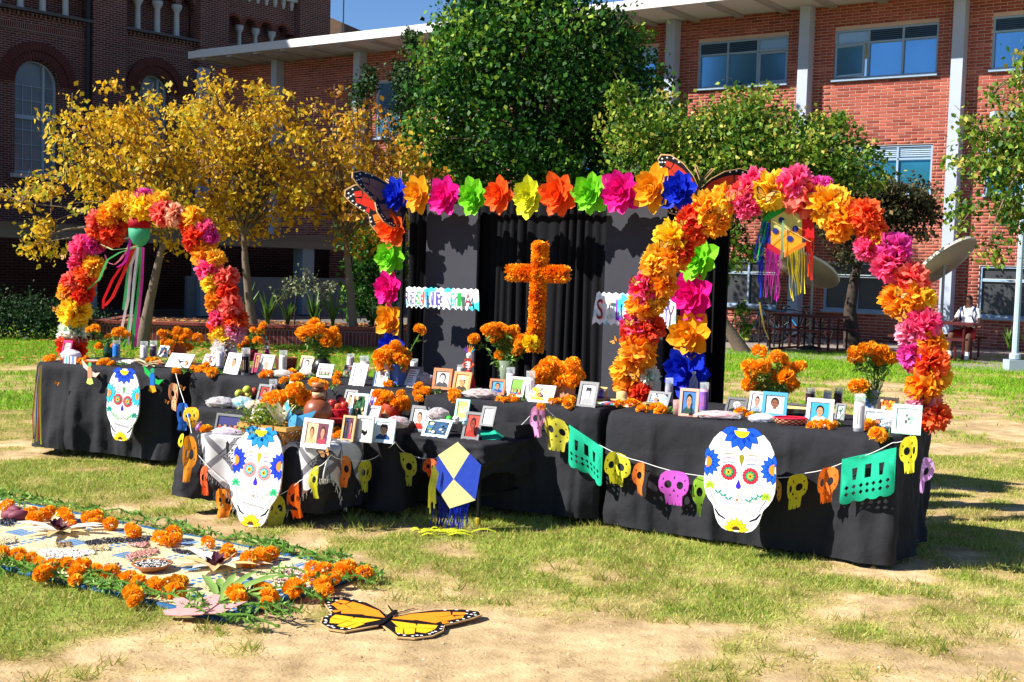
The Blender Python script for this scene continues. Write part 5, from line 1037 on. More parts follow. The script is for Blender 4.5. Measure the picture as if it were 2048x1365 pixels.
# ================================================================== CANDLES
gl = glassmat('clear_glass', '#f4f8f8', .22); waxw = mat('wax_white', '#eee6dc', .6, .05, trans=.15)
def candle(x, y0, y1, w, z, body, lab, label, pic=None):
    P = at(x, y1 - 1, z); k = mpp(P); H_ = (y1 - y0) * k; r = w * k / 2; root = thing('glass_candle', label, 'candle', P, YAW + random.uniform(-.4, .4))
    mb = MB(); mb.lathe([(r * .9, .001), (r, .006), (r, H_ * .9), (r * 1.04, H_ * .93), (r * 1.04, H_), (r * .9, H_), (r * .9, H_ * .75)], 18); mb.build('glass', gl, root, True)
    mb = MB(); mb.lathe([(r * .93, .008), (r * .93, H_ * .78)], 18); mb.build('wax', mat('wax_' + body[1:], body, .5, .06, trans=.1), root, True)
    mb = MB(); nn = 9; vs = []
    for j, zz in enumerate((H_ * .12, H_ * .7)):
        for q in range(nn + 1): a = R(-90 - 75 + 150 * q / nn); vs.append((r * 1.012 * math.cos(a), r * 1.012 * math.sin(a), zz))
    mb.add(vs, [(q, q + 1, nn + 2 + q, nn + 1 + q) for q in range(nn)]); lb = mb.build('label', pm(lab), root, True)
    mb = MB(); mb.add([(r * 1.02 * math.cos(R(-90 + e * 28)) * 1, r * 1.02 * math.sin(R(-90 + e * 28)), zz) for zz in (H_ * .22, H_ * .4, H_ * .58) for e in (-1, 0, 1)], [(0, 1, 4, 3), (1, 2, 5, 4), (3, 4, 7, 6), (4, 5, 8, 7)]); mb.build('label_picture', pm(pic or '#a83a3a'), lb)
    mb = MB(); mb.tube([(0, 0, H_ * .78), (0, .001, H_ * .84)], .0015, 5); mb.build('wick', ink, root)
CAND = [(233, 682, 717, 15, ZT1, '#1c6ec0', '#2a86d8', 'blue glass candle under the left arch ribbons', '#1a3a8a'), (288, 684, 720, 15, ZT1, '#f0e8e0', '#f4ece4', 'white glass candle with a red picture on the far left table', '#b05a4a'), (307, 683, 717, 14, ZT1, '#e8d8c8', '#5a4a6a', 'glass candle with a dark purple label on the far left table', '#d8b070'),
 (440, 694, 738, 16, ZT1, '#f4eef0', '#f6eef0', 'tall white candle with a pale pink label', '#c87a6a'), (491, 697, 753, 17, ZT1, '#2a2430', '#18151a', 'tall candle with a black label between two photos', '#c89a6a'), (566, 702, 745, 16, ZT1, '#f2ead8', '#f4eee4', 'cream candle in front of the woven basket', '#d8d0c0'),
 (701, 709, 735, 15, ZT1, '#f0dcd4', '#f0e0dc', 'short pinkish candle behind the little grey frame', '#c86a5a'), (728, 713, 762, 18, ZT1, '#f0e4dc', '#f4e8e4', 'white candle behind the pale sketch portrait', '#b88a8a'), (828, 719, 744, 15, ZT1, '#f2ece0', '#f4f0e8', 'white candle behind the page of writing', '#d0b0b0'), (921, 731, 752, 14, ZT1, '#f2ece0', '#f0ece4', 'white candle behind the man in a hat', '#c0b0a0'),
 (1020, 736, 789, 17, ZT1, '#f6f0ec', '#eee4ee', 'tall white candle right of the glass vase with a bluish figure', '#4a5a9a'), (1060, 743, 804, 18, ZT1, '#f6f0ec', '#f2e8f0', 'tall white candle with a purple face in front of the tan box', '#7a4a9a'), (546, 760, 806, 16, ZM, '#f0dcd8', '#f0e0dc', 'pale pink candle above the mangoes', '#d0605a'),
 (1337, 757, 812, 16, ZT1, '#7a7a86', '#a8a4b0', 'grey glass candle right of the arch foot', '#4a3a4a'), (1407, 766, 827, 18, ZT1, '#d8a8c8', '#8a5ab0', 'purple pink candle right of the bearded man portrait', '#e8884a'), (1620, 777, 813, 18, ZT1, '#3a2c30', '#2a1c20', 'dark red candle behind the two cartoon like faces', '#8a3a3a'), (1655, 782, 806, 17, ZT1, '#e8e0da', '#e4dcd8', 'short white candle behind the turquoise portrait', '#b0a0a0'),
 (1676, 777, 812, 17, ZT1, '#c8b8b4', '#5a3a3a', 'candle with a brown label behind the small grey frame', '#c89a5a'), (1717, 789, 866, 22, ZT1, '#ece4e0', '#d8ccd0', 'tall pictured candle near the right end of the near table', '#5a7a5a')]
for c_ in CAND: candle(*c_)
# drinking glass, bottle and fork
P = at(1353, 832, ZT1); m_ = MB(); m_.lathe([(.022, .002), (.026, .1), (.024, .1), (.02, .008)], 16); tag(m_.build('drinking_glass', glassmat('glass_pinkish', '#f0c8c0', .35), None, True, P), 'small clear tumbler left of the pink framed portrait', 'glass')
P = at(1386, 800, ZT1); bt = thing('water_bottle', 'clear plastic bottle behind the pink framed portrait', 'bottle', P); m_ = MB(); m_.lathe([(.03, 0), (.032, .02), (.032, .13), (.012, .17), (.012, .185)], 16); m_.build('bottle_body', gl, bt, True); m_ = MB(); m_.lathe([(.014, .185), (.014, .2)], 12); m_.build('cap', pm('#e8e8ee'), bt)
P = at(1383, 837, ZT1); fk = MB(); fk.box((0, 0, .06), (.006, .004, .07)); fk.box((0, 0, .026), (.026, .004, .012))
for e in (-1.5, -.5, .5, 1.5): fk.box((e * .007, 0, .011), (.003, .004, .022))
tag(fk.build('plastic_fork', pm('#151517'), None, False, P + NX * .02, (R(-12), 0, YAW)), 'black plastic fork standing against the pink framed portrait', 'fork')
# ================================================================== VASES, BASKETS, JUG, FRUIT
def lathe_thing(name, label, cat, x, y, z, prof, mt, sx=1, sy=1, n_=24):
    P = at(x, y, z); m_ = MB(); m_.lathe(prof, n_, 0, (0, 0, 0), sx, sy); o = m_.build(name, mt, None, True, P, (0, 0, random.uniform(0, 6))); tag(o, label, cat); return P
clay = mat('clay', '#a8562c', .6, .2, 12, bump=.2)
P1 = lathe_thing('flower_vase', 'dark green bottle holding marigolds at the left arch foot', 'vase', 216, 715, ZT1, [(.035, 0), (.045, .02), (.045, .07), (.02, .11), (.02, .14)], mat('green_glass', '#22401a', .15, spec=.6))
bouquet('marigolds spreading from the dark green bottle at the left arch foot', None, 0, [(190, 658), (178, 660), (217, 677), (234, 665), (252, 670), (199, 693), (204, 688), (228, 692), (243, 662)], .052, 501, P1 + Vector((0, 0, .13)), 16)
P1 = lathe_thing('flower_pot', 'round clay pot holding the marigolds left of the wide sketch frame', 'pot', 356, 714, ZT1, [(.06, 0), (.075, .03), (.072, .09), (.06, .12), (.066, .125)], clay)
bouquet('dense marigold bunch in the round clay pot under the left arch', None, 0, [(323, 667), (332, 670), (354, 661), (345, 673), (359, 671), (368, 677), (376, 695), (354, 678), (395, 677), (340, 690), (372, 668), (330, 684), (362, 690)], .056, 502, P1 + Vector((0, 0, .11)), 12)
P1 = lathe_thing('flower_pot', 'red glazed pot under the leafy plant behind the black candle', 'pot', 500, 722, ZT1, [(.05, 0), (.065, .05), (.07, .1), (.06, .1)], mat('red_glaze', '#8a1c2c', .4))
bouquet('leafy green marigold plant behind the black candle', None, 0, [(506, 661), (520, 663), (526, 652), (490, 682), (515, 682), (480, 690)], .045, 503, P1 + Vector((0, 0, .08)), 110, .04)
P1 = lathe_thing('flower_pot', 'round black pot at the right end of the raised left table', 'pot', 643, 752, ZT1, [(.05, 0), (.075, .04), (.078, .08), (.055, .13), (.045, .135)], mat('black_pot', '#161618', .35, spec=.5))
bouquet('marigolds with drooping leaves in the round black pot', None, 0, [(602, 666), (613, 662), (621, 656), (635, 659), (633, 668), (642, 673), (652, 675), (666, 666), (665, 675), (668, 684), (654, 683), (627, 648), (610, 670), (648, 664), (672, 677)], .056, 504, P1 + Vector((0, 0, .12)), 26, .06)
P = at(794, 775, ZT1); m_ = MB(); m_.lathe([(.045, 0), (.05, .01), (.062, .17), (.058, .17), (.05, .1)], 4, 0, (0, 0, 0)); tag(m_.build('flower_vase', mat('blue_vase', '#3a62a8', .35, .1, 6, spec=.5), None, False, P, (0, 0, YAW + .6)), 'square blue vase at the foot of the left flower column', 'vase')
bouquet('big marigold bunch in the square blue vase', None, 0, [(764, 713), (762, 724), (790, 693), (792, 703), (806, 713), (781, 729), (799, 717), (783, 706), (808, 724), (775, 705), (770, 735), (797, 740), (805, 735)], .066, 505, P + Vector((0, 0, .17)), 8)
bouquet('single marigold on a tall leafy stem beside the black panel', None, 0, [(840, 660)], .05, 5051, P + Vector((.05, 0, .17)), 22, .05)
P = at(1010, 765, ZT1); m_ = MB(); m_.lathe([(.035, 0), (.036, .01), (.055, .17), (.052, .17), (.03, .012)], 20); tag(m_.build('flower_vase', glassmat('green_tint_glass', '#cfe0c0', .3), None, True, P), 'tall clear glass vase in front of the marigold cross', 'vase')
z4 = lambda l: [(700 + a / 3.793, 640 + b / 3.793) for a, b in l]
bouquet('wide spray of marigolds in the tall glass vase by the cross', None, 0, z4([(940, 145), (1030, 80), (1080, 70), (1060, 110), (1130, 60), (1110, 140), (1160, 100), (1200, 80), (1240, 80), (1220, 120), (1250, 160), (1190, 170), (1300, 150), (1290, 185), (1350, 140), (1400, 170), (1340, 180), (1140, 275), (1265, 240), (1095, 95), (1170, 65), (1265, 110), (1205, 205), (1320, 195), (1420, 165), (1060, 75)]), .057, 506, P + Vector((0, 0, .15)), 26, .055, hide=.13)
P = at(1127, 803, ZT1); m_ = MB(); m_.box((0, 0, .075), (.13, .09, .15)); m_.box((-.09, .02, .05), (.05, .05, .1)); tag(m_.build('flower_box', mat('tan_card', '#b98a68', .8, .1), None, False, P, (0, 0, YAW)), 'tan cardboard box holding marigolds on the raised table', 'box')
bouquet('thick marigold bunch above the tan cardboard box', None, 0, z4([(1500, 355), (1460, 400), (1440, 440), (1490, 420), (1540, 400), (1590, 370), (1560, 440), (1580, 450), (1530, 330), (1690, 335), (1700, 400), (1740, 430), (1650, 470), (1600, 480), (1700, 470), (1450, 425), (1480, 450), (1640, 390), (1515, 450), (1620, 440)]), .07, 507, P + Vector((0, 0, .14)), 5)
P1 = lathe_thing('flower_vase', 'small dark vase behind the blue framed photo', 'vase', 1556, 824, ZT1, [(.03, 0), (.036, .05), (.028, .1), (.03, .11)], mat('dark_vase', '#2a2a2c', .4))
z7 = lambda l: [(1200 + a / 2.844, 680 + b / 2.844) for a, b in l]
bouquet('tall marigold bunch above the blue framed photo on the right table', None, 0, z7([(905, 65), (845, 150), (900, 160), (860, 195), (850, 250), (940, 265), (1015, 110), (1000, 95), (1120, 155), (1080, 165), (1060, 210), (1020, 190), (1080, 240), (930, 150), (880, 150), (1040, 105), (1000, 215), (870, 260), (1140, 150), (1100, 265)]), .057, 508, P1 + Vector((0, 0, .1)), 26, .05)
P = at(1747, 828, ZT1); m_ = MB(); m_.lathe([(.025, 0), (.026, .01), (.03, .16), (.028, .16), (.02, .012)], 16); tag(m_.build('flower_vase', gl, None, True, P), 'slim glass vase behind the orange picture at the right', 'vase')
bouquet('flat topped marigold bunch in the slim glass vase at the right', None, 0, z7([(1450, 80), (1480, 100), (1520, 60), (1560, 90), (1600, 70), (1640, 100), (1660, 110), (1570, 120), (1540, 50), (1600, 105), (1465, 255), (1490, 265), (1440, 110), (1500, 50), (1610, 95), (1450, 265), (1620, 70)]), .055, 509, P + Vector((0, 0, .15)), 26, .05, hide=.12)
P1 = lathe_thing('flower_pot', 'red clay pot under the marigolds on the middle step', 'pot', 784, 836, ZM, [(.05, 0), (.07, .04), (.068, .09), (.06, .1)], mat('terracotta', '#a03a1c', .6, .15))
z3 = lambda l: [(340 + a / 4.267, 640 + b / 4.267) for a, b in l]
bouquet('marigold bunch in the red clay pot on the middle step', None, 0, z3([(1780, 640), (1800, 690), (1830, 720), (1880, 690), (1900, 730), (1940, 720), (1970, 630), (1990, 700), (1830, 760), (1900, 770), (1960, 760), (1800, 740), (1990, 740), (1850, 660)]), .05, 510, P1 + Vector((0, 0, .09)), 6)
P1 = at(575, 835, ZM)
bouquet('large heap of marigolds left of the clay jug', None, 0, z3([(815, 700), (860, 740), (830, 720), (890, 650), (900, 690), (950, 640), (960, 690), (1000, 650), (1060, 600), (1080, 640), (1065, 690), (1030, 710), (1100, 590), (1150, 670), (1170, 700), (1180, 720), (930, 760), (870, 700), (920, 720), (1000, 740), (1110, 640), (990, 700), (850, 670), (1120, 720), (1300, 560), (1240, 545)]), .058, 511, P1 + Vector((0, 0, .02)), 8, spread=.08)
# clay jug with painted bands
P = at(635, 846, ZM); jug = thing('clay_jug', 'big brown clay jug with striped neck on the middle step', 'jug', P); kj = mpp(P)
prof = [(.05, 0), (.075, .02), (.092, .06), (.09, .1), (.07, .135), (.042, .155)]
m_ = MB(); m_.lathe(prof, 28); m_.build('body', mat('jug_brown', '#8a4a2c', .35, .35, 14, spec=.5), jug, True)
for j, (a, b, h) in enumerate(((.155, .175, '#8a4020'), (.175, .2, '#e0b888'), (.2, .235, '#5a2c1a'), (.235, .26, '#c87a4a'))):
    r0 = .042 - .004 * math.sin(j); m_ = MB(); m_.lathe([(r0, a), (r0 - .001, (a + b) / 2), (r0 + (.004 if j == 3 else 0), b)], 24); m_.build('neck_band', mat('jug_band_' + h[1:], h, .4, .1), jug, True)
m_ = MB(); m_.tube([(.04, -.01, .215), (.06, -.015, .2), (.058, -.015, .17), (.05, -.01, .15)], .006, 6); m_.build('handle', mat('jug_brown', ''), jug, True)
# woven baskets
def weave(root, prof, n_, rows, h1, h2, sx=1, sy=1):
    m1, m2 = mat('weave_' + h1[1:], h1, .8, .15, 20), mat('weave_' + h2[1:], h2, .8, .15, 20); mb = MB()
    for j in range(rows):
        t0, t1 = j / rows, (j + 1) / rows
        def rz(t_):
            i_ = min(int(t_ * (len(prof) - 1)), len(prof) - 2); q = t_ * (len(prof) - 1) - i_; return lerp(prof[i_][0], prof[i_ + 1][0], q), lerp(prof[i_][1], prof[i_ + 1][1], q)
        for k in range(n_):
            a0, a1 = 6.2832 * (k + .04) / n_, 6.2832 * (k + .96) / n_; pr_ = .004 if (j + k) % 2 else 0
            (r0, z0), (r1, z1) = rz(t0), rz(t1); r0 += pr_; r1 += pr_
            mb.add([(r0 * math.cos(a0) * sx, r0 * math.sin(a0) * sy, z0), (r0 * math.cos(a1) * sx, r0 * math.sin(a1) * sy, z0), (r1 * math.cos(a1) * sx, r1 * math.sin(a1) * sy, z1 - .0008), (r1 * math.cos(a0) * sx, r1 * math.sin(a0) * sy, z1 - .0008)], [(0, 1, 2, 3)], (j + k) % 2)
    mb.lathe([(prof[0][0] * .98, prof[0][1] + .001), (.001, prof[0][1] + .001)], n_, 0, (0, 0, 0), sx, sy)
    mb.lathe([(prof[-1][0] * .97, prof[-1][1] - .006), (prof[0][0] * .9, prof[0][1] + .004), (.001, prof[0][1] + .004)], n_, 0, (0, 0, 0), sx, sy)
    o = mb.build('weave', [m1, m2], root); m_ = MB(); m_.tube([(prof[-1][0] * sx * math.cos(6.2832 * k / 20), prof[-1][0] * sy * math.sin(6.2832 * k / 20), prof[-1][1]) for k in range(21)], .005, 6, 0, False); m_.build('rim', m1, root, True)
bk = thing('woven_basket', 'round brown and red woven basket behind the cream candle', 'basket', at(572, 742, ZT1)); weave(bk, [(.07, 0), (.085, .05), (.088, .105)], 26, 9, '#8a5a34', '#6a2028')
bk = thing('woven_basket', 'little red woven basket holding apples beside the clay jug', 'basket', at(679, 838, ZM)); weave(bk, [(.045, 0), (.056, .035), (.06, .065)], 20, 6, '#c81c34', '#a01428')
for k, (x, y, h) in enumerate(((665, 808, '#b82c24'), (689, 812, '#c23a2a'), (675, 815, '#cc5a3a'), (683, 803, '#a8241e'))):
    P = atD(x, y, at(679, 838, ZM).y + (.02 if k == 3 else -.01)); m_ = MB(); m_.lathe([(.001, .004), (.014, -.002 + .002), (.024, .01), (.028, .024), (.026, .038), (.016, .048), (.006, .047), (.001, .043)], 18); ap = m_.build('apple', mat('apple_' + h[1:], h, .3, .35, 30, spec=.5), None, True, P - Vector((0, 0, .02)))
    tag(ap, ['red apple at the left of the little red basket', 'red apple at the right of the little red basket', 'paler red apple at the front of the little red basket', 'dark red apple at the back of the little red basket'][k], 'apple')
bk = thing('woven_basket', 'flat red and straw woven basket at the front of the right table', 'basket', at(1580, 851, ZT1)); weave(bk, [(.07, 0), (.09, .02), (.098, .045)], 30, 5, '#c81e3c', '#d8b078', 1, .7)
# large wicker basket (rectangular, flared)
wb = thing('wicker_basket', 'large flared wicker basket of produce on the low scarf table', 'basket', at(546, 884, ZK), YAW); wck = mat('wicker', '#b0793a', .7, .2, 25, bump=.2); wck2 = mat('wicker_dark', '#8a5a28', .7, .2, 25)
hw0, hw1, hd0, hd1, hh = .135, .18, .08, .105, .1
for face in range(4):
    mb = MB(); nr, nc = 5, (12 if face % 2 == 0 else 7)
    for j in range(nr):
        for k in range(nc):
            t0, t1 = j / nr, (j + .97) / nr; u0, u1 = -1 + 2 * k / nc, -1 + 2 * (k + .96) / nc; pr_ = .005 if (j + k) % 2 else 0
            def pt(u, t_):
                if face == 0: return (u * lerp(hw0, hw1, t_), -lerp(hd0, hd1, t_) - pr_, t_ * hh)
                if face == 2: return (u * lerp(hw0, hw1, t_), lerp(hd0, hd1, t_) + pr_, t_ * hh)
                if face == 1: return (lerp(hw0, hw1, t_) + pr_, u * lerp(hd0, hd1, t_), t_ * hh)
                return (-lerp(hw0, hw1, t_) - pr_, u * lerp(hd0, hd1, t_), t_ * hh)
            mb.add([pt(u0, t0), pt(u1, t0), pt(u1, t1), pt(u0, t1)], [(0, 1, 2, 3)], (j + k) % 2)
    mb.build('woven_side', [wck, wck2], wb)
m_ = MB(); m_.box((0, 0, .006), (.26, .15, .008)); m_.build('base', wck2, wb)
m_ = MB()
for (c_, d_) in (((0, -.107, .103), (.385, .016, .026)), ((0, .107, .103), (.385, .016, .026)), ((.183, 0, .103), (.016, .198, .026)), ((-.183, 0, .103), (.016, .198, .026))): m_.box(c_, d_)
m_.build('rim', mat('wicker_rim', '#c48f48', .6, .15, 20), wb)
for e in (-.09, .09): m_ = MB(); m_.box((e, -.117, .103), (.01, .006, .03)); m_.build('stud', wck2, wb)
P = at(546, 884, ZK)
hb_ = thing('herb_bunch', 'leafy green herb bunch in the wicker basket', 'herbs', P + Vector((-.06, .0, .1))); g = np.random.default_rng(12)
leaves('foliage', [((0, 0, .045), (.075, .06, .045), 1, .15)], 900, .022, crp, hb_, 88)
# corn husk flower and blue paper bird stand in the basket
hk = thing('corn_husk_flower', 'white corn husk flower standing in the wicker basket', 'husk', P + UX * .05 + Vector((0, 0, .1))); hm = mat('corn_husk', '#e4d8b4', .7, .12, 14, trans=.3)
def husk_leaf(mb, a, l, w, up, roll=0, m=0):
    c, s_ = math.cos(a), math.sin(a); vs = []
    for t_, ww in ((0, .3), (.4, 1), (.75, .8), (1, .05)):
        for e in (-1, 0, 1): vs.append((c * l * t_ - s_ * e * ww * w / 2, s_ * l * t_ + c * e * ww * w / 2, up * l * t_ + (0 if e else -.15 * w * ww) + .08 * l * math.sin(3 * t_) + .004))
    mb.add(vs, [(j * 3 + k, j * 3 + k + 1, j * 3 + k + 4, j * 3 + k + 3) for j in range(3) for k in range(2)], m)
for k in range(7): m_ = MB(); husk_leaf(m_, k * .9 + .3, .1, .045, 1.3 + .3 * (k % 2)); m_.build('husk_leaf', hm, hk)
bp_ = thing('paper_bird', 'light blue paper bird perched in the wicker basket', 'paper bird', P + UX * .15 + Vector((0, -.02, .09)), YAW); bm_ = mat('bird_blue', '#5fb8e4', .5, .15, 20, trans=.3)
m_ = MB(); m_.ext([(-.03, 0), (.0, -.02), (.03, .03), (.04, .09), (.02, .1), (-.02, .05)], -.006, .006); m_.build('body', bm_, bp_)
for sx, pl in ((-1, [(-.01, .04), (-.06, .06), (-.085, .15), (-.06, .17), (-.02, .13), (.01, .08)]), (1, [(.02, .05), (.05, .02), (.12, .07), (.155, .13), (.1, .11), (.04, .09)])):
    m_ = MB(); m_.ext(pl, -.002, .002); o = m_.build('wing', bm_, bp_); o.rotation_euler = (0, 0, R(20 * sx))
# mangoes and small fruit on the middle step
FR = [(478, 788, '#b8b83a', 'yellow green mango at the left of the fruit pile'), (494, 780, '#c4c440', 'yellow green mango on top of the fruit pile'), (497, 790, '#c8bc3c', 'yellow green mango at the front of the fruit pile'), (484, 793, '#a83a2c', 'red mango at the bottom of the fruit pile'), (508, 784, '#c0503a', 'red mango at the right of the fruit pile')]
for k, (x, y, h, lb) in enumerate(FR):
    P = at(x, 801, ZM + .0); P = atD(x, y, P.y + .03); m_ = MB(); m_.lathe([(.001, -.032), (.02, -.026), (.031, -.006), (.03, .012), (.018, .028), (.001, .034)], 16); tag(m_.build('mango', mat('mango_' + h[1:], h, .35, .25, 20, spec=.5), None, True, P, (R(60 + 20 * k), 0, k)), lb, 'mango')
for (x, y, h, s, lb) in ((399, 860, '#8a4a8a', .03, 'purple onion at the left end of the low table'), (770, 838, '#c87a4a', .034, 'brown onion beside the red clay pot'), (1098, 778, '#e8e0d8', .02, 'little garlic bulb by the tan box')):
    z_ = ZK if x < 500 else ZM if x < 1000 else ZT1; P = at(x, y + 5, z_); m_ = MB(); m_.lathe([(.3 * s, 0), (.85 * s, .4 * s), (s, .9 * s), (.8 * s, 1.4 * s), (.3 * s, 1.8 * s), (.1 * s, 2.3 * s)], 16); tag(m_.build('onion', mat('onion_' + h[1:], h, .4, .2, 20, spec=.4), None, True, P), lb, 'onion')
# wrapped breads and bags: crumpled clear film over a lumpy inside
def lump(name, label, cat, x0, y0, x1, y1, z, h1, h2, film=True, seed=1, flat=1):
    P = at((x0 + x1) / 2, y1 - 2, z); k = mpp(P); a, hh_ = (x1 - x0) * k / 2 / .95, (y1 - y0) * k * .9; root = thing(name, label, cat, P + Vector((0, a * .25, 0)), YAW * .4); g = np.random.default_rng(seed)
    def blob(s, rough_, n1=18, n2=9):
        vs = []; fs = []
        for j in range(n2 + 1):
            ph = math.pi * j / n2
            for q in range(n1):
                th = 6.2832 * q / n1; rr_ = s * (1 + g.normal(0, rough_)); vs.append((a * rr_ * math.sin(ph) * math.cos(th), a * .55 * rr_ * math.sin(ph) * math.sin(th), max(.002, hh_ / 2 + hh_ / 2 * rr_ * math.cos(ph))))
        for j in range(n2):
            for q in range(n1): fs.append((j * n1 + q, j * n1 + (q + 1) % n1, (j + 1) * n1 + (q + 1) % n1, (j + 1) * n1 + q))
        m_ = MB(); m_.add(vs, fs); return m_
    blob(.93, .05).build('filling', mat('fill_' + h1[1:] + h2[1:], h1, .8, .45, 40), root, True)
    if film: blob(1.04, .07, 26, 12).build('film', glassmat('film', '#ffffff', .3, .12), root)
    return root
LU = [(411, 795, 470, 820, ZM, '#7a6a68', '#fff', 'bag of white wrapped bread at the left of the middle step'), (462, 794, 506, 822, ZM, '#3aa8b0', '#fff', 'bag with turquoise wrapping behind the wicker basket'), (489, 802, 528, 826, ZM, '#c89a4a', '#fff', 'straw coloured wrapped sweets in front of the mangoes'), (539, 741, 585, 760, ZT1, '#b8a890', '#fff', 'clear bag of pale bread before the cream candle'), (594, 744, 625, 756, ZT1, '#c89a80', '#fff', 'small clear bag by the black and white child photo'),
      (825, 747, 870, 779, ZT1, '#5a4038', '#fff', 'dark round bread in clear film beside the page of writing'), (929, 779, 996, 802, ZT1, '#8a6252', '#fff', 'long bread loaf in clear film before the raised table vase'), (855, 816, 897, 846, ZR, '#7a4a40', '#fff', 'bag of sweet bread behind the crowded photo'), (771, 834, 818, 860, ZM, '#8a3a34', '#fff', 'dark red wrapped tray at the right of the middle step'), (1397, 824, 1480, 843, ZT1, '#b87a7a', '#fff', 'pinkish film wrapped tray along the front of the right table'), (1500, 828, 1549, 850, ZT1, '#d8d4d8', '#fff', 'white paper bag left of the flat red basket'), (422, 858, 488, 876, ZK, '#9a84a0', '#fff', 'lilac net wrapped sweet before the dark family photo'), (120, 700, 160, 725, ZT1, '#d8d0d4', '#fff', 'white bag of sugar figures in a wooden dish at the far left'), (700, 810, 722, 824, ZM, '#8a8078', '#fff', 'small round bread behind the marigold pot')]
for k, l in enumerate(LU): lump('wrapped_food', l[7], 'wrapped food', *l[:5], l[5], '#ffffff', True, 600 + k)
P = at(140, 722, ZT1); m_ = MB(); m_.lathe([(.06, 0), (.085, .025), (.08, .025), (.055, .006)], 20); tag(m_.build('wooden_dish', clay, None, True, P), 'shallow wooden dish at the left end of the far left table', 'dish')
P = at(190, 728, ZT1); di = thing('oval_dish', 'oval dish with a green and black painted lining on the far left table', 'dish', P, YAW); m_ = MB(); m_.lathe([(.06, 0), (.095, .03), (.09, .03), (.055, .008)], 24, 0, (0, 0, 0), 1, .6); m_.build('bowl', clay, di, True); m_ = MB(); m_.lathe([(.088, .029), (.001, .02)], 24, 0, (0, 0, 0), 1, .6); m_.build('lining', mat('dish_lining', '#c8c4b8', .5, .6, 45), di)
# papers and corn husks on the far left table
m_ = MB(); m_.box((0, 0, .008), (.16, .1, .016)); m_.box((.03, .01, .022), (.13, .09, .01)); tag(m_.build('booklet_pile', mat('paper_white', '#e8e4dc', .7, .08, 30), None, False, at(256, 727, ZT1), (0, 0, YAW)), 'flat pile of white booklets on the far left table', 'papers')
hk = thing('corn_husk_pile', 'pile of pale dried corn husks at the front of the far left table', 'corn husks', at(290, 735, ZT1), YAW)
for k in range(16): m_ = MB(); husk_leaf(m_, random.uniform(-.5, .5) + (3.14 if k % 2 else 0), random.uniform(.1, .17), .035, random.uniform(.02, .25)); m_.build('husk', hm, hk, loc=(random.uniform(-.03, .03), random.uniform(-.03, .03), .002 * k))
# straw hat, striped cloth and corn
P = at(1243, 803, ZT1 + .012); sh = thing('straw_hat', 'small straw sombrero on a striped cloth at the left of the right table', 'hat', P); stw = mat('straw_weave', '#d8b478', .8, .2, 60, bump=.5, bscale=120)
m_ = MB(); m_.lathe([(.085, .018), (.078, .006), (.045, .004), (.042, .035), (.034, .062), (.014, .07), (.001, .068)], 26); m_.build('crown', stw, sh, True); m_ = MB(); m_.lathe([(.0435, .01), (.0425, .022)], 26); m_.build('band', mat('hat_band', '#6a4a2a', .7), sh, True)
def striped(name, label, cat, P, w, d, rot, cols, thick=.012, nstr=None, parent=None):
    root = thing(name, label, cat, P, rot=rot); n_ = len(cols)
    for k, c_ in enumerate(cols):
        m_ = MB(); m_.box((-w / 2 + w * (k + .5) / n_, 0, thick / 2), (w / n_, d, thick)); m_.build('stripe', mat('stripe_' + c_[1:], c_, .85, .15, 30), root)
    return root
striped('striped_cloth', 'rainbow striped serape cloth under the straw sombrero', 'cloth', at(1228, 810, ZT1), .3, .13, (0, 0, YAW), ['#c83a2a', '#e8b030', '#2a8a5a', '#f0e8d8', '#2a6ab0', '#d8582a', '#7a2a6a', '#3aa0a0', '#e8d060', '#c83a2a', '#2a5a3a', '#e88a3a', '#f0e8d8', '#a82a3a'])
P = at(1345 - 70, 812, ZT1); hk = thing('corn_husk_pile', 'dried corn husk strips behind the marigolds on the right table', 'corn husks', P, YAW)
for k in range(6): m_ = MB(); husk_leaf(m_, random.uniform(-.3, .3), .14, .03, .1); m_.build('husk', hm, hk, loc=(0, k * .008, .002 * k))
striped('fringed_napkin', 'small red white and turquoise patterned napkin hung over the far left table edge', 'napkin', at(139, 728, ZT1 + .005), .13, .12, (R(84), 0, R(-22)), ['#d84a5a', '#e8e8e8', '#3ab0c0', '#f0c8d0', '#c83a4a', '#e8e8e8', '#4a8ac0', '#e06a7a', '#f0f0f0'], .004)
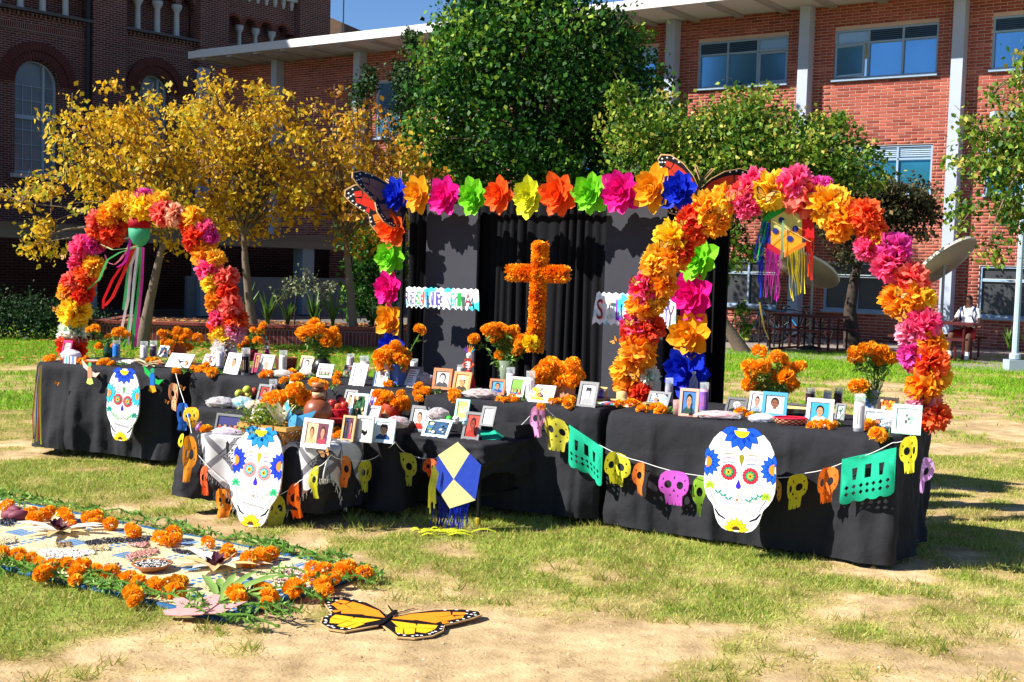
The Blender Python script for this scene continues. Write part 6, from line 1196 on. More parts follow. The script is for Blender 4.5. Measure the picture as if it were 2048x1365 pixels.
# skeleton dolls
def doll(label, x, y, z, h, dress, accent, seed):
    P = at(x, y, z); root = thing('skeleton_doll', label, 'doll', P, YAW); s = h / .3; rr = random.Random(seed)
    m_ = MB(); m_.lathe([(.055 * s, 0), (.05 * s, .02 * s), (.035 * s, .08 * s), (.016 * s, .135 * s), (.014 * s, .14 * s)], 16, jit=.06); m_.build('dress', mat('doll_' + dress[1:], dress, .6, .25, 40), root, True)
    m_ = MB(); m_.tube([(0, 0, .13 * s), (0, 0, .2 * s)], [.012 * s, .016 * s], 8)
    for e in range(3): m_.box((0, -.014 * s, (.155 + .016 * e) * s), (.034 * s, .006 * s, .006 * s))
    m_.build('ribs', pm('#f0e4dc'), root)
    m_ = MB(); m_.lathe([(.001, .2 * s), (.012 * s, .203 * s), (.02 * s, .225 * s), (.018 * s, .243 * s), (.001, .25 * s)], 12); hd = m_.build('skull', pm('#f0ece4'), root, True)
    m_ = MB()
    for e in (-1, 1): m_.lathe([(.001, -.003), (.005 * s, 0), (.001, .003)], 8, 0, (e * .007 * s, -.018 * s, .228 * s))
    m_.box((0, -.018 * s, .211 * s), (.014 * s, .003, .004 * s)); m_.build('face', pm('#121212'), hd)
    for e in (-1, 1):
        m_ = MB(); m_.tube([(e * .016 * s, 0, .19 * s), (e * .04 * s, -.01 * s, .17 * s), (e * .02 * s, -.03 * s, .15 * s)], .006 * s, 6); m_.build('arm', mat('doll_' + accent[1:], accent, .6, .1), root)
    for k in range(7):
        a = R(30 + 20 * k); m_ = MB(); m_.tube([(.012 * s * math.cos(a), 0, .245 * s), (.045 * s * math.cos(a), 0, .245 * s + .055 * s * math.sin(a))], [.005 * s, .003 * s], 5); m_.build('feather', pm(rr.choice(['#e8582a', '#1aa0c8', '#58b83a', '#6a2aa0', '#e8c02a'])), root)
    for e in (-1, 0, 1): inst(MG[0], 'flower', root, (e * .018 * s, -.012 * s, .2 * s), rrot(), .011 * s, paper('#f7611a'))
doll('skeleton lady doll in a red dress with a feather crown on the raised table', 937, 782, ZT1, .33, '#b8142c', '#e8582a', 1)
doll('skeleton lady doll in a purple magenta dress behind the left photos', 534, 722, ZT1, .22, '#b0187a', '#d8d0e8', 2)
# trinkets on the kite table: small sugar skulls and sweets
for k, (x, y, c_, lb) in enumerate(((878, 826, '#e8d8d4', 'small pinkish sugar skull left of the green sweet'), (912, 842, '#dfe8e4', 'small white sugar skull below the marigolds on the kite table'), (930, 846, '#a8dce0', 'small turquoise sugar skull beside the deep red picture'))):
    P = at(x, y + 6, ZR); ss = thing('sugar_skull', lb, 'sugar skull', P, YAW); m_ = MB(); m_.lathe([(.012, 0), (.016, .012), (.024, .03), (.02, .046), (.001, .052)], 14); m_.build('head', mat('sugar_' + c_[1:], c_, .6, .1), ss, True)
    m_ = MB()
    for e in (-1, 1): m_.lathe([(.001, -.006), (.006, 0), (.001, .006)], 8, 0, (e * .009, -.02, .03))
    m_.box((0, -.016, .012), (.016, .004, .003)); m_.build('face', pm('#7a1c5a'), ss)
m_ = MB(); m_.lathe([(.001, -.05), (.018, -.04), (.02, 0), (.018, .04), (.001, .05)], 12); tag(m_.build('wrapped_sweet', mat('sweet_green', '#3ac03a', .3, .1), None, True, at(896, 838, ZR + .02), (R(70), R(60), 0)), 'shiny green wrapped sweet among the sugar skulls', 'sweet')
m_ = MB(); m_.lathe([(.001, 0), (.014, .02), (.018, .06), (.014, .11), (.001, .14)], 12); tag(m_.build('corn_cob', mat('corn_orange', '#d88a2a', .5, .3, 90), None, True, at(1018, 866, ZQ + .015), (R(80), 0, R(60))), 'orange corn cob at the right end of the kite table', 'corn')
# ================================================================== LOOSE MARIGOLDS ON THE TABLES
ORD = ['leftmost', 'second from the left', 'third from the left', 'fourth from the left', 'fifth from the left', 'sixth from the left', 'seventh from the left', 'eighth from the left']
def row(where, z, pts, s=.045, grp='loose marigold heads on the tables', stems=True):
    pts = sorted(pts); n_ = len(pts)
    for k, (x, y) in enumerate(pts):
        P = at(x, y + 5, z); sz = s * random.uniform(.7, 1.18); P.z += sz * .42
        o = inst(random.choice(MG), 'marigold', None, P, (random.uniform(-1, .2), random.uniform(-.6, .6), random.uniform(0, 6.28)), sz)
        tag(o, f'marigold {where}' + (f', {ORD[k]}' if n_ > 1 else ''), 'marigold', grp)
    if stems:
        P = at(pts[-1][0], pts[-1][1] + 5, z); paths = [[Vector((0, .02, .012)), at(x + 14, y + 1, z) + Vector((0, .03, .02)) - P, at(x + 28 + random.uniform(-6, 6), y - 2 + random.uniform(-2, 3), z) + Vector((0, .04, .008)) - P] for x, y in (pts[-1], (pts[-1][0] + 5, pts[-1][1] + 6))]
        o = greenery('greenery_bunch', None, paths, 16, .035, int(pts[0][0])); o.location = P; tag(o, f'leafy stem of the marigolds {where}', 'stems', 'cut stems on the tables')
row('at the far left corner of the far left table', ZT1, [(92, 716), (104, 715), (99, 720)], .042); row('between the two dishes on the far left table', ZT1, [(160, 722), (172, 715), (168, 726)], .04); row('in front of the booklets on the far left table', ZT1, [(204, 727), (213, 725), (222, 728)], .043)
row('behind the corn husk pile', ZT1, [(298, 720), (308, 722), (319, 726)], .04); row('hanging at the right front corner of the far left table', ZT1, [(353, 742)], .045); row('at the left front of the raised left table', ZT1, [(378, 732), (388, 736), (401, 741), (415, 742), (424, 746), (410, 735)], .046)
row('below the grey frame with the person in red', ZT1, [(526, 752), (537, 752)], .045); row('at the front edge under the clear bread bag', ZT1, [(567, 761)], .048); row('in a clump left of the clay jug neck', ZT1, [(583, 746), (588, 756), (597, 755), (603, 753), (590, 763)], .042); row('behind the clay jug neck', ZT1, [(626, 765), (645, 772)], .047)
row('in a pile below the little grey frame', ZT1, [(671, 757), (673, 766), (676, 750)], .045); row('at the foot of the square blue vase', ZT1, [(777, 771)], .055, stems=True); row('hanging over the edge in front of the dark bread', ZT1, [(838, 776), (847, 780), (834, 787), (838, 797), (852, 784)], .042)
row('at the foot of the man in a hat photo', ZT1, [(906, 785), (913, 789), (908, 797)], .045); row('in front of the crowd on grass photo', ZT1, [(998, 799), (1012, 801), (1024, 794), (1030, 800)], .043); row('in front of the tan cardboard box', ZT1, [(1104, 805), (1116, 804), (1130, 800), (1141, 804), (1136, 811)], .048)
row('pinning the paper garland at the table corner', ZT1, [(1082, 813)], .034, stems=False); row('in front of the straw sombrero', ZT1, [(1238, 808), (1262, 809), (1274, 808), (1284, 821), (1308, 817), (1322, 825), (1316, 815)], .042)
row('beside the old photo of a pale head', ZT1, [(1481, 828), (1500, 831)], .045); row('at the foot of the turquoise portrait', ZT1, [(1622, 853), (1631, 849), (1650, 855), (1662, 851)], .043); row('at the front edge near the tall pictured candle', ZT1, [(1736, 857), (1755, 874)], .055)
row('on the low table beside the purple onion', ZK, [(412, 861)], .055, stems=False); row('on the scarf beside the big double frame', ZK, [(669, 876), (675, 866), (680, 874)], .042); row('behind the sugar skulls on the kite table', ZR, [(898, 819), (911, 826), (920, 834), (926, 828)], .043); row('at the right of the red runner', ZM, [(748, 848)], .035)
# ================================================================== PAINTED SKULL BOARDS
HALF = [(.0, 1.0), (.22, .995), (.42, .98), (.62, .945), (.78, .885), (.9, .8), (.965, .7), (.99, .6), (1.0, .48), (.985, .41), (.93, .345), (.84, .29), (.75, .255), (.69, .225), (.65, .17), (.6, .11), (.52, .06), (.42, .025), (.28, .004), (0, 0)]
def skull_board(label, Pb, W_, H_, lean, yaw, pal, seed, jaw=1.0):
    root = thing('skull_board', label, 'painted board', Pb, rot=(-R(lean), 0, yaw)); t_ = .014; X_ = lambda a: a * W_ / 2; Z_ = lambda b: b * H_
    out = [(a, b) for a, b in HALF] + [(-a, b) for a, b in HALF[-2:0:-1]]; m_ = MB(); m_.ext([(X_(a), Z_(b)) for a, b in out], -t_ / 2, t_ / 2); m_.build('board', mat('board_white', '#efece6', .55, .03, 10), root)
    Y0 = -t_ / 2 - .0012; d = .001
    def flower(cx, cz, r0, r1, w, n_, a0, a1, hp, hc, nm, oy=0):
        m = MB()
        for k in range(n_):
            a = R(lerp(a0, a1, k / max(1, n_ - 1))); m.petal(cx, cz, a, r0 * .6, r1 + .004, w + .004, Y0 - oy, 2); m.petal(cx, cz, a, r0 * .6, r1, w, Y0 - d - oy, 0)
        pts = [(cx + r0 * math.cos(R(lerp(a0, a1, k / 16) if abs(a1 - a0) < 350 else 22.5 * k)), cz + r0 * math.sin(R(lerp(a0, a1, k / 16) if abs(a1 - a0) < 350 else 22.5 * k))) for k in range(17 if abs(a1 - a0) < 350 else 16)]
        m.sheet(pts, Y0 - 2 * d - oy, 1); m.build(nm, [pm(hp), pm(hc), ink], root)
    s = H_
    flower(X_(.0), Z_(.985), .075 * s, .2 * s, .085 * s, 7, -172, -8, pal['top'], '#f4d820', 'forehead_flower')
    flower(X_(-.955), Z_(.65), .055 * s, .14 * s, .05 * s, 8, -84, 84, pal['side'], '#f08a20', 'temple_flower'); flower(X_(.955), Z_(.63), .055 * s, .14 * s, .05 * s, 8, 96, 264, pal['side'], '#f08a20', 'temple_flower')
    m = MB(); q = [(0, -.058), (.022, .01), (.026, .035), (.016, .055), (0, .06), (-.016, .055), (-.026, .035), (-.022, .01)]; m.sheet([(X_(.03) + a * s, Z_(.69) + b * s) for a, b in q], Y0); m.build('brow_drop', pm(pal['drop']), root)
    for e in (-1, 1):
        m = MB()
        for k, h in enumerate((1, 2, 3)): m.stroke([(X_(e * (.12 + .42 * t_2) + .02), Z_(.735 - .042 * k) + .02 * s * math.sin(3.14 * t_2) - .006 * s * t_2) for t_2 in (0, .25, .5, .75, 1)], .008 * s, Y0, k)
        m.build('brow_line', [pm('#8a7a2a'), pm('#b04a8a'), pm('#2a5aa0')], root)
    for e, cz in ((-.31, .57), (.3, .55)):
        m = MB(); r = .076 * s; cx, cz = X_(e), Z_(cz)
        for k in range(16): a = 6.2832 * k / 16; m.ell(cx + r * .88 * math.cos(a), cz + r * .88 * math.sin(a), r * .2, r * .2, Y0 - d * .2, 0, 8)
        m.ell(cx, cz, r * .9, r * .9, Y0 - d, 0, 24); m.ell(cx, cz, r * .66, r * .66, Y0 - 2 * d, 1, 20)
        for k in range(9): a = 6.2832 * k / 9; m.ell(cx + r * .42 * math.cos(a), cz + r * .42 * math.sin(a), r * .19, r * .19, Y0 - 3 * d, 2, 8)
        for k in range(8): m.petal(cx, cz, 6.2832 * k / 8, r * .08, r * .42, r * .2, Y0 - 4 * d, 3)
        m.ell(cx, cz, r * .13, r * .13, Y0 - 5 * d, 4, 10); m.build('eye', [pm(pal['ring']), pm('#26303a'), pm(pal['iris']), pm('#f0a828'), pm('#5a2a14')], root)
    m = MB(); q = [(0, .055), (.014, .02), (.027, -.012), (.02, -.034), (0, -.042), (-.02, -.034), (-.027, -.012), (-.014, .02)]; m.sheet([(X_(-.02) + a * s, Z_(.455) + b * s) for a, b in q], Y0); m.build('nose', pm('#3a20b8'), root)
    m = MB()
    for k in range(9): m.ell(X_(-.02), Z_(.6 - .013 * k), .003 * s, .003 * s, Y0, 0, 6)
    for e in (-1, 1):
        m.stroke([(X_(e * .2), Z_(.47)), (X_(e * .35), Z_(.455)), (X_(e * .5), Z_(.47))], .004 * s, Y0, 0); m.stroke([(X_(e * .2), Z_(.425)), (X_(e * .36), Z_(.44)), (X_(e * .55), Z_(.42))], .004 * s, Y0, 0)
        m.stroke([(X_(e * .82), Z_(.4)), (X_(e * .76), Z_(.33)), (X_(e * .64), Z_(.26)), (X_(e * .58), Z_(.2))], .006 * s, Y0, 0); m.stroke([(X_(e * .64), Z_(.2)), (X_(e * .52), Z_(.145)), (X_(e * .34), Z_(.115))], .02 * s, Y0, 1)
        m.stroke([(X_(e * .46), Z_(.105)), (X_(e * .4), Z_(.085)), (X_(e * .44), Z_(.075))], .006 * s, Y0, 0)
    m.build('drawn_line', [pm('#2c2c34'), pm('#1c1c28')], root)
    m = MB()
    for k in range(22):
        x = X_(-.46 + .9 * k / 21); z = Z_(.215 - .035 * k / 21); m.sheet([(x, z), (x + .008 * s, z), (x + .008 * s, z + .026 * s), (x, z + .026 * s)], Y0, 0)
        m.sheet([(x + .0015 * s, z + .002 * s), (x + .0065 * s, z + .002 * s), (x + .0065 * s, z + .02 * s), (x + .0015 * s, z + .02 * s)], Y0 - d, 1)
    m.build('teeth', [pm('#20202a'), pm('#efece6')], root)
    for e in (-1, 1):
        m = MB(); cx, cz = X_(e * .79 - .03), Z_(.42 if e < 0 else .36)
        for k in range(6): m.petal(cx, cz, R(-30 + 48 * k), .004 * s, .055 * s, .03 * s, Y0, 0)
        m.build('cheek_flower', pm(pal['cheek']), root)
        m = MB()
        for k in range(3): 
            for h in (-1, 1): m.petal(X_(e * (.28 + .15 * k)), Z_(.3 + .028 * k), R(90 + 48 * h * e), .002, .05 * s, .02 * s, Y0, 0)
        m.stroke([(X_(e * .2), Z_(.285)), (X_(e * .38), Z_(.3)), (X_(e * .62), Z_(.36))], .004 * s, Y0 - d, 1); m.build('vine', [pm(pal['vine']), ink], root)
    m = MB()
    for k in range(9): m.petal(X_(-.03), Z_(.31), 6.2832 * k / 9, .008 * s, .058 * s, .02 * s, Y0, 0); m.petal(X_(-.03), Z_(.31), 6.2832 * k / 9, .012 * s, .05 * s, .013 * s, Y0 - d, 1)
    m.ell(X_(-.03), Z_(.31), .013 * s, .013 * s, Y0 - 2 * d, 2); m.build('centre_flower', [pm('#3a3a44'), pm('#f2f0ea'), pm('#e06a3a')], root)
    flower(X_(-.02), Z_(.012), .042 * s, .125 * s, .045 * s, 7, 12, 168, '#f6cc1c', '#4a3018', 'chin_sunflower', .0)
def board_at(x0, y0, x1, y1, z, Dref=None, lean=8):
    P = at((x0 + x1) / 2, y1, z) if Dref is None else atD((x0 + x1) / 2, y1, Dref); k = mpp(P); return P, (x1 - x0) * k / .92, (y1 - y0) * k / math.cos(R(lean))
P, w_, h_ = board_at(206, 738, 279, 882, 0, 9.42, 4); skull_board('narrow painted skull board on the front of the far left table', P, w_, h_, 4, R(-22), dict(top='#1c48c8', side='#38bcd8', ring='#d03a44', iris='#4aa898', cheek='#1a9a88', vine='#6ab06a', drop='#4a9a4a'), 1)
P, w_, h_ = board_at(449, 860, 557, 1054, 0, None, 12); skull_board('painted skull board standing on the earth before the low scarf table', P, w_, h_, 9, R(-24), dict(top='#1e88d0', side='#1a3cd0', ring='#e88a88', iris='#5ad0c8', cheek='#2abf74', vine='#b8c0a8', drop='#a8a030'), 2)
P, w_, h_ = board_at(1406, 857, 1541, 1064, 0, 6.95, 3); skull_board('wide painted skull board on the front of the near right table', P, w_, h_, 3, R(-27), dict(top='#1450d8', side='#1656d0', ring='#d42a3c', iris='#22a868', cheek='#a8cc2a', vine='#1e8a78', drop='#8a8420'), 3)
# ================================================================== CUT PAPER GARLANDS
SKF = [(-.3, .98), (-.12, 1.0), (.12, 1.0), (.3, .98), (.45, .86), (.5, .68), (.49, .5), (.42, .38), (.3, .3), (.28, .02), (.19, .0), (.17, .1), (.15, 0), (.06, 0), (.04, .1), (.02, 0), (-.06, 0), (-.08, .1), (-.1, 0), (-.19, 0), (-.21, .1), (-.27, 0), (-.3, .3), (-.42, .38), (-.49, .5), (-.5, .68), (-.45, .86)]
def circ(cx, cz, rx, rz, n_=10, sq=False): return [(cx + rx * math.cos(6.2832 * k / n_), cz + rz * math.sin(6.2832 * k / n_)) for k in range(n_)]
SKH = [circ(-.2, .6, .12, .115), circ(.2, .6, .12, .115), [(0, .5), (.05, .4), (-.05, .4)], [(0, .86), (.03, .8), (0, .74), (-.03, .8)], [(-.36, .78), (-.33, .74), (-.36, .7), (-.39, .74)], [(.36, .78), (.39, .74), (.36, .7), (.33, .74)], [(-.13, .33), (-.1, .29), (-.13, .25), (-.16, .29)], [(.13, .33), (.16, .29), (.13, .25), (.1, .29)], [(-.38, .52), (-.35, .49), (-.38, .46), (-.41, .49)], [(.38, .52), (.41, .49), (.38, .46), (.35, .49)]]
RCF = [(-.5, 1), (.5, 1), (.5, .12)] + [(.5 - .25 * (k + .5 + .5 * math.cos(math.pi * j / 4) * -1) , .12 - .11 * math.sin(math.pi * j / 4)) for k in range(4) for j in range(1, 4)] + [(-.5, .12)]
RCF = [(-.5, 1), (.5, 1), (.5, .1)]
for k in range(4):
    for j in range(1, 6): a = math.pi * j / 6; RCF.append((.5 - .25 * k - .125 + .125 * math.cos(a), .1 - .09 * math.sin(a)))
RCF.append((-.5, .1))
RCH = [[(-.3, .75), (-.2, .75), (-.22, .5), (-.28, .5)], [(-.06, .78), (.06, .78), (.06, .5), (-.06, .5)], [(.2, .75), (.3, .75), (.28, .5), (.22, .5)]] + [[(x, z + .05), (x + .04, z), (x, z - .05), (x - .04, z)] for x in (-.38, -.25, -.12, 0, .12, .25, .38) for z in (.36, .22)]
from mathutils.geometry import delaunay_2d_cdt
PAPM = {}
def paper_mesh(kind):
    if kind in PAPM: return PAPM[kind]
    out, holes = (SKF, SKH) if kind == 'skull' else (RCF, RCH)
    vs = [Vector(p) for p in out]; es = [(k, (k + 1) % len(out)) for k in range(len(out))]
    for h in holes:
        k0 = len(vs); vs += [Vector(p) for p in h]; es += [(k0 + k, k0 + (k + 1) % len(h)) for k in range(len(h))]
    for a in np.linspace(-.46, .46, 9):
        for b in np.linspace(.12, .95, 8): vs.append(Vector((a + .001, b)))
    rv, re, rf, ov, oe, of = delaunay_2d_cdt(vs, es, [], 0, 1e-5)
    def inside(p, poly):
        c = False; n_ = len(poly)
        for i in range(n_):
            (x1, y1), (x2, y2) = poly[i], poly[(i + 1) % n_]
            if (y1 > p[1]) != (y2 > p[1]) and p[0] < (x2 - x1) * (p[1] - y1) / (y2 - y1 + 1e-12) + x1: c = not c
        return c
    fs = []
    for f in rf:
        c = sum((rv[i] for i in f), Vector((0, 0))) / len(f)
        if inside(c, out) and not any(inside(c, h) for h in holes): fs.append(tuple(f))
    PAPM[kind] = ([tuple(v) for v in rv], fs); return PAPM[kind]
def paper_flag(parent, P, w, h, yaw, hexc, kind='skull', fold=0, tilt=0, lift=0, seed=0, label=None, slope=0):
    rr = random.Random(seed); V2, fs = paper_mesh(kind); vs = []; ph = rr.uniform(0, 6); k1 = rr.uniform(5, 9); am = rr.uniform(.012, .03)
    for (x, z) in V2:
        xx = x * w; zz = (z - 1) * h; y = am * math.sin(x * k1 + ph) * (1.2 - z) + .02 * math.sin(z * 4 + ph) * (1 - z)
        if fold:                                           # part of the sheet folded round toward the back
            if x * fold > .02: e = abs(x * w) - .02 * w; xx = fold * (.02 * w + e * .3); y -= e * .8
        vs.append((xx, y - lift * (1 - z) * h, zz + slope * xx))
    m_ = MB(); m_.add(vs, fs); o = m_.build('paper_skull' if kind == 'skull' else 'paper_panel', mat('cutpaper_' + hexc[1:], hexc, .75, .07, 12, trans=.3), parent, True, P, (R(tilt), 0, yaw))
    if label: o['label'] = label
    return o
def garland(label, pts, flags, Dplane=None):
    """pts: world points of the string; flags: (t along list, pixel w, pixel h, colour, kind, fold, label, yaw, slope)"""
    P0 = pts[0]; root = thing('paper_garland', label, 'garland', P0); m_ = MB()
    fine = []
    for a, b in zip(pts[:-1], pts[1:]):
        for k in range(4): fine.append(a.lerp(b, k / 4) - P0 - Vector((0, 0, .012 * math.sin(math.pi * k / 4))))
    m_.tube(fine + [pts[-1] - P0], .0022, 6); m_.build('string', mat('string_white', '#eceae4', .8), root)
    for k, (P, w, h, c_, kind, fold, lb, yaw, slope) in enumerate(flags):
        kk = mpp(P); paper_flag(root, P - P0, w * kk / .88, h * kk, yaw, c_, kind, fold, random.uniform(-6, 4), 0, 900 + k + int(P.x * 100), lb, slope)
    return root
FA, FB = Vector((.64, 7.72)), Vector((2.15, 6.82)); fd = (FB - FA).normalized(); fn = Vector((fd.y, -fd.x)); fn = fn if fn.y < 0 else -fn
def rf_(x, y, off=.1): return onv(x, y, FA + fn * off, FB + fn * off)
def mid_(x, y, off=.1): a = Vector((-.575, 8.28)); b = Vector((.575, 7.76)); d = (b - a).normalized(); n_ = Vector((d.y, -d.x)); n_ = n_ if n_.y < 0 else -n_; return onv(x, y, a + n_ * off, b + n_ * off)
ry = R(-26)
GR_, YL, TE, OR2, MA, LG, PK, LI = '#a8c020', '#e0dc3c', '#1fc79a', '#f08430', '#d25ac8', '#9ccc3a', '#ee9ad0', '#cc9ad8'
garland('white string garland of cut paper skulls across the near right table', [at(1020, 870, ZQ + .02), mid_(1077, 813), mid_(1090, 815), mid_(1142, 857), rf_(1202, 892), rf_(1284, 924), rf_(1400, 952, .09), rf_(1470, 957, .05), rf_(1540, 955, .05), rf_(1610, 947, .08), rf_(1695, 922), rf_(1785, 886), rf_(1822, 872, .08)],
    [(mid_(1077, 812, .14), 28, 62, PK, 'skull', 0, 'pink paper skull at the left end of the right garland', R(20), 0), (mid_(1112, 836, .12), 52, 66, '#cfc43c', 'skull', 0, 'yellow paper skull next to the green cut panel', R(-30), -.25), (mid_(1172, 872, .12), 68, 82, TE, 'panel', 0, 'green cut paper panel left of the table gap', R(-30), -.5),
     (rf_(1232, 904), 60, 66, '#e4dc34', 'skull', -1, 'folded yellow paper skull at the left edge of the right table', ry, -.2), (rf_(1288, 926), 40, 66, OR2, 'skull', 1, 'folded orange paper skull left of the magenta one', ry, 0), (rf_(1350, 942), 56, 70, MA, 'skull', 0, 'magenta paper skull left of the wide skull board', ry, 0), (rf_(1411, 952, .06), 44, 84, LG, 'skull', 0, 'lime paper skull half behind the wide skull board', ry, 0),
     (rf_(1540, 955, .06), 46, 72, '#f0a848', 'skull', 0, 'pale orange paper skull peeping out right of the wide skull board', ry, 0), (rf_(1588, 950), 48, 68, '#dcd828', 'skull', -1, 'folded yellow paper skull right of the wide skull board', ry, .3), (rf_(1652, 936), 48, 72, '#f07820', 'skull', -1, 'folded orange paper skull next to the green panel', ry, .3), (rf_(1738, 907), 92, 96, TE, 'panel', 0, 'green cut paper panel at the right of the near table', ry, .32), (rf_(1825, 872, .1), 42, 74, '#d4cc24', 'skull', 1, 'yellow paper skull at the right corner of the near table', R(-10), .2), (rf_(1850, 915, -.02), 40, 72, LI, 'skull', 1, 'lilac paper skull round the right corner of the near table', R(50), 0)])
LA_, LB_ = Vector((-2.05, 7.83)), Vector((-1.12, 7.44)); ld = (LB_ - LA_).normalized(); ln_ = Vector((ld.y, -ld.x)); ln_ = ln_ if ln_.y < 0 else -ln_
def lo_(x, y, off=.1): return onv(x, y, LA_ + ln_ * off, LB_ + ln_ * off)
sA, sB = Vector((-1.12, 7.44)), Vector((-.72, 8.15)); sn = Vector((.87, -.49))
def si_(x, y, off=.06): return onv(x, y, sA + sn * off, sB + sn * off)
T1b = at(344, 743, ZT1) + Vector((.04, -.05, 0))
yk = R(-23); ys = R(30)
garland('white string garland of cut paper skulls round the low scarf table', [T1b, atD(367, 800, 8.9), atD(378, 840, 8.3), atD(392, 905, 7.72), lo_(448, 962), lo_(500, 985, .06), lo_(554, 992), lo_(600, 962), lo_(637, 934), lo_(662, 910, .12), si_(690, 918), si_(740, 920), si_(772, 897), at(790, 884, ZK + .03), atD(815, 908, 7.9), atD(868, 918, 7.75), atD(950, 885, 7.7)],
    [(atD(352, 768, 9.2), 26, 54, '#f0a878', 'skull', 1, 'peach paper skull hanging at the gap right of the far left table', R(10), -.3), (atD(366, 806, 8.7), 26, 56, '#3a7ae0', 'skull', 1, 'blue paper skull in the gap beside the far left table', R(50), 0), (atD(384, 815, 8.35), 46, 42, '#f2b41c', 'skull', 0, 'golden paper skull turned sideways at the left end of the middle step', R(-40), .1), (atD(366, 868, 7.95), 26, 42, '#e8d828', 'skull', 0, 'yellow paper skull over the left corner of the low table', R(-60), 0), (atD(378, 872, 7.72), 32, 92, '#f59a1c', 'skull', -1, 'long folded orange paper skull at the left of the low table', yk, 0),
     (lo_(414, 932), 24, 60, '#f0703c', 'skull', 1, 'narrow folded orange paper skull left of the standing skull board', yk, 0), (lo_(448, 978, .04), 40, 60, '#f28a1c', 'skull', 0, 'orange paper skull half behind the standing skull board', yk, 0), (lo_(550, 990), 44, 66, '#d8d448', 'skull', 0, 'yellow paper skull right of the standing skull board', yk, 0), (lo_(596, 966), 40, 74, '#f2701c', 'skull', 1, 'orange paper skull below the scarf tassels', yk, .2), (lo_(637, 932), 32, 66, '#dcd838', 'skull', 1, 'yellow paper skull at the front corner of the scarf', yk, .2),
     (si_(686, 912), 30, 66, '#f08a3a', 'skull', -1, 'orange paper skull on the scarf side right of the corner', ys, 0), (si_(734, 920), 30, 64, '#d4d03c', 'skull', 1, 'yellow paper skull before the scarf point', ys, 0), (atD(784, 884, 7.95), 46, 40, '#f26a2c', 'skull', 0, 'red orange paper skull at the back corner of the scarf', ys, 0), (atD(807, 906, 7.85), 52, 68, '#d0cc44', 'skull', 0, 'yellow paper skull hanging left of the kite', R(-14), 0), (atD(862, 918, 7.72), 26, 40, '#e0642c', 'skull', 0, 'red orange paper skull half behind the kite', R(-20), 0), (atD(945, 886, 7.68), 34, 50, '#e0dc6c', 'skull', 0, 'pale yellow paper skull behind the top right edge of the kite', R(-20), 0)])
# green paper panel lying folded on the kite table
m_ = MB(); q = [at(956, 850, ZQ + .05), at(964, 880, ZQ + .008), at(1000, 880, ZQ + .008), at(1014, 870, ZQ + .01), at(985, 852, ZQ + .06)]; c_ = sum(q, Vector()) / 5
m_.add([p - q[1] for p in q], [(0, 1, 2), (0, 2, 4), (2, 3, 4)]); tag(m_.build('folded_cut_paper', mat('cutpaper_' + TE[1:], TE, .75), None, False, q[1]), 'green cut paper panel lying folded on the kite table', 'paper')
# ================================================================== FRINGED SCARF OVER THE LOW TABLE
def scarf_mat():
    m = bpy.data.materials.new('scarf'); m.use_nodes = True; t = m.node_tree; n = t.nodes; L = t.links; b = n['Principled BSDF']; b.inputs['Roughness'].default_value = .9
    tc = n.new('ShaderNodeTexCoord'); sp = n.new('ShaderNodeSeparateXYZ'); at_ = n.new('ShaderNodeAttribute'); at_.attribute_name = 'uvw'; L.new(at_.outputs['Vector'], sp.inputs[0])
    def stripe(sock, per, duty):
        a = n.new('ShaderNodeMath'); a.operation = 'FRACT'; s_ = n.new('ShaderNodeMath'); s_.operation = 'MULTIPLY'; s_.inputs[1].default_value = per; L.new(sock, s_.inputs[0]); L.new(s_.outputs[0], a.inputs[0]); c = n.new('ShaderNodeMath'); c.operation = 'LESS_THAN'; c.inputs[1].default_value = duty; L.new(a.outputs[0], c.inputs[0]); return c.outputs[0]
    # wide grey border stripes plus a fine black zigzag field
    s1 = stripe(sp.outputs[0], 4.2, .16); s2 = stripe(sp.outputs[1], 4.2, .16)
    mxm = n.new('ShaderNodeMath'); mxm.operation = 'MAXIMUM'; L.new(s1, mxm.inputs[0]); L.new(s2, mxm.inputs[1])
    wv = n.new('ShaderNodeTexWave'); wv.wave_type = 'BANDS'; wv.wave_profile = 'TRI'; wv.inputs['Scale'].default_value = 16; wv.inputs['Distortion'].default_value = 6; wv.inputs['Detail'].default_value = 0; wv.inputs['Detail Scale'].default_value = 3; L.new(at_.outputs['Vector'], wv.inputs['Vector'])
    gt = n.new('ShaderNodeMath'); gt.operation = 'GREATER_THAN'; gt.inputs[1].default_value = .62; L.new(wv.outputs[1], gt.inputs[0])
    fld = n.new('ShaderNodeMath'); fld.operation = 'MULTIPLY'; s3 = stripe(sp.outputs[0], 2.1, .42); s4 = stripe(sp.outputs[1], 2.1, .42); mm = n.new('ShaderNodeMath'); mm.operation = 'MULTIPLY'; L.new(s3, mm.inputs[0]); L.new(s4, mm.inputs[1]); L.new(gt.outputs[0], fld.inputs[0]); L.new(mm.outputs[0], fld.inputs[1])
    m1 = n.new('ShaderNodeMix'); m1.data_type = 'RGBA'; m1.inputs[6].default_value = lin('#c4c2c0'); m1.inputs[7].default_value = lin('#6e6c70'); L.new(mxm.outputs[0], m1.inputs[0])
    m2 = n.new('ShaderNodeMix'); m2.data_type = 'RGBA'; m2.inputs[7].default_value = lin('#17171a'); L.new(m1.outputs[2], m2.inputs[6]); L.new(fld.outputs[0], m2.inputs[0]); L.new(m2.outputs[2], b.inputs['Base Color'])
    no = n.new('ShaderNodeTexNoise'); no.inputs['Scale'].default_value = 300; L.new(tc.outputs['Object'], no.inputs['Vector']); bp = n.new('ShaderNodeBump'); bp.inputs['Strength'].default_value = .3; bp.inputs['Distance'].default_value = .004; L.new(no.outputs[0], bp.inputs['Height']); L.new(bp.outputs[0], b.inputs['Normal'])
    return m
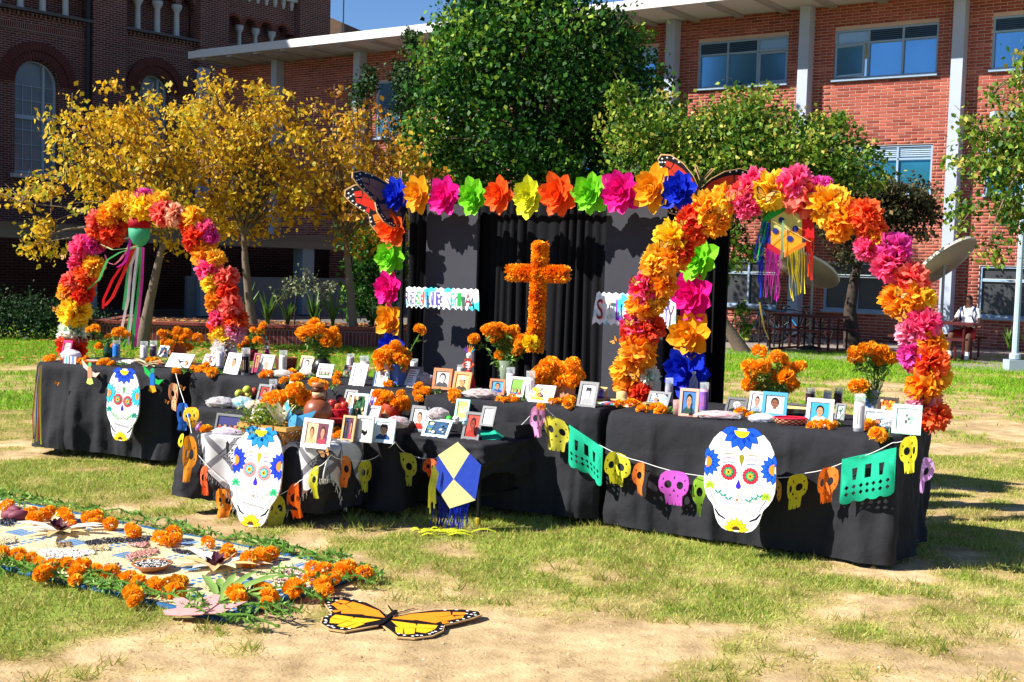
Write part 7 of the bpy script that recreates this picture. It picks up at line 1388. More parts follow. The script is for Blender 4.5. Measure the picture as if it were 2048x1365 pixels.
# the scarf is a square laid cornerwise; points beyond the table edge hang down
ang = math.atan2(ld.y, ld.x); T0 = Vector((LA_.x, LA_.y)); tl = (LB_ - LA_).length; td = .78
SC = Vector((.58, .22)); S2 = .6; N_ = 46; vs = []; uv = []
def fold_down(x, y):
    """table frame: x along the front edge, y into the table"""
    z = ZK + .014; ox = 0; oy = 0; wob = .012 * math.sin(x * 31) * math.cos(y * 23)
    if y < 0: z -= -y * .985; oy = -.035 - .12 * -y * .3 + .02 * math.sin(x * 26); y_ = 0
    else: y_ = y
    if x > tl: d_ = x - tl; z -= d_ * .98; ox = .035 + .02 * math.sin(y * 24); x_ = tl
    else: x_ = x
    return x_ + ox, y_ + oy, max(.015, z + wob * .2)
for j in range(N_ + 1):
    for k in range(N_ + 1):
        a, b_ = (k / N_ - .5) * 2 * S2, (j / N_ - .5) * 2 * S2; x = SC.x + (a + b_) * .7071; y = SC.y + (a - b_) * .7071 * -1
        x = max(x, .1 - .02 * y); y = min(y, td - .03)
        vs.append(fold_down(x, y)); uv.append((a, b_, 0))
m = N_ + 1; m_ = MB(); m_.add(vs, [(j * m + k, j * m + k + 1, (j + 1) * m + k + 1, (j + 1) * m + k) for j in range(N_) for k in range(N_)])
sf = thing('fringed_scarf', 'black and white patterned scarf with fringe draped over the low table', 'scarf', (T0.x, T0.y, 0), ang)
o = m_.build('cloth', scarf_mat(), sf, True); at_ = o.data.attributes.new('uvw', 'FLOAT_VECTOR', 'POINT'); at_.data.foreach_set('vector', np.array(uv, np.float32).ravel())
m_ = MB(); edge = [(j, 0) for j in range(m)] + [(N_, k) for k in range(m)] + [(j, N_) for j in range(m)] + [(0, k) for k in range(m)]
for (j, k) in edge:
    p = Vector(vs[j * m + k])
    if p.z < ZK - .01 or random.random() < .3:
        for e in range(2): q = p + Vector((random.uniform(-.012, .012), -.006 + random.uniform(-.008, .008), 0)); m_.tube([q, q + Vector((random.uniform(-.008, .008), random.uniform(-.01, .004), -.03 * random.uniform(.7, 1.2)))], [.0018, .001], 4, 0, False)
tag(m_.build('fringe', mat('scarf_thread', '#e6e3de', .9), sf), kind='stuff')
mz = min(vs, key=lambda p: p[2]); m_ = MB(); m_.tube([Vector(mz), Vector(mz) + Vector((0, -.005, -.03)), Vector(mz) + Vector((0, -.005, -.04)), Vector(mz) + Vector((0, -.005, -.09))], [.003, .003, .012, .018], 8); m_.build('tassel', mat('scarf_thread', ''), sf)
# ================================================================== KITES AND HANGING ORNAMENTS
kD = 7.42; kp = lambda x, y: atD(x, y, kD)
kc_ = kp(907, 1010); kite = thing('kite', 'cream and blue hexagonal paper kite leaning on the low table', 'kite', kp(905, 1018)); K0 = kp(905, 1018)
z5 = lambda a, b: (340 + a / 3.2, 840 + b / 3.2)
def kpt(a, b): x, y = z5(a, b); t_ = (1018 - y) / 140; return atD(x, y, kD + .06 * t_ + (x - 905) / 60 * -.04) - K0
ctr, tp_, rt_, rb_, bt_, lt_, lb_ = kpt(1815, 380), kpt(1842, 142), kpt(1992, 290), kpt(1955, 515), kpt(1790, 568), kpt(1715, 228), kpt(1686, 410)
for nm, poly, c_ in (('cream_panel', [ctr, lt_, tp_, kpt(1917, 216)], '#e4de9a'), ('blue_panel', [ctr, kpt(1917, 216), rt_, rb_], '#2a48b8'), ('cream_panel', [ctr, rb_, bt_, kpt(1735, 480)], '#e4de9a'), ('blue_panel', [ctr, kpt(1735, 480), lb_, lt_], '#2a48b8')):
    m_ = MB(); n0 = Vector((0, .004, 0)); m_.add([p for p in poly] + [p + n0 for p in poly], [(0, 1, 2, 3), (7, 6, 5, 4)] + [(i, i + 4, (i + 1) % 4 + 4, (i + 1) % 4) for i in range(4)]); m_.build(nm, mat('kite_' + c_[1:], c_, .6, .1, 14, trans=.2, bump=.3, bscale=25), kite)
m_ = MB()
for a, b in ((tp_, bt_), (lt_, rb_), (lb_, rt_)): m_.tube([a + Vector((0, .008, 0)), b + Vector((0, .008, 0))], .0025, 6)
m_.build('spar', mat('kite_spar', '#c8a878', .6), kite)
def ribbon(pts, w, nm, mt, parent, tw=.0):
    m_ = MB(); vs = []; n_ = len(pts)
    for k, p in enumerate(pts):
        p = Vector(p); a = tw * k; s_ = Vector((math.cos(a), math.sin(a), 0)) * w / 2; vs += [p - s_, p + s_]
    m_.add(vs, [(2 * k, 2 * k + 1, 2 * k + 3, 2 * k + 2) for k in range(n_ - 1)]); return m_.build(nm, mt, parent, True)
rbm = lambda h: mat('ribbon_' + h[1:], h, .5, .12, 20, trans=.3)
for k in range(14):
    x0, y0 = z5(1800 + 9 * k, 545 - k * 2); p0 = atD(x0, y0, kD + .02) - K0; x1, y1 = z5(1770 + 10.5 * k + random.uniform(-12, 12), 690 + random.uniform(-20, 50)); p1 = atD(x1, y1, kD - .02) - K0; p1.z = max(p1.z, -K0.z + .01)
    ribbon([p0, p0.lerp(p1, .35) + Vector((random.uniform(-.015, .015), random.uniform(-.03, 0), 0)), p0.lerp(p1, .7) + Vector((random.uniform(-.015, .015), random.uniform(-.03, 0), 0)), p1], .009, 'tail_ribbon', rbm('#1c34c8'), kite, random.uniform(.2, .7))
for k in range(6):
    x0, y0 = z5(1690 + 5 * k, 290 + 10 * k); p0 = atD(x0, y0, kD + .03) - K0; x1, y1 = z5(1655 + 9 * k, 560 + random.uniform(-40, 40)); p1 = atD(x1, y1, kD + .02) - K0; ribbon([p0, p0.lerp(p1, .5) + Vector((-.012, -.01, 0)), p1], .012, 'tail_ribbon', rbm('#e4dc4a'), kite, .4)
for k in range(10):
    x0, y0 = z5(1690 + 12 * k, 470 + 8 * k); p0 = atD(x0, y0, kD + .08) - K0; p1 = Vector((p0.x + random.uniform(-.04, .04), p0.y, -K0.z + .02)); ribbon([p0, p0.lerp(p1, .5) + Vector((.012, .01, 0)), p1], .009, 'tail_ribbon', rbm('#12208a'), kite, .4)
yp = thing('paper_streamers', 'yellow green paper streamers fallen on the grass below the kite', 'streamers', at(880, 1072))
for k in range(22):
    a = random.uniform(-.5, .5) + (3.14 if k % 2 else 0); c0 = Vector((random.gauss(0, .09), random.gauss(0, .04), .012)); l = random.uniform(.06, .16); pts = [c0 + Vector((math.cos(a) * l * t_, math.sin(a) * l * t_ * .5, .02 * math.sin(3 * t_) + .004)) for t_ in (0, .33, .66, 1)]
    m_ = MB(); m_.add([v for p in pts for v in (p - Vector((0, .008, 0)), p + Vector((0, .008, .004)))], [(0, 1, 3, 2), (2, 3, 5, 4), (4, 5, 7, 6)]); m_.build('streamer', rbm('#cdd42c'), yp)
# right arch kite
def ra(x, y, off=0.0): return onv(x, y, Vector(RAa) + Vector((NX.x, NX.y)) * off, Vector(RAb) + Vector((NX.x, NX.y)) * off)
z9 = lambda a, b: (1480 + a / 4.875, 400 + b / 4.875)
K1 = ra(*z9(450, 320), .0); ok = thing('kite', 'many coloured octagonal kite with long fringes hanging in the right arch', 'kite', K1)
def rk(a, b, off=.0): return ra(*z9(a, b), off) - K1
kmat = lambda h: mat('kitefilm_' + h[1:], h, .6, .06, 10, trans=.5)
for nm, pl, h in (('pale_panel', [(480, 85), (605, 160), (605, 275), (450, 300), (300, 300), (300, 190)], '#d8d884'), ('gold_panel', [(300, 300), (450, 300), (605, 275), (605, 400), (600, 440), (440, 520), (300, 430)], '#f0b024'), ('red_panel', [(605, 165), (715, 175), (725, 370), (605, 370)], '#d8181c'), ('blue_panel', [(215, 230), (298, 225), (298, 425), (215, 430)], '#1c2a9a'), ('green_panel', [(215, 190), (300, 110), (470, 80), (400, 120), (298, 190), (240, 240)], '#1fb84a'), ('crimson_panel', [(245, 420), (300, 432), (440, 520), (395, 550), (250, 470)], '#c8183c'), ('orange_panel', [(440, 520), (610, 420), (690, 410), (600, 470), (430, 565)], '#f08a20')):
    m_ = MB(); p = [rk(a, b) for a, b in pl]; q = [v + Vector((NX.x, NX.y, 0)) * -.003 for v in p]; n_ = len(p); m_.add(p + q, [tuple(range(n_)), tuple(range(2 * n_ - 1, n_ - 1, -1))] + [(i, n_ + i, n_ + (i + 1) % n_, (i + 1) % n_) for i in range(n_)]); m_.build(nm, kmat(h), ok)
for (a, b) in ((403, 198), (345, 305), (540, 283), (487, 380)):
    m_ = MB(); m_.add([rk(a + 30 * math.cos(.45 * k), b + 30 * math.sin(.45 * k), .006) for k in range(14)], [tuple(range(14))]); m_.build('dot', pm('#1c2468'), ok)
m_ = MB()
for a, b in (((300, 200), (690, 410)), ((300, 430), (600, 170)), ((480, 85), (430, 560))): m_.tube([rk(*a, .012), rk(*b, .012)], .002, 5)
m_.build('spar', mat('kite_spar', ''), ok)
def fringe(n_, a0, a1, b0, b1, hexs, parent, w=.011, fn_=rk):
    for k in range(n_):
        t_ = (k + .5) / n_; p0 = fn_(lerp(a0[0], a1[0], t_), lerp(a0[1], a1[1], t_), .008); p1 = fn_(lerp(b0[0], b1[0], t_) + random.uniform(-14, 14), lerp(b0[1], b1[1], t_) + random.uniform(-45, 25), .015)
        pts = [p0.lerp(p1, s_) + Vector((random.uniform(-.008, .008), random.uniform(-.012, .012), 0)) * (1 if 0 < s_ < 1 else 0) for s_ in (0, .25, .5, .75, 1)]; ribbon(pts, w * random.uniform(.7, 1.2), 'fringe_ribbon', rbm(hexs[k % len(hexs)]), parent, random.uniform(.1, .6))
fringe(9, (250, 470), (395, 550), (230, 960), (380, 990), ['#d82aa0', '#b82ab0', '#e04ab8'], ok); fringe(8, (455, 535), (630, 450), (490, 970), (640, 930), ['#d8c82a', '#e8d83a'], ok); fringe(6, (640, 370), (725, 370), (660, 780), (715, 760), ['#d8181c', '#e8481c', '#e02a24'], ok); fringe(9, (215, 200), (290, 230), (150, 620), (225, 560), ['#1c4ac8', '#1aa88a', '#1fb84a', '#1c2a9a'], ok); fringe(4, (180, 560), (225, 540), (165, 800), (205, 1010), ['#1830b8', '#1c2a9a'], ok)
ribbon([rk(190, 1000), rk(205, 1100), rk(225, 1200), rk(240, 1270), rk(265, 1320), rk(280, 1364)], .012, 'tail_ribbon', rbm('#c8b850'), ok, .2); ribbon([rk(425, 200, .02), rk(410, 330, .03), rk(412, 460, .03), rk(403, 580, .03)], .018, 'tail_ribbon', rbm('#a8e0b0'), ok, .1)
# left arch ornament: red and mint cup with ribbons
def la(x, y, off=.0): return onv(x, y, Vector(LAa) + Vector((NX.x, NX.y)) * off, Vector(LAb) + Vector((NX.x, NX.y)) * off)
K2 = la(279, 445); lo = thing('ribbon_ornament', 'red and mint paper cup trailing long ribbons inside the left arch', 'ornament', K2); kk = mpp(K2)
m_ = MB(); m_.lathe([(22 * kk, 8 * kk), (22 * kk, -12 * kk)], 18); m_.build('red_band', kmat('#c8142c'), lo, True); m_ = MB(); m_.lathe([(21.5 * kk, -12 * kk), (20 * kk, -30 * kk), (12 * kk, -44 * kk), (2 * kk, -50 * kk)], 18); m_.build('mint_cup', kmat('#58c89a'), lo, True)
for k, (pts, w, h) in enumerate((([(262, 480), (252, 505), (240, 520), (228, 530), (215, 525), (210, 510)], 5, '#e87aa0'), ([(275, 495), (262, 530), (256, 600), (245, 650), (238, 690)], 6, '#e8d0d8'), ([(272, 492), (258, 530), (252, 580), (247, 620)], 6, '#4ab870'), ([(280, 495), (270, 560), (262, 625), (256, 660), (248, 695)], 6, '#58c878'), ([(284, 495), (280, 560), (274, 610), (268, 650), (265, 700)], 7, '#3aae58'), ([(286, 495), (284, 560), (277, 630), (270, 695)], 6, '#d83aa0'), ([(270, 490), (245, 530), (225, 560), (207, 600), (206, 618)], 6, '#d8202c'), ([(268, 495), (248, 545), (225, 595), (210, 612)], 7, '#e02a2c'), ([(275, 492), (250, 498), (225, 500), (200, 488)], 5, '#c8f0b8'), ([(275, 494), (240, 505), (215, 520), (198, 560), (172, 582)], 5, '#58c878'), ([(262, 470), (258, 500), (250, 525), (235, 535)], 6, '#c82ab0'), ([(276, 495), (268, 560), (262, 640), (256, 690)], 5, '#f0e8f0'))):
    wp = [la(x, y, .03 + .004 * k) - K2 for x, y in pts]; ribbon(wp, w * kk, 'ribbon', rbm(h), lo, .25)
# striped tail hanging off the far left table corner
P = at(82, 735, ZT1); tl_ = thing('paper_tail', 'yellow white and blue paper tail hanging off the far left table corner', 'streamer', P + Vector((-.03, -.03, .0))); D_ = P.y - .05
for k in range(7):
    x0 = 66 + 2.4 * k; col_ = ['#c83a5a', '#e8dc4a', '#f0f0f0', '#1c4ad8', '#e8e03a'][k % 5]; pts = [atD(80 + k * .4, 730, D_), atD(lerp(80, x0, .6), 775, D_), atD(x0, 830, D_), atD(x0 + random.uniform(-3, 3), 880 + random.uniform(-10, 16), D_)]; ribbon([p - tl_.location for p in pts], .012, 'strip', rbm(col_), tl_, .3)
# flat paper birds pinned on the far left table front
T1A, T1B = Vector((-3.85, 9.95)), Vector((-2.62, 9.45)); td_ = (T1B - T1A).normalized(); tn = Vector((td_.y, -td_.x)); tn = tn if tn.y < 0 else -tn
def tf(x, y, off=.06): return onv(x, y, T1A + tn * off, T1B + tn * off)
def flat_bird(label, x, y, s, cols, mir):
    P = tf(x, y, .075); root = thing('paper_bird', label, 'paper bird', P, R(-22)); k = mpp(P) * s; m = -1 if mir else 1
    for nm, pl, c_ in (('wing', [(-4, 4), (-16, 12), (-20, 26), (-14, 22), (-2, 12)], cols[0]), ('wing', [(4, 6), (12, 2), (24, 4), (14, -6), (2, -4)], cols[0]), ('body', [(-5, 10), (0, 16), (5, 10), (5, -8), (-4, -8)], cols[1]), ('head', [(-2, 14), (4, 14), (5, 20), (1, 23), (-4, 19)], cols[2]), ('tail', [(-4, -7), (5, -7), (9, -18), (1, -21), (-8, -18)], cols[3])):
        m_ = MB(); pp = [(m * a * k, b * k) for a, b in pl]; oy = {'wing': 0, 'body': -.004, 'head': -.006, 'tail': -.002}[nm]; m_.ext(pp, oy - .002, oy); m_.build(nm, pm(c_), root)
flat_bird('pale pink and green paper bird pinned under the far left table edge', 180, 748, 1.05, ['#e8c4b0', '#f08a6a', '#58b86a', '#c8d86a'], False); flat_bird('green and blue paper hummingbird with an orange tail on the far left table', 305, 762, 1.15, ['#1fae4a', '#1c6ac0', '#159a6a', '#f0a01c'], False)
for (x, y, s, lb, D_) in ((115, 767, 18, 'small orange paper butterfly in the dark fold at the left of the far left table', 0), (366, 776, 20, 'small orange paper butterfly at the right edge of the far left table', 0), (335, 804, 16, 'small amber paper butterfly low on the far left table front', 0)): P = tf(x, y, .08); small_butterfly(lb, P, s * mpp(P) * .5, R(-22), 'paper butterflies on the table cloths', R(20), 0, '#d8842a')
P = lo_(651, 906, .13); small_butterfly('pale orange paper butterfly on the front corner of the scarf', P, 34 * mpp(P) * .5, yk, 'paper butterflies on the table cloths', R(-20), 0, '#f0b070'); P = atD(398, 848, 8.3); small_butterfly('tan paper butterfly beside the golden paper skull', P, 24 * mpp(P) * .5, yk, 'paper butterflies on the table cloths', 0, 0, '#e8b47a')
# ================================================================== WOVEN MAT WITH OFFERINGS ON THE GROUND
MA_, MB_ = at(735, 1150), at(440, 1243); mu = Vector((-2.6, 1.57, 0)).normalized(); mv = (MB_ - MA_); mL = 4.2; mW = mv.length
mo = Vector((MA_.x, MA_.y, 0)); mat_ang = math.atan2(mu.y, mu.x)
# frame: x runs back-left along the mat, y across toward the camera
MX, MY = mu, Vector((-mu.y, mu.x, 0)); MY = MY if MY.y < 0 else -MY
def onm(x, y, z=.0): return mo + MX * x + MY * y + Vector((0, 0, z))
def mxy(px_, py_, z=.02): p = at(px_, py_, z) - mo; return p.dot(MX), p.dot(MY)
mroot = thing('woven_mat', 'cream woven floor mat with blue stripes on the ground at the left', 'mat', mo); wvm = bpy.data.materials.new('mat_weave'); wvm.use_nodes = True
t = wvm.node_tree; n = t.nodes; L = t.links; b = n['Principled BSDF']; b.inputs['Roughness'].default_value = .85
at_ = n.new('ShaderNodeAttribute'); at_.attribute_name = 'uvw'; bt = n.new('ShaderNodeTexBrick'); bt.inputs['Scale'].default_value = 1; bt.inputs['Brick Width'].default_value = .03; bt.inputs['Row Height'].default_value = .012; bt.inputs['Mortar Size'].default_value = .0014; bt.inputs['Color1'].default_value = lin('#e2d8b4'); bt.inputs['Color2'].default_value = lin('#d4c498'); bt.inputs['Mortar'].default_value = lin('#a8905a'); L.new(at_.outputs['Vector'], bt.inputs['Vector'])
sp = n.new('ShaderNodeSeparateXYZ'); L.new(at_.outputs['Vector'], sp.inputs[0])
def fr(sock, per, lo_v, hi_v):
    m1 = n.new('ShaderNodeMath'); m1.operation = 'MULTIPLY'; m1.inputs[1].default_value = per; L.new(sock, m1.inputs[0]); m2 = n.new('ShaderNodeMath'); m2.operation = 'FRACT'; L.new(m1.outputs[0], m2.inputs[0])
    a = n.new('ShaderNodeMath'); a.operation = 'GREATER_THAN'; a.inputs[1].default_value = lo_v; L.new(m2.outputs[0], a.inputs[0]); c = n.new('ShaderNodeMath'); c.operation = 'LESS_THAN'; c.inputs[1].default_value = hi_v; L.new(m2.outputs[0], c.inputs[0]); d = n.new('ShaderNodeMath'); d.operation = 'MULTIPLY'; L.new(a.outputs[0], d.inputs[0]); L.new(c.outputs[0], d.inputs[1]); return d.outputs[0]
def comb(op, a, b_): q = n.new('ShaderNodeMath'); q.operation = op; L.new(a, q.inputs[0]); L.new(b_, q.inputs[1]); return q.outputs[0]
dash = fr(sp.outputs[1], 22, 0, .62); stripes = comb('MULTIPLY', comb('MAXIMUM', fr(sp.outputs[0], 2.2, .1, .16), fr(sp.outputs[0], 2.2, .2, .26)), dash)
blk = comb('MULTIPLY', fr(sp.outputs[0], 2.2, .5, .85), fr(sp.outputs[1], 2.6, .2, .5)); blk2 = comb('MULTIPLY', blk, fr(sp.outputs[0], 30, .1, .9))
msk = comb('MAXIMUM', stripes, blk2)
mx = n.new('ShaderNodeMix'); mx.data_type = 'RGBA'; mx.inputs[7].default_value = lin('#1c6ea8'); L.new(msk, mx.inputs[0]); L.new(bt.outputs[0], mx.inputs[6]); L.new(mx.outputs[2], b.inputs['Base Color'])
bp = n.new('ShaderNodeBump'); bp.inputs['Strength'].default_value = .5; bp.inputs['Distance'].default_value = .004; bp.invert = True; L.new(bt.outputs['Fac'], bp.inputs['Height']); L.new(bp.outputs[0], b.inputs['Normal'])
nx_, ny_ = 60, 20; vs = []; uv = []
for j in range(ny_ + 1):
    for i_ in range(nx_ + 1): x, y = mL * i_ / nx_, mW * j / ny_; vs.append(onm(x, y, .022 + .004 * math.sin(x * 7 + y * 5)) - mo); uv.append((x, y, 0))
m_ = MB(); m_.add(vs, [(j * (nx_ + 1) + i_, j * (nx_ + 1) + i_ + 1, (j + 1) * (nx_ + 1) + i_ + 1, (j + 1) * (nx_ + 1) + i_) for j in range(ny_) for i_ in range(nx_)])
o = m_.build('weave', wvm, mroot, True); a_ = o.data.attributes.new('uvw', 'FLOAT_VECTOR', 'POINT'); a_.data.foreach_set('vector', np.array(uv, np.float32).ravel())
blu = mat('mat_blue_edge', '#14507c', .8, .2, 20, bump=.3)
m_ = MB(); e0 = [(0, 0), (0, mW)]; m_.tube([onm(-.015, -.02, .022) - mo, onm(-.02, mW / 2, .024) - mo, onm(-.015, mW + .02, .022) - mo], .02, 8); m_.build('rolled_edge', blu, mroot, True)
for yy in (-.012, mW + .012): m_ = MB(); m_.tube([onm(0, yy, .014) - mo, onm(mL, yy, .014) - mo], .014, 6); m_.build('side_edge', blu, mroot, True)
# marigold border: each head a thing, greenery as bunches
def NTH(k):
    b_ = ['', 'first', 'second', 'third', 'fourth', 'fifth', 'sixth', 'seventh', 'eighth', 'ninth', 'tenth', 'eleventh', 'twelfth', 'thirteenth', 'fourteenth', 'fifteenth', 'sixteenth', 'seventeenth', 'eighteenth', 'nineteenth']; k += 1
    return b_[k] if k < 20 else 'twentieth' if k == 20 else 'thirtieth' if k == 30 else ('twenty-' if k < 30 else 'thirty-') + b_[k % 10]
def mrow(where, pts, s=.05):
    pts = sorted(pts)
    for k, (x, y) in enumerate(pts):
        P = at(x, y + 8, .04); sz = s * random.uniform(.65, 1.12); P.z = .03 + sz * .55
        o = inst(random.choice(MG), 'marigold', None, P, (random.uniform(-.9, .3), random.uniform(-.6, .6), random.uniform(0, 6.28)), sz)
        tag(o, f'{NTH(k)} marigold head from the left {where}', 'marigold', 'marigold heads bordering the woven mat')
z8 = lambda l: [(a / 2.695, 980 + b / 2.695) for a, b in l]
mrow('along the far border of the mat', z8([(20, 80), (45, 65), (150, 115), (175, 100), (200, 130), (240, 120), (265, 110), (190, 150), (345, 130), (360, 145), (385, 175), (480, 145), (500, 165), (530, 150), (515, 135), (595, 180), (700, 190), (725, 225), (715, 215), (865, 255), (890, 270), (935, 235), (940, 265), (1120, 280), (1210, 340), (1225, 310), (1245, 330), (1205, 355), (1340, 375), (1395, 345), (1410, 360), (1465, 335), (1430, 355)]), .053)
mrow('at the right corner of the mat', z8([(1685, 420), (1745, 430), (1850, 410), (1865, 440), (1840, 435), (1965, 445), (1680, 480), (1740, 510), (1720, 490), (1750, 545), (1795, 475), (1870, 420)]), .055)
mrow('along the near border of the mat', z8([(10, 345), (95, 345), (120, 378), (170, 355), (210, 380), (225, 395), (285, 395), (340, 390), (370, 400), (235, 455), (440, 415), (415, 450), (405, 480), (515, 420), (530, 440), (600, 450), (665, 465), (700, 470), (745, 500), (715, 565), (720, 590), (830, 510), (850, 500), (840, 530), (925, 545), (955, 545), (1270, 560), (1300, 575), (1285, 580), (1410, 540), (1430, 545), (1450, 580), (1440, 600), (1580, 530), (1600, 540)]), .052)
mrow('in yellow, just inside the near border of the mat', z8([(905, 480), (950, 480), (975, 500)]), .045)
for o in [q for q in bpy.data.objects if q.name.startswith('marigold') and 'in yellow, just' in str(q.get('label', ''))]: o.material_slots[0].link = 'OBJECT'; o.material_slots[0].material = tintmat('marigold_yellow', [(0, '#c07a06'), (.5, '#f0ac14'), (1, '#f8c838')], trans=.2)
def border(label, ya, yb, x0, x1, nb, seed):
    rr = random.Random(seed); P0 = onm((x0 + x1) / 2, (ya + yb) / 2); paths = []
    for k in range(nb):
        x = rr.uniform(x0, x1); y = rr.uniform(ya, yb); l = rr.uniform(.15, .32) * rr.choice((-1, 1)); y2 = y + rr.uniform(-.06, .06); z = .035 + rr.random() * .03
        paths.append([onm(x, y, z) - P0, onm(x + l * .5, (y + y2) / 2, z + .02) - P0, onm(x + l, y2, z - .01) - P0])
    o = greenery('greenery_border', None, paths, 30, .042, seed, .0045); o.location = P0; tag(o, label, 'stems', kind='stuff'); return o
border('leafy green marigold stems laid along the far border of the mat', -.1, .06, .0, 3.6, 46, 1); border('leafy green marigold stems laid along the near border of the mat', mW - .1, mW + .1, -.05, 3.2, 62, 2); border('leafy green stems across the right end of the mat', .05, mW, -.1, .06, 18, 3)
# bean mosaics: seeds one by one
def beans(label, px_poly, n_, hexs, size, seed):
    poly = [mxy(x, y) for x, y in px_poly]; g = np.random.default_rng(seed); xs_ = [p[0] for p in poly]; ys_ = [p[1] for p in poly]
    def inside(px__, py__):
        c = False
        for i_ in range(len(poly)):
            (x1, y1), (x2, y2) = poly[i_], poly[(i_ + 1) % len(poly)]
            if (y1 > py__) != (y2 > py__) and px__ < (x2 - x1) * (py__ - y1) / (y2 - y1 + 1e-12) + x1: c = not c
        return c
    V = []; F = []; T = []; got = 0; tries = 0
    while got < n_ and tries < n_ * 20:
        tries += 1; x, y = g.uniform(min(xs_), max(xs_)), g.uniform(min(ys_), max(ys_))
        if not inside(x, y): continue
        got += 1; a = g.uniform(0, 6.28); l, w = size * g.uniform(.8, 1.2), size * .6; z = .026 + g.random() * .006; c = onm(x, y, z) - mo; u = MX * math.cos(a) + MY * math.sin(a); v_ = Vector((-u.y, u.x, 0)); k0 = len(V)
        for q in range(6): th = 6.2832 * q / 6; V.append(tuple(c + u * l * math.cos(th) + v_ * w * math.sin(th)))
        for q in range(6): th = 6.2832 * q / 6; V.append(tuple(c + u * l * .55 * math.cos(th) + v_ * w * .55 * math.sin(th) + Vector((0, 0, w * .8))))
        for q in range(6): F.append((k0 + q, k0 + (q + 1) % 6, k0 + 6 + (q + 1) % 6, k0 + 6 + q))
        F.append((k0 + 6, k0 + 7, k0 + 8, k0 + 9)); F.append((k0 + 9, k0 + 10, k0 + 11, k0 + 6)); T += [g.random()] * 12
    o = npmesh('bean_mosaic', V, F, tintmat('beans_' + ''.join(h[1:] for h in hexs), [(k / (len(hexs) - 1), h) for k, h in enumerate(hexs)], trans=0, rough=.35, spec=.4), tint=T); o.location = mo; tag(o, label, 'beans', kind='stuff')
zz = lambda l: z8(l)
beans('curved band of black beans laid out on the mat', zz([(450, 290), (560, 270), (700, 262), (800, 270), (790, 300), (700, 285), (560, 295), (480, 310)]), 420, ['#15141a', '#2a2c38'], .0085, 1); beans('black beans spread at the left edge of the mat', zz([(0, 165), (100, 155), (60, 200), (0, 195)]), 160, ['#15141a', '#2a2c38'], .0085, 2)
beans('band of black beans at the right of the mosaic', zz([(920, 320), (1000, 335), (1180, 345), (1160, 370), (1000, 355), (930, 340)]), 260, ['#15141a', '#2a2c38'], .0085, 3); beans('pink beans edging the black bean band', zz([(690, 300), (800, 290), (780, 318), (720, 312)]), 150, ['#b87a70', '#d8a898'], .0085, 4)
beans('white beans spread in the middle left of the mat', zz([(190, 330), (300, 325), (500, 335), (520, 350), (400, 372), (240, 365)]), 420, ['#e8dcc8', '#f4ece0'], .009, 5); beans('pink speckled beans in a small ring on the mat', zz([(680, 360), (760, 335), (850, 320), (850, 350), (760, 375), (690, 390)]), 260, ['#a8685a', '#d09a88'], .0085, 6)
beans('brown lentils heaped near the mat centre', zz([(300, 295), (380, 290), (390, 315), (310, 318)]), 150, ['#6a5038', '#a88a58'], .008, 7); beans('tan beans at the right of the white beans', zz([(470, 310), (580, 310), (590, 330), (490, 335)]), 160, ['#b89a68', '#d8c090'], .008, 8); beans('purple beans near the near border', zz([(560, 410), (640, 405), (640, 430), (580, 435)]), 150, ['#4a1c30', '#8a4a5a', '#d8c8b8'], .008, 9); beans('pink and white beans at the right corner of the mat', zz([(1490, 480), (1560, 420), (1640, 430), (1640, 490), (1550, 510), (1480, 510)]), 420, ['#a8685a', '#d8a898', '#f0e4d4'], .009, 10); beans('pale beans at the far left of the mat', zz([(0, 270), (80, 262), (90, 285), (20, 300)]), 120, ['#b8906a', '#e8d8b8'], .008, 11)
# bowl of black and white beans
P = at(304, 1140, .025); bw_ = thing('bean_bowl', 'shallow wooden bowl of black and white beans on the mat', 'bowl', P); m_ = MB(); m_.lathe([(.06, 0), (.105, .035), (.1, .037), (.06, .012)], 26); m_.build('bowl', mat('wood_bowl', '#a86a3c', .5, .2, 14), bw_, True)
g = np.random.default_rng(5); V = []; F = []; T = []
for k in range(260):
    r = .088 * math.sqrt(g.random()); a = g.uniform(0, 6.28); c = Vector((r * math.cos(a), r * math.sin(a), .03 + .006 * g.random())); th = g.uniform(0, 3.14); u = Vector((math.cos(th), math.sin(th), .2)); v_ = Vector((-u.y, u.x, 0)); k0 = len(V)
    V += [tuple(c - u * .008), tuple(c + v_ * .005 + Vector((0, 0, .002))), tuple(c + u * .008), tuple(c - v_ * .005 + Vector((0, 0, .002)))]; F.append((k0, k0 + 1, k0 + 2, k0 + 3)); T += [float(g.random() > .45)] * 4
o = npmesh('beans', V, F, tintmat('bowl_beans', [(0, '#1c1c24'), (1, '#e8e2d8')], trans=0), bw_, tint=T); tag(o, kind='stuff')
m_ = MB(); m_.lathe([(.088, .028), (.001, .03)], 20); m_.build('bean_bed', mat('bean_bed', '#4a4640', .8), bw_)
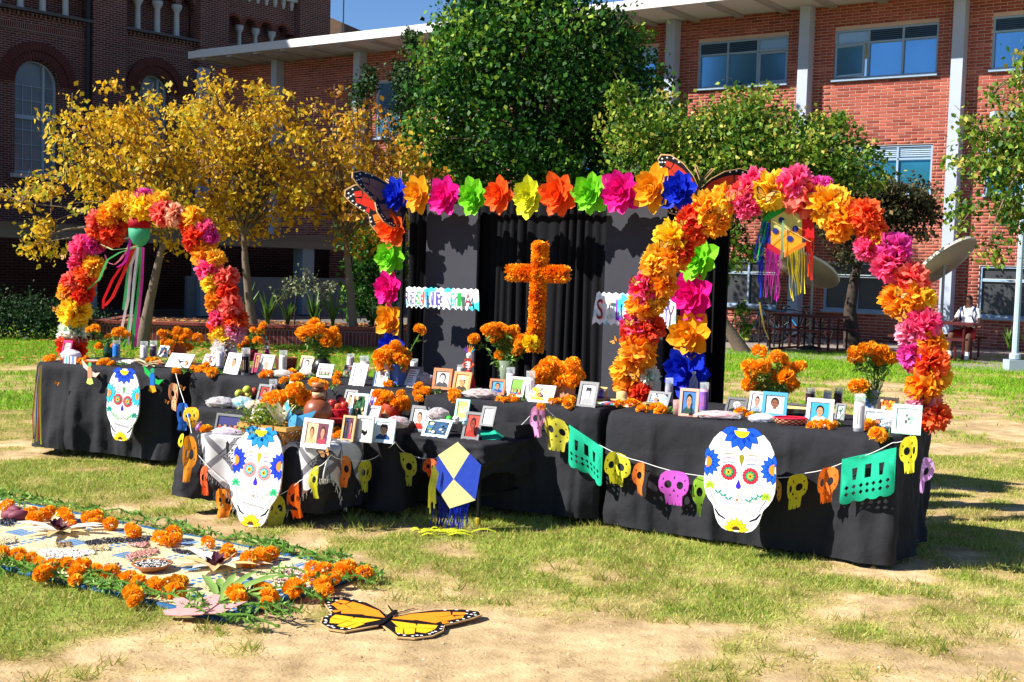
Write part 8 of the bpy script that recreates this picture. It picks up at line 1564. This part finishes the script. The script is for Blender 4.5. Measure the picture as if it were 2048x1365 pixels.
# corn husk fans with dark red dried flowers
def husk_fan(label, px_, py_, r, n_, seed, hexs=('#e8d4a4', '#f4ecd8', '#d8b47a')):
    P = at(px_, py_, .026); root = thing('corn_husk_fan', label, 'corn husks', P); rr = random.Random(seed)
    for k in range(n_):
        a = 6.2832 * k / n_ + rr.uniform(-.15, .15); m_ = MB(); husk_leaf(m_, a, r * rr.uniform(.8, 1.15), .06, rr.uniform(.02, .2)); h = rr.choice(hexs); m_.build('husk', mat('huskf_' + h[1:], h, .7, .12, 18, trans=.2), root, True)
    m_ = MB()
    for k in range(16): husk_leaf(m_, rr.uniform(0, 6.28), .06, .035, rr.uniform(.3, 1.2))
    m_.build('dried_petals', mat('hibiscus', '#4a1028', .7, .3, 30), root); return root
husk_fan('fan of corn husks with dark red petals on the left of the mat', 118, 1064, .24, 12, 1); husk_fan('fan of corn husks with dark red petals at the right of the mat', 432, 1135, .26, 13, 2)
# pink flat bird, red potatoes, agave leaves
P = at(398, 1215, .06); pb_ = thing('clay_bird', 'flat dusty pink bird cutout lying on the near border of the mat', 'bird cutout', P, rot=(R(-72), 0, R(-20))); pkm = mat('dusty_pink', '#c8908a', .7, .2, 20)
for nm, pl in (('body', [(-.1, -.03), (-.03, -.09), (.06, -.06), (.08, .03), (.05, .1), (.02, .1), (-.04, .04)]), ('wing', [(.04, -.05), (.13, -.03), (.2, .09), (.12, .05), (.06, .03)]), ('wing', [(-.04, .02), (-.12, .05), (-.16, .03), (-.1, -.02)]), ('tail', [(-.08, -.02), (-.15, -.06), (-.12, -.09), (-.03, -.08)])):
    m_ = MB(); oy = {'body': -.006, 'wing': -.001, 'tail': .003}[nm]; m_.ext(pl, oy - .004, oy); m_.build(nm, pkm, pb_)
for k, (x, y, lb) in enumerate(((28, 1022, 'red potato at the back of the pile on the mat'), (20, 1030, 'red potato at the left of the pile on the mat'), (36, 1031, 'red potato at the right of the pile on the mat'))):
    m_ = MB(); m_.lathe([(.001, -.06), (.02, -.05), (.034, -.01), (.032, .025), (.02, .055), (.001, .062)], 16); tag(m_.build('red_potato', mat('red_potato', '#7a3a48', .6, .25, 18), None, True, at(x, y, .05), (R(85), 0, R(50 + 30 * k))), lb, 'potato')
ag = thing('agave_leaves', 'thick pale green agave leaves fanned beside the pink bird', 'agave', at(440, 1205, .03)); agm = mat('agave', '#7d9a4a', .5, .2, 16)
for k in range(8): m_ = MB(); husk_leaf(m_, R(8 + 16 * k), random.uniform(.24, .4), .045, .12 + .05 * (k % 3)); m_.build('leaf', agm, ag, True)
# ================================================================== PATIO FURNITURE, LAMP POST, BICYCLES, PERSON
lpP = at(2028, 742); lpost = thing('lamp_post', 'tall pale grey lamp post on a concrete foot at the right', 'lamp post', lpP); lpm = mat('lamp_paint', '#a9bcc6', .5, .1, 5)
m_ = MB(); m_.lathe([(.062, .26), (.058, .9), (.052, 4.6)], 8); m_.build('pole', lpm, lpost); m_ = MB(); m_.box((0, 0, .1), (.3, .3, .2)); m_.build('foot', mat('lamp_foot', '#9aa6ac', .8), lpost)
m_ = MB(); m_.lathe([(.075, .2), (.1, .22), (.1, .3), (.08, .32)], 10); m_.build('base_collar', lpm, lpost); m_ = MB(); m_.box((-.3, 0, 4.6), (.7, .2, .1)); m_.build('lamp_head', lpm, lpost)
redm = mat('picnic_red', '#4e1416', .5, .15, 12); blkm = mat('tube_black', '#1c1a1c', .5)
def picnic(label, P, rz):
    root = thing('picnic_table', label, 'picnic table', P, rz); m_ = MB(); m_.box((0, 0, .74), (1.5, .7, .05)); m_.build('tabletop', redm, root)
    for e in (-1, 1):
        m_ = MB(); m_.box((0, e * .72, .45), (1.5, .26, .045)); m_.build('bench', redm, root)
        m_ = MB(); m_.tube([(e * .55, -.72, .43), (e * .55, -.72, .05), (e * .55, -.6, .02), (e * .55, .6, .02), (e * .55, .72, .05), (e * .55, .72, .43)], .024, 8); m_.tube([(e * .55, -.25, .72), (e * .55, -.25, .02)], .024, 8); m_.tube([(e * .55, .25, .72), (e * .55, .25, .02)], .024, 8); m_.build('leg_frame', redm, root)
    return root
picnic('red metal picnic table with a person sitting at it beside the right arch', at(1885, 722, .012) + Vector((.1, .5, 0)), R(-38)); picnic('dark red picnic table in the shade inside the right arch', at(1630, 705, .012) + Vector((0, .6, 0)), R(-38))
def shade(label, Ptop, r, rot, Pfoot):
    root = thing('patio_umbrella', label, 'umbrella', Pfoot); c = Ptop - Pfoot
    m_ = MB(); m_.lathe([(r, 0), (r, .05), (r * .97, .07), (.001, .16)], 40); o = m_.build('canopy', mat('canopy_tan', '#b8a88c', .8, .12, 6), root, True, c, rot)
    m_ = MB(); m_.lathe([(r * 1.005, .0), (r * 1.005, .05)], 40); m_.build('canopy_rim', mat('canopy_rim', '#c9c4b8', .7), o)
    m_ = MB(); m_.tube([(0, 0, 0), (0, 0, c.z)], .03, 8); m_.build('pole', mat('pole_grey', '#8f8f90', .5, metal=.3), root); m_ = MB(); m_.lathe([(.26, 0), (.26, .05), (.05, .09)], 16); m_.build('base', blkm, root)
P = atD(1612, 540, 26.5); shade('tan round patio umbrella tilted to the right behind the hanging kite', P, .74, (R(-17), R(27), 0), Vector((P.x + .15, P.y, .012)))
P = atD(1890, 526, 24.8); shade('tan round patio umbrella tilted to the left behind the right arch leg', P, .74, (R(-28), R(-33), 0), Vector((P.x + .02, P.y + .1, .012)))
def bicycle(label, P, rz, hexc):
    root = thing('bicycle', label, 'bicycle', P, rz); bm2 = mat('bike_' + hexc[1:], hexc, .35, .05, metal=.3)
    for x in (-.52, .52):
        m_ = MB(); m_.tube([(x + .33 * math.cos(6.2832 * k / 28), 0, .34 + .33 * math.sin(6.2832 * k / 28)) for k in range(29)], .018, 6, 0, False); w_ = m_.build('wheel', blkm, root, True)
        m_ = MB()
        for k in range(10): a = 6.2832 * k / 10; m_.tube([(x, 0, .34), (x + .31 * math.cos(a), 0, .34 + .31 * math.sin(a))], .0025, 4, 0, False)
        m_.build('spokes', mat('spoke', '#a8a8aa', .3, metal=.8), w_)
    m_ = MB()
    for a, b in (((-.52, .34), (-.15, .8)), ((-.52, .34), (-.05, .32)), ((-.15, .8), (-.05, .32)), ((-.15, .75), (.38, .8)), ((-.05, .32), (.38, .72)), ((.52, .34), (.36, .95))): m_.tube([(a[0], 0, a[1]), (b[0], 0, b[1])], .017, 7)
    m_.build('frame', bm2, root, True); m_ = MB(); m_.tube([(.3, -.28, .99), (.36, 0, 1.0), (.3, .28, .99)], .013, 6); m_.build('handlebar', blkm, root); m_ = MB(); m_.lathe([(.001, 0), (.08, .01), (.07, .04), (.001, .05)], 12, 0, (-.18, 0, .84), 1.5, .8); m_.build('saddle', blkm, root, True)
for k, (x, y, dz, c_, lb) in enumerate(((1528, 694, 0, '#1c1c20', 'black bicycle with its front wheel showing under the kite fringes'), (1556, 696, .4, '#1c6a9a', 'blue bicycle in the middle of the shaded rack'), (1580, 697, .8, '#3a3a40', 'grey bicycle at the right of the shaded rack'))): P = at(x, y, .012); bicycle(lb, P + Vector((.3 * k, 1.2 + dz, 0)), R(165 - 8 * k), c_)
rk_ = thing('bike_rack', 'black tubular bike rack in the shade under the kite', 'bike rack', at(1590, 700, .012) + Vector((0, .6, 0)), R(-35)); 
for k in range(5): m_ = MB(); m_.tube([(k * .35 - .7, 0, 0), (k * .35 - .7, 0, .7), (k * .35 - .6, 0, .8), (k * .35 - .5, 0, .7), (k * .35 - .5, 0, 0)], .022, 7); m_.build('loop', blkm, rk_)
# seated person with a rucksack, seen from behind at an angle
PP = at(1925, 722, .012) + Vector((.15, .2, 0)); pers = thing('person', 'person in red shorts and white shirt sitting sideways with a blue and yellow rucksack', 'person', PP, R(-38))
def skin_body():
    J = {'pelvis': ((0, 0, .56), .13), 'waist': ((0, .01, .72), .12), 'chest': ((0, .02, .92), .135), 'neck': ((0, .0, 1.1), .06), 'head': ((0, -.03, 1.2), .085), 'crown': ((0, -.03, 1.3), .075),
         'shl': ((.17, .02, 1.0), .06), 'ell': ((.22, -.03, .76), .045), 'hal': ((.16, -.2, .66), .035), 'shr': ((-.17, .02, 1.0), .06), 'elr': ((-.24, -.08, .78), .045), 'har': ((-.24, -.3, .76), .035),
         'hipl': ((.1, -.02, .54), .1), 'knl': ((.14, -.42, .52), .07), 'anl': ((.14, -.42, .1), .045), 'tol': ((.15, -.55, .04), .04), 'hipr': ((-.1, -.02, .54), .1), 'knr': ((-.2, -.4, .54), .07), 'anr': ((-.22, -.34, .1), .045), 'tor': ((-.24, -.47, .04), .04)}
    E_ = [('pelvis', 'waist'), ('waist', 'chest'), ('chest', 'neck'), ('neck', 'head'), ('head', 'crown'), ('chest', 'shl'), ('shl', 'ell'), ('ell', 'hal'), ('chest', 'shr'), ('shr', 'elr'), ('elr', 'har'), ('pelvis', 'hipl'), ('hipl', 'knl'), ('knl', 'anl'), ('anl', 'tol'), ('pelvis', 'hipr'), ('hipr', 'knr'), ('knr', 'anr'), ('anr', 'tor')]
    ks = list(J); me = bpy.data.meshes.new('body'); me.from_pydata([J[k][0] for k in ks], [(ks.index(a), ks.index(b)) for a, b in E_], [])
    o = bpy.data.objects.new('body', me); col.objects.link(o); sk = o.modifiers.new('skin', 'SKIN'); o.modifiers.new('sub', 'SUBSURF').levels = 2
    for i_, k in enumerate(ks): me.skin_vertices[0].data[i_].radius = (J[k][1],) * 2
    me.skin_vertices[0].data[0].use_root = True
    dg = bpy.context.evaluated_depsgraph_get(); dg.update(); m2 = bpy.data.meshes.new_from_object(o.evaluated_get(dg)); bpy.data.objects.remove(o); return m2
bm3 = skin_body(); bm3.materials.clear()
for h, k in (('#5a3a2a', 'skin_brown'), ('#d8d8dc', 'shirt_white'), ('#a0161c', 'shorts_red'), ('#e4e0dc', 'sock_white'), ('#16161a', 'hair_black')): bm3.materials.append(mat(k, h, .7, .08))
for p in bm3.polygons:
    c = p.center; p.use_smooth = True
    p.material_index = 4 if (c.z > 1.22 and c.y > -.09) or c.z > 1.31 else 1 if .66 < c.z < 1.07 and not (abs(c.x) > .19 and c.z < .86) else 2 if .42 < c.z <= .66 and c.y > -.4 and abs(c.x) < .24 and not (c.y < -.15 and c.z > .62) else 3 if c.z < .2 else 0
b_ = bpy.data.objects.new('body', bm3); col.objects.link(b_); b_.parent = pers
rs = thing('rucksack', 'blue rucksack with yellow bands worn by the sitting person', 'rucksack', PP, R(-38))
def rbox(c, d, n_=3):
    m_ = MB(); 
    for j in range(7):
        for k in range(14): pass
    import bmesh
    bmh = bmesh.new(); bmesh.ops.create_cube(bmh, size=1); bmesh.ops.scale(bmh, vec=d, verts=bmh.verts); bmesh.ops.bevel(bmh, geom=bmh.edges, offset=min(d) * .35, segments=3, affect='EDGES'); bmesh.ops.translate(bmh, vec=c, verts=bmh.verts); me = bpy.data.meshes.new('m'); bmh.to_mesh(me); bmh.free(); return me
me = rbox((0, .22, .84), (.32, .17, .42)); me.materials.append(mat('ruck_blue', '#14285a', .7, .15)); inst(me, 'bag', rs)
for zz_ in (.72, .98): me = rbox((0, .235, zz_), (.33, .175, .05)); me.materials.append(mat('ruck_yellow', '#b8c828', .6)); inst(me, 'band', rs)
for e in (-1, 1): m_ = MB(); m_.tube([(e * .1, .14, 1.02), (e * .12, .02, 1.08), (e * .12, -.12, 1.0), (e * .12, -.13, .85), (e * .13, .12, .68)], .018, 6); m_.build('strap', MATS['ruck_blue'], rs, True)
for (x, s_, lb) in ((0, .42, ''),): pass
